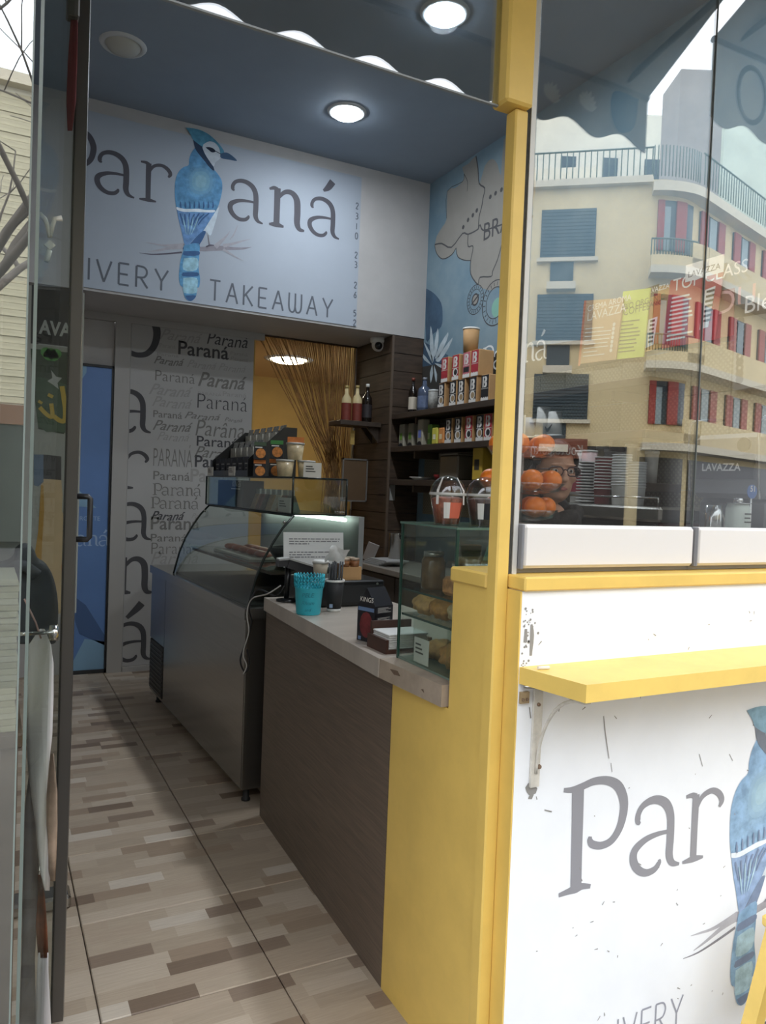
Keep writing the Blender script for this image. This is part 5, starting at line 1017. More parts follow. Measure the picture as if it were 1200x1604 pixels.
# black coffee cup with wrapped straws
cq = Vector((1.312, 2.965, ZT)); t = thing('straw_cup', 'tall black paper cup full of dark straws', 'cup', cq)
MB().lathe(cq, [(.029, 0), (.030, .012)], 24).build('base', whc, t); MB().lathe(cq, [(.030, .012), (.041, .128)], 24).build('cup', mat('black_paper', '#242426', .7), t); MB().lathe(cq, [(.042, .126), (.0435, .131), (.042, .135), (.038, .133)], 24, cap=False).build('rim', whc, t)
mb = MB(); rect(mb, Pl(cq+Vector((-.43, -.9, 0))*.0325, Vector((.9, -.43, 0)), (0, 0, 1)), -.018, -.004, .018, .034, 0, .001); mb.build('emblem', mat('pale_blue_mark', '#8fa3bf', .5), t)
random.seed(4)
for k in range(26):
    a = random.uniform(0, 6.28); r_ = random.uniform(0, .031); p = cq+Vector((r_*math.cos(a), r_*math.sin(a), .03)); q = cq+Vector((r_*1.25*math.cos(a), r_*1.25*math.sin(a), random.uniform(.195, .215))); MB().tube([p, q], .0032, 6).build('straw', mat('dark_straw', '#3f4043', .35), t)
t = thing('napkin', 'crumpled white paper square standing on the straws', 'napkin', cq+Vector((.0, 0, .2))); mb = MB()
vs = []; random.seed(8)
for i in range(6):
    for j in range(6): vs.append(cq+Vector((-.045+i*.018+random.uniform(-.004, .004)+.012*j/5, .012*math.sin(i*1.3+j)+random.uniform(-.006, .006), .205+j*.013+.010*math.sin(i*1.1))))
mb.add(vs, [(i*6+j, i*6+j+6, i*6+j+7, i*6+j+1) for i in range(5) for j in range(5)], 0, True); mb.build('sheet', mat('translucent_white', '#c4c4c2', .4), t)
# black cash drawer box behind
t = thing('cash_drawer', 'flat black box on the counter behind the straw cup', 'cash drawer', (1.40, 3.2, ZT)); MB().box(1.245, 1.60, 3.06, 3.34, ZT, ZT+.115, bev=.006).build('body', blackp, t); MB().box(1.255, 1.59, 3.056, 3.061, ZT+.02, ZT+.095).build('drawer_front', mat('black_satin', '#222325', .35), t); MB().lathe((1.56, 3.056, ZT+.10), [(.006, 0), (.006, .004)], 10, axis=(0, -1, 0)).build('lock', edge, t)
zc = ZT+.1155
t = thing('jar_carton', 'small open kraft carton holding brown jars on the black box', 'carton', (1.44, 3.12, zc)); MB().box(1.392, 1.492, 3.08, 3.17, zc, zc+.058).build('carton', kraft, t)
for i, (x, y) in enumerate(((1.418, 3.10), (1.466, 3.10), (1.418, 3.15), (1.466, 3.15))):
    t = thing('spice_jar', ('front left', 'front right', 'rear left', 'rear right')[i]+' brown jar in the small kraft carton', 'jar', (x, y, zc+.058), 'jars in the kraft carton'); MB().lathe((x, y, zc+.0585), [(.020, 0), (.021, .028)], 14).build('jar', mat('brown_glass', '#8a5d3c', .2), t); MB().lathe((x, y, zc+.0585), [(.0215, .028), (.0215, .038)], 14).build('lid', mat('jar_lid', '#b09a86', .3, metal=.3), t)
t = thing('paper_cup', 'pale lidded paper cup behind the straws', 'cup', (1.305, 3.11, zc)); MB().lathe((1.305, 3.11, zc), [(.026, 0), (.034, .075)], 20).build('cup', mat('cup_beige', '#b8ab98', .6), t); MB().lathe((1.305, 3.11, zc), [(.036, .074), (.036, .083), (.03, .088)], 20).build('lid', whc, t)
# notice sheet in an acrylic stand
def sheet(u, v, d): a = pY(446, 834, 3.36); b = pY(540, 834, 3.36); c = pY(446, 889, 3.36); return Vector((a.x+(b.x-a.x)*u, 3.36-d+.02*v, c.z+(a.z-c.z)*v))
t = thing('notice_sheet', 'white printed notice in a clear stand behind the counter', 'notice', sheet(.5, 0, 0)); vs = [sheet(u, v, d) for d in (0, .003) for u, v in ((0, 0), (1, 0), (1, 1), (0, 1))]
MB().add(vs, [(3, 2, 1, 0), (4, 5, 6, 7), (0, 1, 5, 4), (1, 2, 6, 5), (2, 3, 7, 6), (3, 0, 4, 7)]).build('sheet', mat('notice_paper', '#cfcfcd', .7), t)
mb = MB(); random.seed(9)
for v, e in ((.80, .94), (.73, .92), (.66, .42), (.42, .94), (.35, .46), (.28, .7)):
    u = .09
    while u < e: l_ = random.uniform(.03, .10); l_ = min(l_, e-u); mb.add([sheet(u, v, .0038), sheet(u+l_, v, .0038), sheet(u+l_, v+.026, .0038), sheet(u, v+.026, .0038)], [(0, 1, 2, 3)]); u += l_+.015
mb.build('print', mat('notice_ink', '#6b6b6f', .7), t)
q = sheet(.5, 0, 0); MB().box(q.x-.07, q.x+.07, 3.345, 3.40, ZT, q.z).build('clear_stand', glass('acrylic', .08, (.9, .92, .92)), t)
# card terminal on its arm, cable
t = thing('card_terminal', 'dark grey card terminal with a pale stripe on a post', 'card terminal', (1.165, 3.3, ZT))
c_ = pY(462, 888, 3.30); d0 = Vector((.80, -.10, -.17)).normalized()
def obar(mb, a, b, w_, h_): a, b = Vector(a), Vector(b); d = (b-a); s_ = d.cross(Vector((0, 0, 1))).normalized()*w_/2; u_ = s_.cross(d).normalized()*h_/2; mb.prism([a-s_-u_, a+s_-u_, a+s_+u_, a-s_+u_], d)
A_ = pY(434, 882, 3.28); B_ = pY(492, 895, 3.26)
mb = MB(); obar(mb, A_, A_+(B_-A_)*.28+Vector((0, 0, .012)), .06, .028); obar(mb, A_+(B_-A_)*.26+Vector((0, 0, .012)), B_, .07, .042); mb.build('body', mat('terminal_dark', '#39383b', .4), t)
mb = MB(); obar(mb, A_+Vector((0, -.01, .018)), A_+(B_-A_)*.28+Vector((0, -.01, .034)), .062, .008); obar(mb, A_+(B_-A_)*.27+Vector((0, -.01, .034)), B_+Vector((0, -.01, .024)), .072, .008); mb.build('stripe', mat('terminal_silver', '#a9a8a6', .35), t)
MB().tube([A_+(B_-A_)*.3, (A_+(B_-A_)*.3).xy.to_3d()+Vector((-.005, 0, ZT+.0))], [.014, .011], 10).build('post', blackp, t); q = (A_+(B_-A_)*.3); MB().lathe((q.x, q.y, ZT), [(.05, 0), (.05, .008), (.012, .014)], 20).build('foot', blackp, t)
o = MB().tube(crom([(1.20, 3.27, 1.10), (1.17, 3.30, 1.05), (1.13, 3.44, 1.06), (1.095, 3.455, .98), (1.12, 3.49, .90), (1.10, 3.50, .80), (1.075, 3.50, .72), (1.10, 3.50, .66), (1.12, 3.50, .70), (1.105, 3.50, .77)], 5), .0045, 6).build('black_cable', mat('cable_black', '#1e1e1f', .5)); tag(o, 'black cable hanging down between fridge and counter', 'cable')
o = MB().tube(crom([(1.17, 3.24, 1.105), (1.13, 3.30, 1.06), (1.10, 3.43, 1.02), (1.085, 3.452, .95), (1.10, 3.462, .86), (1.075, 3.46, .76), (1.095, 3.462, .70), (1.08, 3.462, .66)], 5), .003, 6).build('white_cable', mat('cable_white', '#b7b5b1', .5)); tag(o, 'thin pale cable looping beside the black one', 'cable')
# black gable box and napkin holder
gq = Vector((1.198, 2.352, ZT)); rz = math.radians(17.7); ex = Vector((math.cos(rz), math.sin(rz), 0)); ey = Vector((-math.sin(rz), math.cos(rz), 0)); s2 = .043
t = thing('gable_box', 'black gable topped sweet box with white lettering on the counter', 'carton', gq)
c4 = [gq+ex*a*s2+ey*b*s2 for a, b in ((-1, -1), (1, -1), (1, 1), (-1, 1))]
mb = MB(); vs = c4+[c+Vector((0, 0, .125)) for c in c4]+[gq-ex*s2+Vector((0, 0, .185)), gq+ex*s2+Vector((0, 0, .185))]
mb.add(vs, [(3, 2, 1, 0), (0, 1, 5, 4), (1, 2, 6, 5), (2, 3, 7, 6), (3, 0, 4, 7), (4, 5, 9, 8), (6, 7, 8, 9), (5, 6, 9), (7, 4, 8)]); mb.build('carton', mat('gable_black', '#1d1c22', .4), t)
pa = Pl(c4[3], -ey, (0, 0, 1)); pb = Pl(c4[0], ex, (0, 0, 1))   # aisle side and street side
mb = MB(); rect(mb, pa, .004, .082, .105, .118, 1, .0012); poly(mb, pa, [(.045+.032*math.cos(k*.524), .058+.045*math.sin(k*.524)) for k in range(12)], 2, .0012); rect(mb, pa, .008, .022, .004, .016, 1, .0013)
n_ = (vs[8]-c4[3]-Vector((0, 0, .125))); pt2 = Pl(vs[7]+ey*-.0, -ey, (Vector((0, 0, .06))+ex*s2*0).normalized()); put(mb, 'KINGS', pt2, .012, .012, w=.066, d=.0015, bold=.004, shear=.15, mi=0)
for z in (.10, .066, .032): rect(mb, pb, .006, .080, z, z+.022, 3, .0012); 
for k in range(5): rect(mb, pb, .012, .074-(k % 3)*.012, .103+k*.0038, .1045+k*.0038, 0, .0016); rect(mb, pb, .012, .07-(k % 2)*.015, .069+k*.0038, .0705+k*.0038, 0, .0016)
mb.build('print', [inkw, mat('pale_blue_band', '#6a82a8', .5), mat('cherry_print', '#6d2a2c', .5, vary=.3, scale=40), mat('grey_panel_print', '#3b3b40', .6)], t)
nq = Vector((1.215, 2.20, ZT)); t = thing('napkin_holder', 'dark brown wooden napkin holder with white napkins', 'napkin holder', nq); brn = mat('dark_brown_wood', '#4a2f25', .5, vary=.2, scale=14)
MB().box(1.13, 1.30, 2.135, 2.27, ZT, ZT+.012).build('base', brn, t); MB().box(1.13, 1.14, 2.135, 2.27, ZT+.012, ZT+.045).build('side', brn, t); MB().box(1.29, 1.30, 2.135, 2.27, ZT+.012, ZT+.045).build('side', brn, t); MB().box(1.14, 1.29, 2.258, 2.27, ZT+.012, ZT+.085).build('upright', brn, t)
for k in range(7): o = MB().box(1.142+.002*(k % 2), 1.288-.002*(k % 3), 2.140, 2.255, ZT+.0125+k*.007, ZT+.019+k*.007, bev=.002).build('paper_napkin', mat('napkin_white', '#d8d6d3', .8)); tag(o, 'white folded napkin, %s from the bottom in the brown holder' % ords[k], 'napkin', 'napkins in the brown holder')
# ================================================================== pastry case beside the yellow post
PG = glass('pastry_glass', .06, (.92, .96, .935)); gg = mat('green_glass_edge', '#2f4a40', .15)
X0, X1, Y0, Y1, Z0, Z1 = 1.145, 1.66, 1.768, 2.082, ZT, 1.455
pc = thing('pastry_case', 'square glass pastry case with two inner shelves', 'display case', ((X0+X1)/2, (Y0+Y1)/2, Z0))
MB().box(X0, X0+.005, Y0, Y1, Z0+.006, Z1-.006).build('aisle_glass', PG, pc); MB().box(X0+.005, X1, Y0, Y0+.005, Z0+.006, Z1-.006).build('street_glass', PG, pc); MB().box(X0+.005, X1, Y1-.005, Y1, Z0+.006, Z1-.006).build('far_glass', PG, pc)
MB().box(X0, X1, Y0, Y1, Z0, Z0+.006).build('base_glass', mat('green_base', '#6d7f74', .2), pc); MB().box(X0-.006, X1, Y0-.006, Y1+.006, Z1-.006, Z1).build('top_glass', mat('green_top_glass', '#5f7a6c', .1), pc)
for z in (1.25, 1.172): MB().box(X0+.006, X1-.01, Y0+.006, Y1-.006, z-.006, z).build('glass_shelf', PG, pc); MB().box(X0+.0052, X0+.0075, Y0+.006, Y1-.006, z-.006, z).build('shelf_edge', gg, pc)
for x, y in ((X0, Y0), (X0, Y1)): MB().box(x-.003, x+.004, y-.003, y+.004, Z0, Z1-.006).build('corner_edge', gg, pc)
for y in (Y0+.06, Y1-.06): MB().box(X0+.02, X1-.02, y-.004, y+.004, Z0+.006, 1.166).build('upright', PG, pc)
random.seed(6)
def loaf(q, r, label, mt, nm='pastry', grp='pastries in the glass case'): o = MB().ball(Vector(q)+Vector((0, 0, r[2])), r, 28, 18, fn=lambda d: 1+.07*math.sin(d.x*7+d.y*5+len(label))+.06*math.sin(d.y*11+d.z*8)+.04*math.sin(d.x*17-d.y*9)).build(nm, mt); return tag(o, label, 'pastry', grp)
loaf((1.21, 2.02, 1.1725), (.045, .045, .032), 'golden bun on the lower shelf near the gable box', bun); loaf((1.215, 1.925, 1.1725), (.047, .043, .033), 'brown bun in the middle of the lower shelf', bread); loaf((1.22, 1.835, 1.1725), (.046, .04, .034), 'floury bun on the lower shelf by the yellow wall', mat('floury', '#cdb489', .8, vary=.35, scale=34, bump=.5)); loaf((1.33, 1.98, 1.1725), (.05, .05, .034), 'bun behind the golden one', bun); loaf((1.34, 1.86, 1.1725), (.05, .05, .034), 'bun behind the floury one', bread)
loaf((1.235, 1.85, ZT+.0065), (.07, .06, .042), 'large wrapped brown loaf on the floor of the case', bread, 'wrapped_loaf'); loaf((1.25, 2.0, ZT+.0065), (.05, .05, .03), 'flat roll in a clear bag on the floor of the case', bun, 'wrapped_roll')
t = thing('biscuit_bag', 'clear bag of yellow biscuits at the far corner of the lower shelf', 'bag', (1.20, 2.06, 1.215)); 
t.location = (1.42, 1.92, ZT+.0065); WL[t.name] = Vector(t.location); q = WL[t.name]; MB().ball(q+Vector((0, 0, .05)), (.07, .09, .05), 14, 10, fn=lambda d: 1+.1*math.sin(d.x*8+d.z*6)).build('biscuits', mat('yellow_biscuit', '#d0a945', .7, vary=.25, scale=24), t); MB().add([q+Vector((-.02, -.05, .09)), q+Vector((-.02, .05, .09)), q+Vector((-.01, .07, .13)), q+Vector((-.01, -.07, .13))], [(0, 1, 2, 3)]).build('bag_neck', mat('clear_seal', '#b4b4ae'), t)
card(lambda u, v, d: Vector((X0+.012-d, 2.0-.085*u, ZT+.008+.075*v)), 'white price card on the floor of the pastry case'); card(lambda u, v, d: Vector((1.25-d*0+.0, 1.955-.02*u-.0, 1.251+.085*v)), 'narrow white card standing on the upper shelf of the pastry case', lines=0)
t = thing('lidded_jar', 'round glass jar with a metal lid on the upper shelf', 'jar', (1.23, 2.03, 1.2505)); q = WL[t.name]; MB().lathe(q, [(.035, 0), (.038, .01), (.038, .085), (.03, .1)], 18).build('jar', mat('jar_brown_fill', '#6b5136', .15, vary=.3, scale=30), t); MB().lathe(q, [(.032, .1), (.032, .115)], 18).build('lid', mat('metal_lid', '#9b9a94', .25, metal=.8), t)
t = thing('lidded_jar', 'tall steel tin beside the glass jar on the upper shelf', 'tin', (1.33, 1.98, 1.2505)); q = WL[t.name]; MB().lathe(q, [(.036, 0), (.036, .14)], 18).build('tin', steel, t)
t = thing('cake_box', 'clear clamshell of crumbly cakes by the yellow cap', 'cake box', (1.26, 1.85, 1.2505)); q = WL[t.name]
MB().box(q.x-.075, q.x+.075, q.y-.06, q.y+.06, q.z, q.z+.055, bev=.01).build('cakes', mat('crumble', '#b98250', .8, vary=.35, scale=50, bump=.2), t); MB().add([q+Vector(v) for v in ((-.08, -.065, .05), (.08, -.065, .05), (.08, .065, .05), (-.08, .065, .05), (-.06, -.045, .10), (.06, -.045, .10), (.06, .045, .10), (-.06, .045, .10))], [(4, 5, 6, 7), (0, 1, 5, 4), (1, 2, 6, 5), (2, 3, 7, 6), (3, 0, 4, 7)]).build('lid', clearp, t)
# domed cups on top of the case
ZC = Z1+.0005
for (px, py), nm, k in (((701, 829), 'domed clear cup of sweets with a pink and white label', 0), ((757, 826), 'domed clear cup of dark sweets half hidden by the yellow post', 1)):
    c_ = pZ(px, py, ZC); 
    c_ = Vector(((1.197, 1.91, ZC), (1.30, 1.875, ZC))[k])
    t = thing('domed_cup', nm, 'cup', c_, 'domed cups on the pastry case')
    MB().lathe(c_, [(.036, 0), (.052, .088)], 26, cap=False).build('cup', clearp, t)
    MB().lathe(c_, [(.034, .003), (.0495, .075), (.03, .082), (0, .08)], 20).build('sweets', mat('sweets_%d' % k, ('#8a4a33', '#4a3630')[k], .6, vary=.45, scale=45), t)
    MB().lathe(c_, [(.054, .086), (.056, .089), (.054, .094)], 26, cap=False).build('rim', mat('clear_rim', '#b9b7b2', .2), t)
    MB().lathe(c_, [(.053, .094)]+[(.053*math.cos(a), .094+.05*math.sin(a)) for a in (.3, .6, .9, 1.2, 1.5)], 26, cap=False).build('dome', clearp, t)
    mb = MB(); an0 = math.radians(225 if k == 0 else 215)
    for i in range(6):
        a, b = an0+i*.2, an0+(i+1)*.2; f = lambda an, z: c_+Vector(((.0375+z*.18)*math.cos(an), (.0375+z*.18)*math.sin(an), z)); mb.add([f(a, .02), f(b, .02), f(b, .066), f(a, .066)], [(0, 1, 2, 3)], 0 if i < 2 else 1)
    mb.build('label', [lwht, mat('label_coral', '#d0664c', .6)] if k == 0 else [lwht, lblk], t)
    if k == 0: mb = MB(); [mb.add([c_+Vector((.0545*math.cos(a), .0545*math.sin(a), .06)) for a in (an, an+.16)]+[c_+Vector((.0535*math.cos(a), .0535*math.sin(a), .1)) for a in (an+.16, an)]+[c_+Vector((.03*math.cos(a), .03*math.sin(a), .138)) for a in (an+.16, an)], [(0, 1, 2, 3), (3, 2, 4, 5)]) for an in (3.5, 5.1)]; mb.build('ribbon', lwht, t)
# ================================================================== tiered fruit stand with oranges
oc = pY(816, 760, 1.93); fs = thing('fruit_stand', 'three tier clear fruit stand behind the window post', 'fruit stand', (oc.x, 1.93, ZC))
MB().tube([(oc.x, 1.93, ZC), (oc.x, 1.93, 1.80)], .006, 8).build('pole', mat('clear_pole', '#a8a6a0', .2), fs)
MB().lathe((oc.x, 1.93, ZC), [(.075, 0), (.075, .006), (.01, .012)], 24).build('foot', mat('clear_pole', '#a8a6a0'), fs)
orange_ = mat('orange_peel', '#f08022', .38, vary=.08, scale=60, bump=.08); FB_ = glass('fruit_bowl_clear', .1, (.93, .93, .92), rough=.05)
idx = 0
for tier, (py, r_, n_, lv) in enumerate(((812, .118, 6, 'bottom'), (771, .135, 7, 'middle'), (716, .112, 5, 'top'))):
    z = pY(816, py, 1.93).z; z = max(z, ZC+.022)
    MB().lathe((oc.x, 1.93, z), [(.012, -.004), (.06, -.006), (r_*.86, .006), (r_, .03), (r_*.985, .03), (r_*.84, .010), (.06, -.002), (.012, 0)], 30, cap=False).build('bowl', FB_, fs)
    for k in range(n_):
        a = 2*math.pi*(k+.35*tier)/n_+.5; rr = r_-.040; ro = .0335
        q = Vector((oc.x+rr*math.cos(a), 1.93+rr*math.sin(a), z+.005+ro)); t = thing('orange', 'ripe orange on the %s tier, %s counted around from the aisle side' % (lv, ords[k]), 'orange', q-Vector((0, 0, ro)), 'oranges on the %s tier' % lv)
        MB().ball(q, (ro, ro, ro*.95), 20, 14).build('fruit', orange_, t); MB().lathe(q+Vector((0, 0, ro*.93)), [(.004, 0), (.003, .002), (0, .002)], 8).build('stem_button', mat('stem_green', '#6b6a2e', .8), t)
# ================================================================== back worktop, machines and cups
dk = mat('dark_cabinet', '#3a332e', .55, vary=.1, scale=6); wk = mat('grey_worktop', '#8f887f', .35, vary=.08, scale=5)
t = thing('base_cabinet', 'dark low cabinet run along the right wall under the worktop', 'cabinet', (2.98, 3.7, 0))
MB().box(2.74, 3.26, 1.75, 5.70, .08, .905).build('carcass', dk, t); MB().box(2.78, 3.24, 1.78, 5.68, 0, .08).build('plinth', mat('plinth_black', '#1f1c1a', .7), t)
for k in range(6): y0 = 1.77+k*.654; d_ = MB().box(2.722, 2.74, y0+.006, y0+.648, .09, .895, bev=.003).build('door', dk, t); MB().box(2.708, 2.722, y0+.56, y0+.575, .55, .70, bev=.003).build('handle', edge, d_)
tag(MB().box(2.70, 3.27, 1.74, 5.71, .906, .95, bev=.004).build('worktop', wk), 'long grey worktop along the right wall', 'worktop')
ZW = .9505
t = thing('espresso_machine', 'dark steel espresso machine with cups stacked on its top', 'coffee machine', (2.97, 2.93, ZW)); dms = mat('dark_machine', '#2f2b2a', .35, metal=.3); chrome = mat('chrome', '#b8b8b6', .15, metal=.95)
MB().box(2.86, 3.22, 2.52, 3.34, ZW+.05, ZW+.50, bev=.02).build('body', dms, t); MB().box(2.70, 3.22, 2.50, 3.36, ZW+.50, ZW+.57, bev=.012).build('cup_tray', steel, t); MB().box(2.70, 2.86, 2.54, 3.32, ZW+.04, ZW+.09, bev=.006).build('drip_tray', steel, t); MB().box(2.72, 2.86, 2.55, 3.31, ZW+.40, ZW+.50, bev=.01).build('group_panel', dms, t)
for y in (2.55, 3.31): MB().box(2.74, 3.18, y-.025, y+.025, ZW, ZW+.5, bev=.01).build('side', mat('machine_red', '#5e2326', .35), t)
for y in (2.78, 3.08): g = MB().lathe((2.79, y, ZW+.33), [(.03, 0), (.034, .07)], 18).build('group_head', chrome, t); MB().tube([(2.79, y, ZW+.345), (2.60, y, ZW+.33)], [.012, .016], 10).build('handle', blackp, g)
for y in (2.66, 2.93, 3.2): MB().lathe((2.719, y, ZW+.45), [(.018, 0), (.016, .012)], 14, axis=(-1, 0, 0)).build('knob', chrome, t)
mb = MB()
for y in (2.52, 3.34): mb.tube([(2.705, y, ZW+.57), (2.705, y, ZW+.61)], .005, 6)
mb.tube([(2.705, 2.52, ZW+.61), (2.705, 3.34, ZW+.61)], .005, 6); mb.build('cup_rail', chrome, t)
ZM = ZW+.5705
# nested cups and lids: first of each kind with its parts, then copies
def cup_proto(name, label, loc, r0, r1, h, m1, m2, grp):
    t = thing(name, label, 'cup', loc, grp); q = Vector(loc); MB().lathe(q, [(0, .003), (r0, 0), (r1, h)], 20, cap=False).build('cup', m1, t); MB().lathe(q, [(r1-.001, h-.004), (r1+.0025, h-.002), (r1+.0025, h+.002), (r1-.002, h+.002)], 20, cap=False).build('rim', m2, t); return t
pw_ = mat('paper_cup_white', '#d2d0cc', .6); rdc = mat('cup_dark_red', '#7a2a2e', .6); plw = mat('lid_white', '#dcdcd9', .4); plg = mat('lid_grey', '#bdbfbf', .4)
def stack(name, where, x, y, z, n, r0, r1, h, pitch, m1, m2, upside=False):
    p = None
    for k in range(n):
        lb = '%s, %s from the bottom, stacked %s' % (name.replace('_', ' '), ordn[k], where); l_ = (x, y, z+k*pitch)
        if p is None: p = cup_proto(name, lb, l_, r0, r1, h, m1, m2, 'stack of %ss %s' % (name.replace('_', ' '), where))
        else: dup(p, l_, lb)
ordn = ['first', 'second', 'third', 'fourth', 'fifth', 'sixth', 'seventh', 'eighth', 'ninth', 'tenth', 'eleventh', 'twelfth', 'thirteenth', 'fourteenth', 'fifteenth', 'sixteenth', 'seventeenth', 'eighteenth', 'nineteenth', 'twentieth']
yq = lambda px, py, x: pX(px, py, x).y
stack('white_cup', 'nearest the street', 2.80, yq(972, 780, 2.80), ZM, 12, .040, .047, .10, .0135, plw, plw); stack('grey_cup', 'beside the white ones', 2.84, yq(996, 780, 2.84), ZM, 10, .038, .045, .09, .0135, plg, plg)
stack('red_cup', 'behind the white ones', 2.82, yq(943, 780, 2.82), ZM, 11, .036, .043, .08, .016, rdc, plw); stack('saucer_lid', 'next to the red cups', 2.86, yq(920, 785, 2.86), ZM, 14, .03, .06, .012, .016, mat('saucer_glass', '#a9adad', .15), plw)
for (px, py, top, r_, mt, nm) in ((850, 690, 637, .040, pw_, 'tall upturned white cup above the oranges'), (866, 700, 663, .044, pw_, 'upturned cup with a black swoosh mark above the oranges'), (832, 690, 657, .042, mat('cup_blue', '#8b97a8', .5), 'blue grey cup at the left above the oranges')):
    q = pX(px, py, 3.12); q.z = 1.9155
for (px, nm, h, mt, y0) in ((850, 'tall white cup seen above the top tier oranges', .19, pw_, 690), (868, 'white cup with a black swoosh right of the tall cup', .15, pw_, 700), (829, 'short blue grey cup left of the tall white cup', .13, mat('cup_blue', '#8b97a8', .5), 690)):
    q = pX(px, 690, 3.06); l_ = (3.06, q.y, 1.9155); p = thing('paper_cup', nm, 'cup', l_); MB().lathe(l_, [(.05, 0), (.04, h)], 22).build('cup', mt, p); MB().lathe(l_, [(.053, 0), (.053, .008), (.05, .01)], 22).build('rim', plw, p)
    if 'swoosh' in nm: mb = MB(); ribbon(mb, Pl((3.06-.046, l_[1], l_[2]), (0, -1, 0), (0, 0, 1)), [(-.03, .06, .004), (-.005, .035, .022), (.035, .07, .004)], 0, .004); mb.build('emblem', lblk, p)
for (px, top, nm, m2) in ((903, 695, 'white cup of a printed stack right of the face', pw_), (921, 700, 'white and pink cup beside the printed stack', mat('cup_pinkish', '#c9b0b0', .6))):
    q = pX(px, 770, 2.93); l_ = (2.93, q.y, ZM); p = thing('printed_cup', nm, 'cup', l_); MB().lathe(l_, [(.034, 0), (.043, .28)], 22).build('cup', m2, p); MB().lathe(l_, [(.045, .28), (.045, .288), (.04, .29)], 22).build('lid', plw, p)
    mb = MB()
    for z in (.08, .14, .2): mb.lathe(l_, [(.0345+z*.0325, z), (.0345+(z+.03)*.0325, z+.03)], 22, cap=False)
    MB().lathe(l_, [(.037, .06), (.0405, .16)], 22, cap=False).build('band', mat('band_crimson', '#a4384a', .6), p)
for k, (px, py) in enumerate(((947, 690), (960, 675), (978, 690), (993, 696), (1012, 708), (1025, 712))):
    q = pX(px, 640, 3.16); l_ = (3.16, q.y, 1.6405); p = thing('lidded_tub', ('cream tub with a white lid, ' + ('leftmost on the third shelf beyond the window', 'second on the third shelf beyond the window', 'third on the third shelf beyond the window', 'fourth on the third shelf beyond the window', 'fifth on the third shelf beyond the window', 'rightmost on the third shelf beyond the window')[k]), 'tub', l_, 'lidded tubs on the third shelf')
    if q.y < 2.95: l_ = (3.14, q.y, ZM)
    h = .2-.02*(k % 3) if l_[2] > 1.6 else .30-.03*k+.03*(k % 2)
    p.location = l_; WL[p.name] = Vector(l_)
    MB().lathe(l_, [(.030, 0), (.036, h)], 20).build('tub', (mat('tub_cream', '#cfc3a4', .5), pw_)[k % 2], p); MB().lathe(l_, [(.039, h-.004), (.039, h+.012), (.034, h+.015)], 20).build('lid', plw, p)
    p['label'] = p['label'].replace('on the third shelf beyond the window', 'of the six seen through the window')
    p['group'] = 'lidded tubs seen through the window'
# bean to cup machine with its name plate
t = thing('grinder_machine', 'grey coffee machine with a black name plate behind the second pane', 'coffee machine', (2.97, 2.20, ZW)); gm = mat('machine_grey', '#6c6d70', .4)
MB().box(2.78, 3.2, 2.02, 2.37, ZW, ZW+.62, bev=.02).build('body', gm, t); MB().box(2.74, 3.2, 2.02, 2.37, ZW+.62, ZW+.89, bev=.02).build('head', gm, t); MB().box(2.733, 2.742, 2.06, 2.34, ZW+.70, ZW+.80).build('name_plate', mat('plate_black', '#242326', .4), t)
mb = MB(); put(mb, 'LAVAZZA', RIGHTW(2.733), -2.31, ZW+.735, w=.19, d=.002, bold=.02); mb.build('lettering', inkw, t); MB().lathe((2.739, 2.11, ZW+.84), [(.03, 0), (.03, .012)], 18, axis=(-1, 0, 0)).build('knob', blackp, t)
for y in (2.36, 2.02): MB().tube(crom([(2.72, y, ZW+.62), (2.70, y, ZW+.9), (2.72, y-.03, ZW+.95), (2.85, y-.05, ZW+.96)], 5), .006, 6).build('steam_pipe', chrome, t)
# inner shelf behind the window
t = thing('window_shelf', 'narrow white serving shelf just inside the window', 'shelf', (2.5, 1.78, 1.0)); MB().box(1.69, 3.26, 1.60, 1.96, 1.335, 1.365, bev=.004).build('board', mat('white_laminate', '#cfccc6', .4), t); MB().box(1.69, 3.26, 1.62, 1.65, 0, 1.335).build('apron_panel', dk, t)
for x in (1.75, 2.5, 3.2): MB().box(x-.015, x+.015, 1.65, 1.90, 1.26, 1.335).build('bracket', dwe, t)
ZS = 1.3655
def wpt(px, py, y=1.8): q = pY(px, py, y); return q.x, y, ZS
l_ = wpt(1118, 800); t = thing('steel_jug', 'steel milk jug on the inner window shelf', 'jug', l_); hj = pY(1118, 791, 1.8).z-ZS; MB().lathe(l_, [(.026, 0), (.028, hj*.3), (.027, hj*.7), (.028, hj), (.026, hj), (.024, .01)], 22, cap=False).build('body', chrome, t); MB().tube(crom([(l_[0]+.027, 1.8, ZS+hj*.85), (l_[0]+.052, 1.8, ZS+hj*.75), (l_[0]+.05, 1.8, ZS+hj*.35), (l_[0]+.028, 1.8, ZS+hj*.2)], 4), .004, 6).build('handle', chrome, t)
l_ = wpt(1156, 800); t = thing('white_dispenser', 'white plastic dispenser with a printed label and steel neck', 'dispenser', l_); hj = pY(1156, 789, 1.8).z-ZS; MB().lathe(l_, [(.038, 0), (.040, .01), (.040, hj*.9), (.034, hj)], 24).build('body', mat('pale_green_plastic', '#c4ccc4', .4), t); MB().lathe(l_, [(.016, hj), (.016, hj+.018), (.012, hj+.02)], 14).build('neck', chrome, t); MB().lathe(l_, [(.044, hj+.0), (.044, hj+.003)], 24).build('collar', chrome, t)
mb = MB(); pl = Pl((l_[0], l_[1]-.0405, ZS), (1, 0, 0), (0, 0, 1)); [rect(mb, pl, -.018, .018-.006*(k % 2), hj*.8-.014*k, hj*.8-.014*k+.005, 0, .001) for k in range(3)]; mb.build('print', inkd, t)
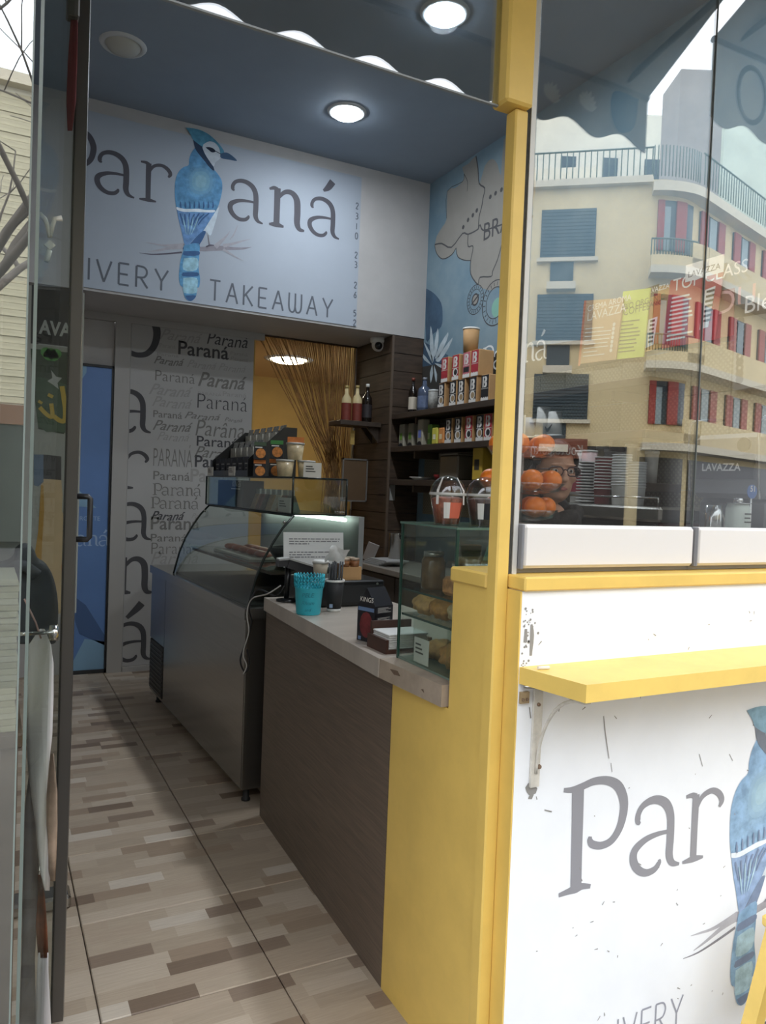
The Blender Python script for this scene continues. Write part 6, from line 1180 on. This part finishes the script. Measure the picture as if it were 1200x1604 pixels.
l_ = wpt(1176, 800, 1.9); t = thing('round_card', 'round blue printed card behind the white dispenser', 'card', (l_[0], 1.9, ZS)); zc_ = pY(1174, 770, 1.9).z; mb = MB(); mb.lathe((l_[0], 1.9, zc_), [(.026, 0), (.026, .003)], 24, axis=(0, -1, 0)); mb.build('disc', mat('card_blue', '#3f64a0', .5), t); MB().tube([(l_[0], 1.9, ZS), (l_[0], 1.9, zc_-.025)], .003, 6).build('stick', plw, t); mb = MB(); put(mb, '51', Pl((l_[0], 1.8965, zc_), (1, 0, 0), (0, 0, 1)), -.013, 0.0, w=.024, d=.001); mb.build('lettering', inkw, t)
for k in range(6):
    l_ = wpt(1052, 812, 1.82); o = MB().box(l_[0]-.05+.004*(k % 3), l_[0]+.05-.003*(k % 2), 1.77, 1.87, ZS+k*.011, ZS+k*.011+.0105, bev=.003).build('paper_sheet_pack', mat('pack_white', '#d9d8d4', .6)); tag(o, 'white flat paper pack, %s from the bottom of the pile by the window joint' % ordn[k], 'paper', 'paper packs on the window shelf')
l_ = wpt(945, 812, 1.86); plate(l_[0], 1.86, ZS, .075, mat('white_china', '#d8d6d2'), 'round pale plate on the inner window shelf')
# things on the back worktop by the curtain
q = pZ(582, 862, ZW); t = thing('tablet', 'pale tablet leaning back on the far worktop', 'tablet', (2.80, 5.25, ZW))
A = [pX(568, 858, 2.80), pX(583, 864, 2.80), pX(594, 838, 2.80), pX(578, 832, 2.80)]; t.location = (A[0]+A[1])/2; t.location.z = ZW; WL[t.name] = Vector(t.location)
MB().prism([p+Vector((0, 0, ZW+.004-min(A[0].z, A[1].z))) for p in A], (.008, 0, .002)).build('screen', mat('tablet_pale', '#a9a8a8', .3), t)
for k in range(4): q = pX(598+3*k, 866, 2.85); o = MB().box(2.74+.006*k, 2.96, q.y-.16, q.y+.14, ZW+.0005+k*.012, ZW+.0115+k*.012).build('paper_pad', mat('pad_grey_white', '#a5a4a2', .7)); tag(o, 'loose paper pad, %s from the bottom of the pile by the tablet' % ordn[k], 'paper', 'paper pads by the tablet')
q = pX(622, 838, 2.95); t = thing('steel_pot', 'small steel pot with a black handle on the far worktop', 'pot', (2.95, q.y, ZW)); MB().lathe((2.95, q.y, ZW), [(.06, 0), (.065, .01), (.065, .25), (.07, .255)], 22).build('pot', steel, t); MB().tube([(2.95, q.y-.065, ZW+.22), (2.95, q.y-.18, ZW+.24)], .011, 8).build('handle', blackp, t)
q = pX(600, 790, 3.0); t = thing('note_sheet', 'small grey note stuck on the partition edge', 'note', (3.02, 5.73, 1.33)); a = pY(606, 778, 5.726); b = pY(614, 762, 5.726); MB().box(3.01, 3.06, 5.724, 5.7265, a.z-.03, b.z+.03).build('sheet', mat('note_grey', '#8d8b87', .7), t)
# ================================================================== the woman behind the counter
def human():
    hc = pY(866, 741, 2.42); base = Vector((hc.x, 2.42, 0)); f = Vector((-.30, -.954, 0)); s = Vector((f.y, -f.x, 0))*-1   # f forward, s to her left
    zh = hc.z
    P = lambda x, y, z: base+s*x+f*y+Vector((0, 0, z))
    S = zh/1.60
    J = [((0, 0, .95), (.15, .115)), ((0, .0, 1.08), (.135, .10)), ((0, .0, 1.24), (.15, .11)), ((0, -.01, 1.37), (.125, .085)), ((0, .0, 1.455), (.055, .055)), ((0, .015, 1.53), (.052, .055))]
    E_ = [(i, i+1) for i in range(5)]
    def chain(start, pts):
        p = start
        for c, r in pts: J.append((c, r if isinstance(r, tuple) else (r, r))); E_.append((p, len(J)-1)); p = len(J)-1
        return p
    for sd in (-1, 1):
        chain(0, [((sd*.09, .0, .86), .092), ((sd*.10, .02, .50), .062), ((sd*.10, -.01, .30), .056), ((sd*.10, -.02, .09), .040), ((sd*.10, .04, .035), .036), ((sd*.105, .13, .03), .030)])
        wr = chain(3, [((sd*.17, -.005, 1.375), .062), ((sd*.215, .0, 1.30), .052), ((sd*.235, .01, 1.10), .043), ((sd*.20, .14, 1.03), .036), ((sd*.155, .25, 1.055), .026)])
        pm = chain(wr, [((sd*.145, .30, 1.06), (.036, .018)), ((sd*.142, .335, 1.06), (.038, .015))])
        for k, (o, L) in enumerate(((-.034, .062), (-.0115, .072), (.0115, .068), (.034, .052))):
            bx = sd*.142+o; chain(pm, [((bx, .352, 1.06), .0085), ((bx*1.0+o*.12, .352+L*.55, 1.055), .0078), ((bx+o*.2, .352+L, 1.035), .0065)])
        chain(wr, [((sd*.142-sd*.045, .285, 1.058), .0105), ((sd*.142-sd*.066, .315, 1.05), .009), ((sd*.142-sd*.072, .342, 1.04), .0075)])
    me = bpy.data.meshes.new('body'); me.from_pydata([P(*c) for c, r in J], E_, []); ob = bpy.data.objects.new('body_tmp', me); COL.objects.link(ob)
    sk = ob.modifiers.new('s', 'SKIN'); sv = me.skin_vertices[0].data
    for i, (c, r) in enumerate(J): sv[i].radius = r
    sv[0].use_root = True
    sb_ = ob.modifiers.new('u', 'SUBSURF'); sb_.levels = 2
    dg = bpy.context.evaluated_depsgraph_get(); m1 = bpy.data.meshes.new_from_object(ob.evaluated_get(dg)); bpy.data.objects.remove(ob)
    mb = MB(); mb.add([v.co for v in m1.vertices], [tuple(p.vertices) for p in m1.polygons], 0, True)
    H = lambda x, y, z: P(x, y+.02, zh+z)
    M3 = Matrix((s, f, Vector((0, 0, 1)))).transposed()
    def ell(c, r, fn=None):
        k = MB().ball((0, 0, 0), r, 24, 18, fn=fn); mb.add([H(*c)+M3 @ v for v in k.v], k.f, 0, True)
    ell((0, -.012, .03), (.076, .095, .088)); ell((0, .018, -.035), (.062, .074, .085)); ell((0, .052, -.082), (.030, .028, .026))       # skull, face, chin
    ell((0, .098, -.012), (.0115, .016, .026)); ell((0, .103, -.028), (.0165, .014, .011))                                    # nose
    for sd in (-1, 1): ell((sd*.038, .066, -.022), (.024, .022, .02)); ell((sd*.078, -.008, -.005), (.010, .018, .030)); ell((sd*.03, .082, .03), (.024, .010, .007))
    ell((0, .083, -.058), (.024, .012, .0055)); ell((0, .081, -.067), (.020, .012, .0065))
    me2 = bpy.data.meshes.new('person'); me2.from_pydata(mb.v, [], mb.f); o2 = bpy.data.objects.new('person_tmp', me2); COL.objects.link(o2)
    rm = o2.modifiers.new('r', 'REMESH'); rm.mode = 'VOXEL'; rm.voxel_size = .0052; sm = o2.modifiers.new('sm', 'SMOOTH'); sm.factor = .5; sm.iterations = 4
    dg = bpy.context.evaluated_depsgraph_get(); m3 = bpy.data.meshes.new_from_object(o2.evaluated_get(dg)); bpy.data.objects.remove(o2)
    loc = base.copy(); body = bpy.data.objects.new('person', m3); COL.objects.link(body)
    for v in m3.vertices: v.co -= loc
    m3.materials.clear(); m3.materials.append(mat('skin', '#c99a80', .5, vary=.05, scale=20, spec=.35))
    for p in m3.polygons: p.use_smooth = True
    body.location = loc; WL['person'] = loc; tag(body, 'person in dark framed glasses and teal top behind the oranges', 'person')
    ms = s; mf = f
    def grow(name, test, off, mt, wob=0.):
        vs = {}; V = []; F = []
        nr = [v.normal for v in m3.vertices]; lx = [(v.co.dot(s), v.co.dot(f), v.co.z) for v in m3.vertices]; ok = [test(*q) for q in lx]
        for p in m3.polygons:
            if all(ok[i] for i in p.vertices):
                f_ = []
                for i in p.vertices:
                    if i not in vs:
                        vs[i] = len(V); q = m3.vertices[i].co; V.append(loc+q+nr[i]*(off+(wob*math.sin(q.x*90+q.z*50)*math.sin(q.y*80-q.z*70) if wob else 0)))
                    f_.append(vs[i])
                F.append(f_)
        k = MB(); k.add(V, F, 0, True); o = k.build(name, mt, body)
        sd_ = o.modifiers.new('t', 'SOLIDIFY'); sd_.thickness = .004; sd_.offset = -1; return o
    grow('sweater', lambda x, y, z: .90 < z < 1.455 and not (y > .235 and abs(x) < .26 and z < 1.12 and z > .98), .011, mat('teal_knit', '#4c7a6c', .9, vary=.12, scale=60, bump=.2), .002)
    grow('trousers', lambda x, y, z: .10 < z < .94 and abs(x) < .21 and y < .11, .009, mat('dark_denim', '#2c3040', .9, vary=.1, scale=40))
    grow('shoe', lambda x, y, z: z < .12 and x < 0, .008, mat('shoe_black', '#1c1b1b', .5)); grow('shoe', lambda x, y, z: z < .12 and x >= 0, .008, mat('shoe_black', '#1c1b1b'))
    hz = zh
    grow('hair', lambda x, y, z: z > hz-.12 and (z-hz) > (.062 if y > .07 else .05 if y > .055 else -.02+(y-.0)*1.0 if y > -.005 else -.13) , .016, mat('dark_hair', '#2d211c', .6, vary=.3, scale=50, bump=.3), .006)
    k = MB()
    for i in range(40):
        a = 2*math.pi*i/40; k.v.append(None) if False else None
    ring = [P(.088*math.cos(2*math.pi*i/26), .075*math.sin(2*math.pi*i/26)+.01, zh-.165+.012*math.sin(i*1.7)-.02*math.sin(2*math.pi*i/26)) for i in range(26)]
    k.tube(ring, [.036+.006*math.sin(i*2.3) for i in range(26)], 10, closed=True); k.build('scarf', mat('dark_scarf', '#37322f', .95, vary=.35, scale=70, bump=.4), body)
    for sd in (-1, 1):
        k = MB(); q = H(sd*.031, .0775, .006); k.ball(q, (.0125, .0115, .0095), 14, 10); k.build('eye', mat('eye_white', '#d9d4ce', .2), body); k = MB(); k.ball(q+f*.0075, (.006, .006, .006), 10, 8); k.build('iris', mat('iris_dark', '#2a1c14', .2), body)
    k = MB()
    for sd in (-1, 1):
        k.tube([H(sd*(.036+.027*math.cos(a)*1.05), .104-abs(.027*math.cos(a))*.25*(1 if math.cos(a) > 0 else .2), .004+.021*(math.sin(a) if abs(math.sin(a)) < .8 else math.copysign(.8, math.sin(a)))) for a in [2*math.pi*i/20 for i in range(20)]], .0026, 6, closed=True)
        k.tube([H(sd*.064, .097, .012), H(sd*.080, .05, .012), H(sd*.083, -.01, .008)], .0024, 6)
    k.tube([H(-.009, .104, .008), H(0, .107, .012), H(.009, .104, .008)], .0022, 6); k.build('glasses', mat('glasses_frame', '#3c1f22', .3), body)
    k = MB(); k.ball(H(0, .0915, -.0625), (.022, .006, .0075), 14, 8); k.build('lips', mat('lips', '#a9625c', .5), body)
human()
# ================================================================== yellow serving ledge on brackets, yellow stool
ylw2 = mat('yellow_ledge_paint', '#eac76a', .4, vary=.05, scale=9, bump=.03)
t = thing('serving_ledge', 'yellow painted serving ledge on curved white brackets under the window', 'ledge', (2.4, 1.478, 1.09))
MB().prism([(1.150, 1.4775, 1.094), (1.187, 1.285, 1.094), (3.6, 1.285, 1.094), (3.6, 1.4765, 1.094)], (0, 0, .041)).build('board', ylw2, t)
wst = mat('worn_white_steel', '#cbc6bb', .45, vary=.12, scale=30)
for x in (1.207, 2.38, 3.4):
    MB().box(x-.013, x+.013, 1.470, 1.4775, .835, 1.093).build('wall_arm', wst, t); MB().box(x-.010, x+.010, 1.30, 1.470, 1.086, 1.0935).build('ledge_arm', wst, t)
    mb = MB(); c_ = Vector((x, 1.468, .86)); pts = []
    for k in range(13): a = k/12*math.pi/2; pts.append(Vector((x, 1.468-.150*(1-math.cos(a)), .87+.215*math.sin(a))))
    mb.tube(pts, .0042, 6); mb.build('curved_brace', wst, t)
    MB().lathe((x+.010, 1.470, .885), [(.006, 0), (.005, .004)], 10, axis=(0, -1, 0)).build('screw', mat('rusty_screw', '#7c6551', .6), t); MB().lathe((x, 1.470, 1.04), [(.005, 0), (.004, .004)], 10, axis=(0, -1, 0)).build('screw', mat('rusty_screw', '#7c6551'), t)
h_ = MB().box(1.152, 1.178, 1.470, 1.4775, 1.046, 1.074).build('hinge_plate', mat('brass_plate', '#a08a68', .5, vary=.2, scale=40), t)
for x in (1.159, 1.171): MB().lathe((x, 1.470, 1.056), [(.004, 0), (.003, .003)], 10, axis=(0, -1, 0)).build('screw', mat('rusty_screw', '#7c6551'), h_)
MB().tube([(1.155, 1.465, 1.090), (1.20, 1.44, 1.090)], .005, 6).build('pin', edge, t)
o = MB().tube([(1.175, 1.44, 1.1395), (1.205, 1.435, 1.1395)], .0042, 8).build('cigarette_end', mat('cig_white', '#dcd6cc', .8)); tag(o, 'white cigarette end lying at the left end of the yellow ledge', 'cigarette end')
sq = Vector((2.09, 1.20, -.03)); t = thing('wooden_stool', 'yellow painted wooden stool at the right edge below the white panel', 'stool', sq)
MB().box(1.93, 2.25, 1.04, 1.36, .382, .414, bev=.006).build('seat', ylw2, t)
for sx in (-1, 1):
    for sy in (-1, 1):
        a = Vector((2.09+sx*.13, 1.2+sy*.13, .382)); b = Vector((2.09+sx*.20, 1.2+sy*.17, -.03)); mb = MB(); mb.prism([b+Vector((-.02, -.02, 0)), b+Vector((.02, -.02, 0)), b+Vector((.02, .02, 0)), b+Vector((-.02, .02, 0))], a-b); mb.build('leg', ylw2, t)
for sy in (-1, 1): MB().box(1.94, 2.24, 1.2+sy*.15-.01, 1.2+sy*.15+.01, .14, .17).build('rail', ylw2, t)
# ================================================================== left side: behind the pane and the open leaf
# stack of cream sheets on a small dark table
xs_ = pY(27, 1000, 1.95).x; zt2 = pY(20, 905, 1.95).z; zb2 = pY(20, 1140, 1.95).z
tb_ = thing('side_table', 'small dark wooden table behind the left glass pane', 'table', (-.13, 2.05, 0)); dkw = mat('dark_table_wood', '#5b4a3c', .5, vary=.2, scale=9)
MB().box(-.42, xs_+.015, 1.90, 2.22, zb2-.035, zb2-.001, bev=.004).build('table_top', dkw, tb_)
for x in (-.38, xs_-.012):
    for y in (1.93, 2.18): MB().box(x-.018, x+.018, y-.018, y+.018, 0, zb2-.035).build('leg', dkw, tb_)
MB().box(-.38, xs_-.012, 1.925, 1.94, .3, .34).build('stretcher', dkw, tb_)
n_ = 24; ft = (zt2-zb2)/n_; random.seed(12)
for k in range(n_): j = random.uniform(-.003, .003); o = MB().box(-.38+j, xs_+j, 1.92+j, 2.18+j, zb2+k*ft+.0004, zb2+(k+1)*ft-.0006, bev=.001).build('card_sleeve', mat('sleeve_cream_%d' % (k % 3), ('#d6d1b4', '#cbc5a8', '#ddd8c0')[k % 3], .8)); tag(o, 'cream card sleeve, %s of the pile on the dark table' % ('%s from the bottom' % ordn[k] if k < 12 else '%s from the top' % ordn[n_-1-k]), 'card sleeve', 'card sleeves piled on the side table')
# drinks banner seen from behind through the glass, so its print runs backwards
yb2 = 2.95; a = pY(36, 445, yb2); b = pY(117, 960, yb2); z_t, z_b = a.z, b.z
dbn = thing('drinks_banner', 'standing roll up drinks banner seen from behind through the left glass', 'banner', (a.x*.5+b.x*.5, yb2, 0)); pb_ = FRONT(yb2)
MB().box(a.x-.06, b.x+.005, yb2, yb2+.004, z_b, z_t).build('sheet', mat('banner_grey', '#8f928e', .6), dbn); MB().box(a.x-.07, b.x+.01, yb2-.05, yb2+.05, 0, .05, bev=.01).build('base', steel, dbn); MB().tube([((a.x+b.x)/2, yb2+.02, .05), ((a.x+b.x)/2, yb2+.02, z_t)], .008, 8).build('pole', steel, dbn)
V2 = lambda x, y: (pY(x, y, yb2).x, pY(x, y, yb2).z)
cl = lambda L: [V2(min(x, 115), y) for x, y in L]
mb = MB(); poly(mb, pb_, cl([(50, 446), (116, 452), (116, 545), (48, 538)]), 0, .001); rect(mb, pb_, V2(60, 536)[0], V2(112, 544)[0], V2(60, 540)[1], V2(60, 538)[1], 3, .0015)
put(mb, 'AVAZZA'[:0] or 'AVA', pb_, V2(112, 530)[0], V2(112, 528)[1], w=V2(112, 530)[0]-V2(60, 530)[0], h=.048, d=.002, mi=3, bold=.03, flip=True)
poly(mb, pb_, cl([(48, 546), (116, 553), (116, 640), (100, 680), (60, 672), (52, 600)]), 1, .001); poly(mb, pb_, cl([(56, 590), (116, 608), (116, 672), (90, 676), (60, 668)]), 2, .0014, smooth=2)
for k in range(5): q = V2(72+k*4, 552+((k*5) % 9)); disc(mb, pb_, q[0], q[1], .018, 5, .0017, n=9)
poly(mb, pb_, cl([(80, 580), (88, 590), (97, 592), (90, 600), (92, 610), (82, 602), (74, 597), (82, 592)]), 3, .002)
def vst(L, w_, mi): ribbon(mb, pb_, [(*V2(x, y), w_) for x, y in L], mi, .0024)
vst([(97, 605), (102, 640), (101, 658), (94, 659), (84, 652)], .016, 4); vst([(80, 632), (82, 652), (74, 650), (62, 638)], .014, 4); vst([(75, 618), (83, 622)], .012, 4); vst([(60, 628), (66, 632)], .01, 4)
poly(mb, pb_, cl([(68, 712), (96, 715), (96, 752), (68, 750)]), 0, .0014); poly(mb, pb_, cl([(53, 712), (68, 712), (68, 755), (60, 762), (53, 760)]), 6, .0013)
poly(mb, pb_, cl([(64, 748), (96, 752), (97, 800), (106, 835), (108, 955), (54, 950), (56, 860), (66, 830), (65, 790)]), 7, .0012, smooth=2); poly(mb, pb_, cl([(64, 760), (60, 830), (54, 870), (54, 950), (62, 950), (66, 850), (69, 800), (68, 760)]), 8, .0016)
poly(mb, pb_, cl([(96, 885), (112, 880), (116, 945), (100, 950)]), 9, .0015, smooth=2)
mb.build('print', [mat('bn_black', '#2f2f30', .6), mat('bn_dark_green', '#2c3a28', .6, vary=.3, scale=20), mat('bn_green', '#3f5440', .6), mat('bn_pale', '#a3a7a6', .6), mat('bn_gold', '#b39a3e', .6), mat('bn_leaf', '#4c8a44', .6), mat('bn_blue', '#50647c', .6), mat('bn_juice', '#b09a78', .6, vary=.08, scale=8), mat('bn_amber', '#a07a2c', .6), mat('bn_orange', '#a8683a', .6)], dbn)
yq2 = 3.1; o = thing('orange_bottle_print', 'orange drink bottle cut out board left of the drinks banner', 'display board', (pY(8, 850, yq2).x, yq2, 0)); pk = FRONT(yq2); mb = MB(); V3 = lambda x, y: (pY(x, y, yq2).x, pY(x, y, yq2).z)
L = [V3(*q) for q in ((-30, 930), (-28, 820), (-12, 770), (-10, 700), (14, 700), (16, 770), (27, 830), (27, 930))]; cr_ = crom(L+[L[0]], 3)[:-1]; MB().prism([pk.pt(*p) for p in cr_], (0, .006, 0)).build('board', mat('bottle_orange', '#b0603c', .5, vary=.08, scale=6), o); mb = MB(); mb.prism([pk.pt(*V3(-11, 705)), pk.pt(*V3(15, 705)), pk.pt(*V3(15, 745)), pk.pt(*V3(-11, 745))], (0, -.004, 0)); mb.build('cap_print', mat('cap_print_grey', '#4d504c', .6), o); q = V3(0, 930); MB().box(q[0]-.01, q[0]+.01, yq2+.006, yq2+.016, 0, q[1]+.4).build('prop', dkw, o)
# high chair; the coat shape on it stands in for a reflected figure
jy = 2.45; ch = thing('bar_chair', 'dark wooden high chair with a jacket over its back, behind the left glass', 'chair', (.05, jy, 0))
xl, xr2 = pY(-60, 950, jy).x, pY(82, 950, jy).x
for x in (-.22, .075):
    for y in (jy-.02, jy+.32): MB().tube([(x, y, 0), (x, y, .78)], .016, 8).build('leg', dkw, ch)
MB().box(-.25, .10, jy-.04, jy+.35, .78, .81, bev=.01).build('seat', dkw, ch)
for x in (-.21, .07): MB().tube([(x, jy-.02, .80), (x, jy-.04, 1.20)], .014, 8).build('back_post', dkw, ch)
MB().box(-.22, .08, jy-.055, jy-.035, 1.10, 1.21, bev=.008).build('back_rail', dkw, ch)
MB().tube(crom([(-.22, jy-.02, .30), (-.07, jy-.02, .40), (.075, jy-.02, .30)], 5), .012, 8).build('curved_brace', dkw, ch)
jk = thing('jacket', 'dark grey jacket draped over the high chair back', 'jacket', (-.05, jy-.05, .95)); jm = mat('jacket_grey', '#3d4145', .85, vary=.15, scale=14, bump=.1)
V4 = lambda x, y: pY(x, y, jy-.07)
mb = MB(); outl = [(-75, 1010), (-72, 930), (-40, 895), (0, 888), (22, 880), (28, 862), (50, 858), (62, 880), (78, 892), (88, 920), (92, 960), (88, 1010)]
pts = [V4(*q) for q in outl]; cr2 = crom([tuple(p) for p in pts], 3); mb.prism([Vector(p)+Vector((0, 0, 0)) for p in cr2], (0, .16, 0)); o = mb.build('body', jm, jk)
bv = o.modifiers.new('b', 'BEVEL'); bv.width = .03; bv.segments = 4; bv.limit_method = 'ANGLE'
mb = MB(); mb.tube(crom([tuple(V4(4, 905)-Vector((0, .012, 0))), tuple(V4(30, 884)-Vector((0, .02, 0))), tuple(V4(58, 900)-Vector((0, .012, 0)))], 5), .016, 8); mb.build('collar', jm, jk)
# torn poster strip hanging inside the open leaf
ps = thing('torn_poster', 'torn white poster strip curling inside the open glass leaf', 'poster', pY(60, 1600, 2.02)); rows = [(985, 62, 70), (1010, 45, 80), (1040, 42, 84), (1090, 40, 84), (1150, 42, 82), (1200, 44, 76), (1250, 50, 72), (1290, 56, 72), (1340, 60, 77), (1370, 64, 78), (1395, 70, 77)]
def strip(rows, mt, nm, y, amp, ph, par=ps):
    mb = MB(); vs = []; n_ = 7
    for i, (py, x0, x1) in enumerate(rows):
        for k in range(n_): u = k/(n_-1); q = pY(x0+(x1-x0)*u, py, y+amp*math.sin(u*3.1+i*.5+ph)); vs.append(q)
    mb.add(vs, [(i*n_+k, i*n_+k+1, (i+1)*n_+k+1, (i+1)*n_+k) for i in range(len(rows)-1) for k in range(n_-1)], 0, True); o = mb.build(nm, mt, par); s_ = o.modifiers.new('t', 'SOLIDIFY'); s_.thickness = .0012; return o
strip(rows, mat('poster_back_white', '#c2bfc0', .6), 'sheet', 2.02, .02, 0); strip([(1180, 78, 84), (1240, 70, 90), (1290, 68, 90), (1340, 72, 88), (1380, 80, 86)], mat('poster_brown_pale', '#94806f', .6, vary=.25, scale=20), 'torn_flap', 2.03, .012, 1)
strip([(1215, 46, 50), (1260, 40, 52), (1300, 38, 56), (1400, 36, 60), (1500, 34, 54), (1604, 30, 56), (1660, 30, 56)], mat('poster_slate', '#5d5b60', .6, vary=.25, scale=14), 'torn_flap', 2.05, .015, 2)
strip([(1370, 56, 64), (1400, 54, 70), (1450, 56, 74), (1500, 60, 76)], mat('poster_coffee', '#6b3f2a', .6, vary=.5, scale=16), 'torn_flap', 2.045, .01, .5); strip([(1492, 60, 76), (1520, 58, 76), (1560, 56, 78), (1604, 56, 80), (1660, 56, 80)], mat('poster_white2', '#b7b3b4', .6), 'torn_flap', 2.04, .01, .8)
ps2 = MB().tube([pY(38, 938, 2.0), pY(56, 975, 2.0), pY(64, 1000, 2.0)], .0022, 6).build('torn_edge', mat('torn_edge_pink', '#a38480', .7), ps)
q = pY(84, 992, 2.0); g = thing('glass_clamp', 'steel bar and round clamp holding the left glass panes', 'clamp', pY(60, 995, 2.0)); MB().tube([pY(33, 993, 1.7), pY(84, 991, 2.05)], .004, 8).build('bar', chrome, g); MB().lathe(pY(84, 991, 2.05), [(.0, -.012), (.02, -.010), (.02, .010), (0, .012)], 18, axis=(1, 0, 0)).build('disc', chrome, g)
# hanging ornament and red cloth strip on the leaf
q = lambda x, y: pY(x, y, 1.86)
og = thing('suction_hook', 'white plastic suction hook with a diamond shaped pad on the glass leaf', 'hook', q(78, 385)); whp = mat('hook_white', '#c6c4bb', .4)
for L in ([(61, 335), (70, 343), (75, 355), (77, 372)], [(97, 342), (86, 343), (82, 355), (79, 372)], [(77, 392), (74, 405), (72, 410)]):
    k = len(L); MB().tube([q(*p) for p in L], [.0065-.001*i for i in range(k)], 8).build('arm', whp, og)
MB().prism([q(69, 383), q(78, 391), q(87, 384), q(78, 375)], (0, .006, 0)).build('pad', whp, og)
rs = thing('red_strip', 'narrow red cloth strip hanging behind the top of the glass leaf', 'cloth', pY(112, 205, 2.2)); rows2 = [(10, 112, 120), (40, 110, 122), (100, 106, 121), (160, 104, 119), (205, 106, 113)]
strip([(-30, 112, 120)]+rows2, mat('red_cloth', '#6f3234', .8, vary=.1, scale=20), 'cloth', 2.24, .004, 0, rs); MB().box(*sorted((pY(104, 20, 2.24).x, pY(124, 20, 2.24).x)), 2.22, 2.26, pY(112, 30, 2.24).z, pY(112, -14, 2.24).z, bev=.004).build('clip', mat('clip_dark', '#55504a', .6), rs)
MB().tube([pY(112, -14, 2.24), (pY(112, -14, 2.24).x, 2.24, 4.165)], .003, 6).build('cord', mat('white_tape', '#c9c6bf'), rs)
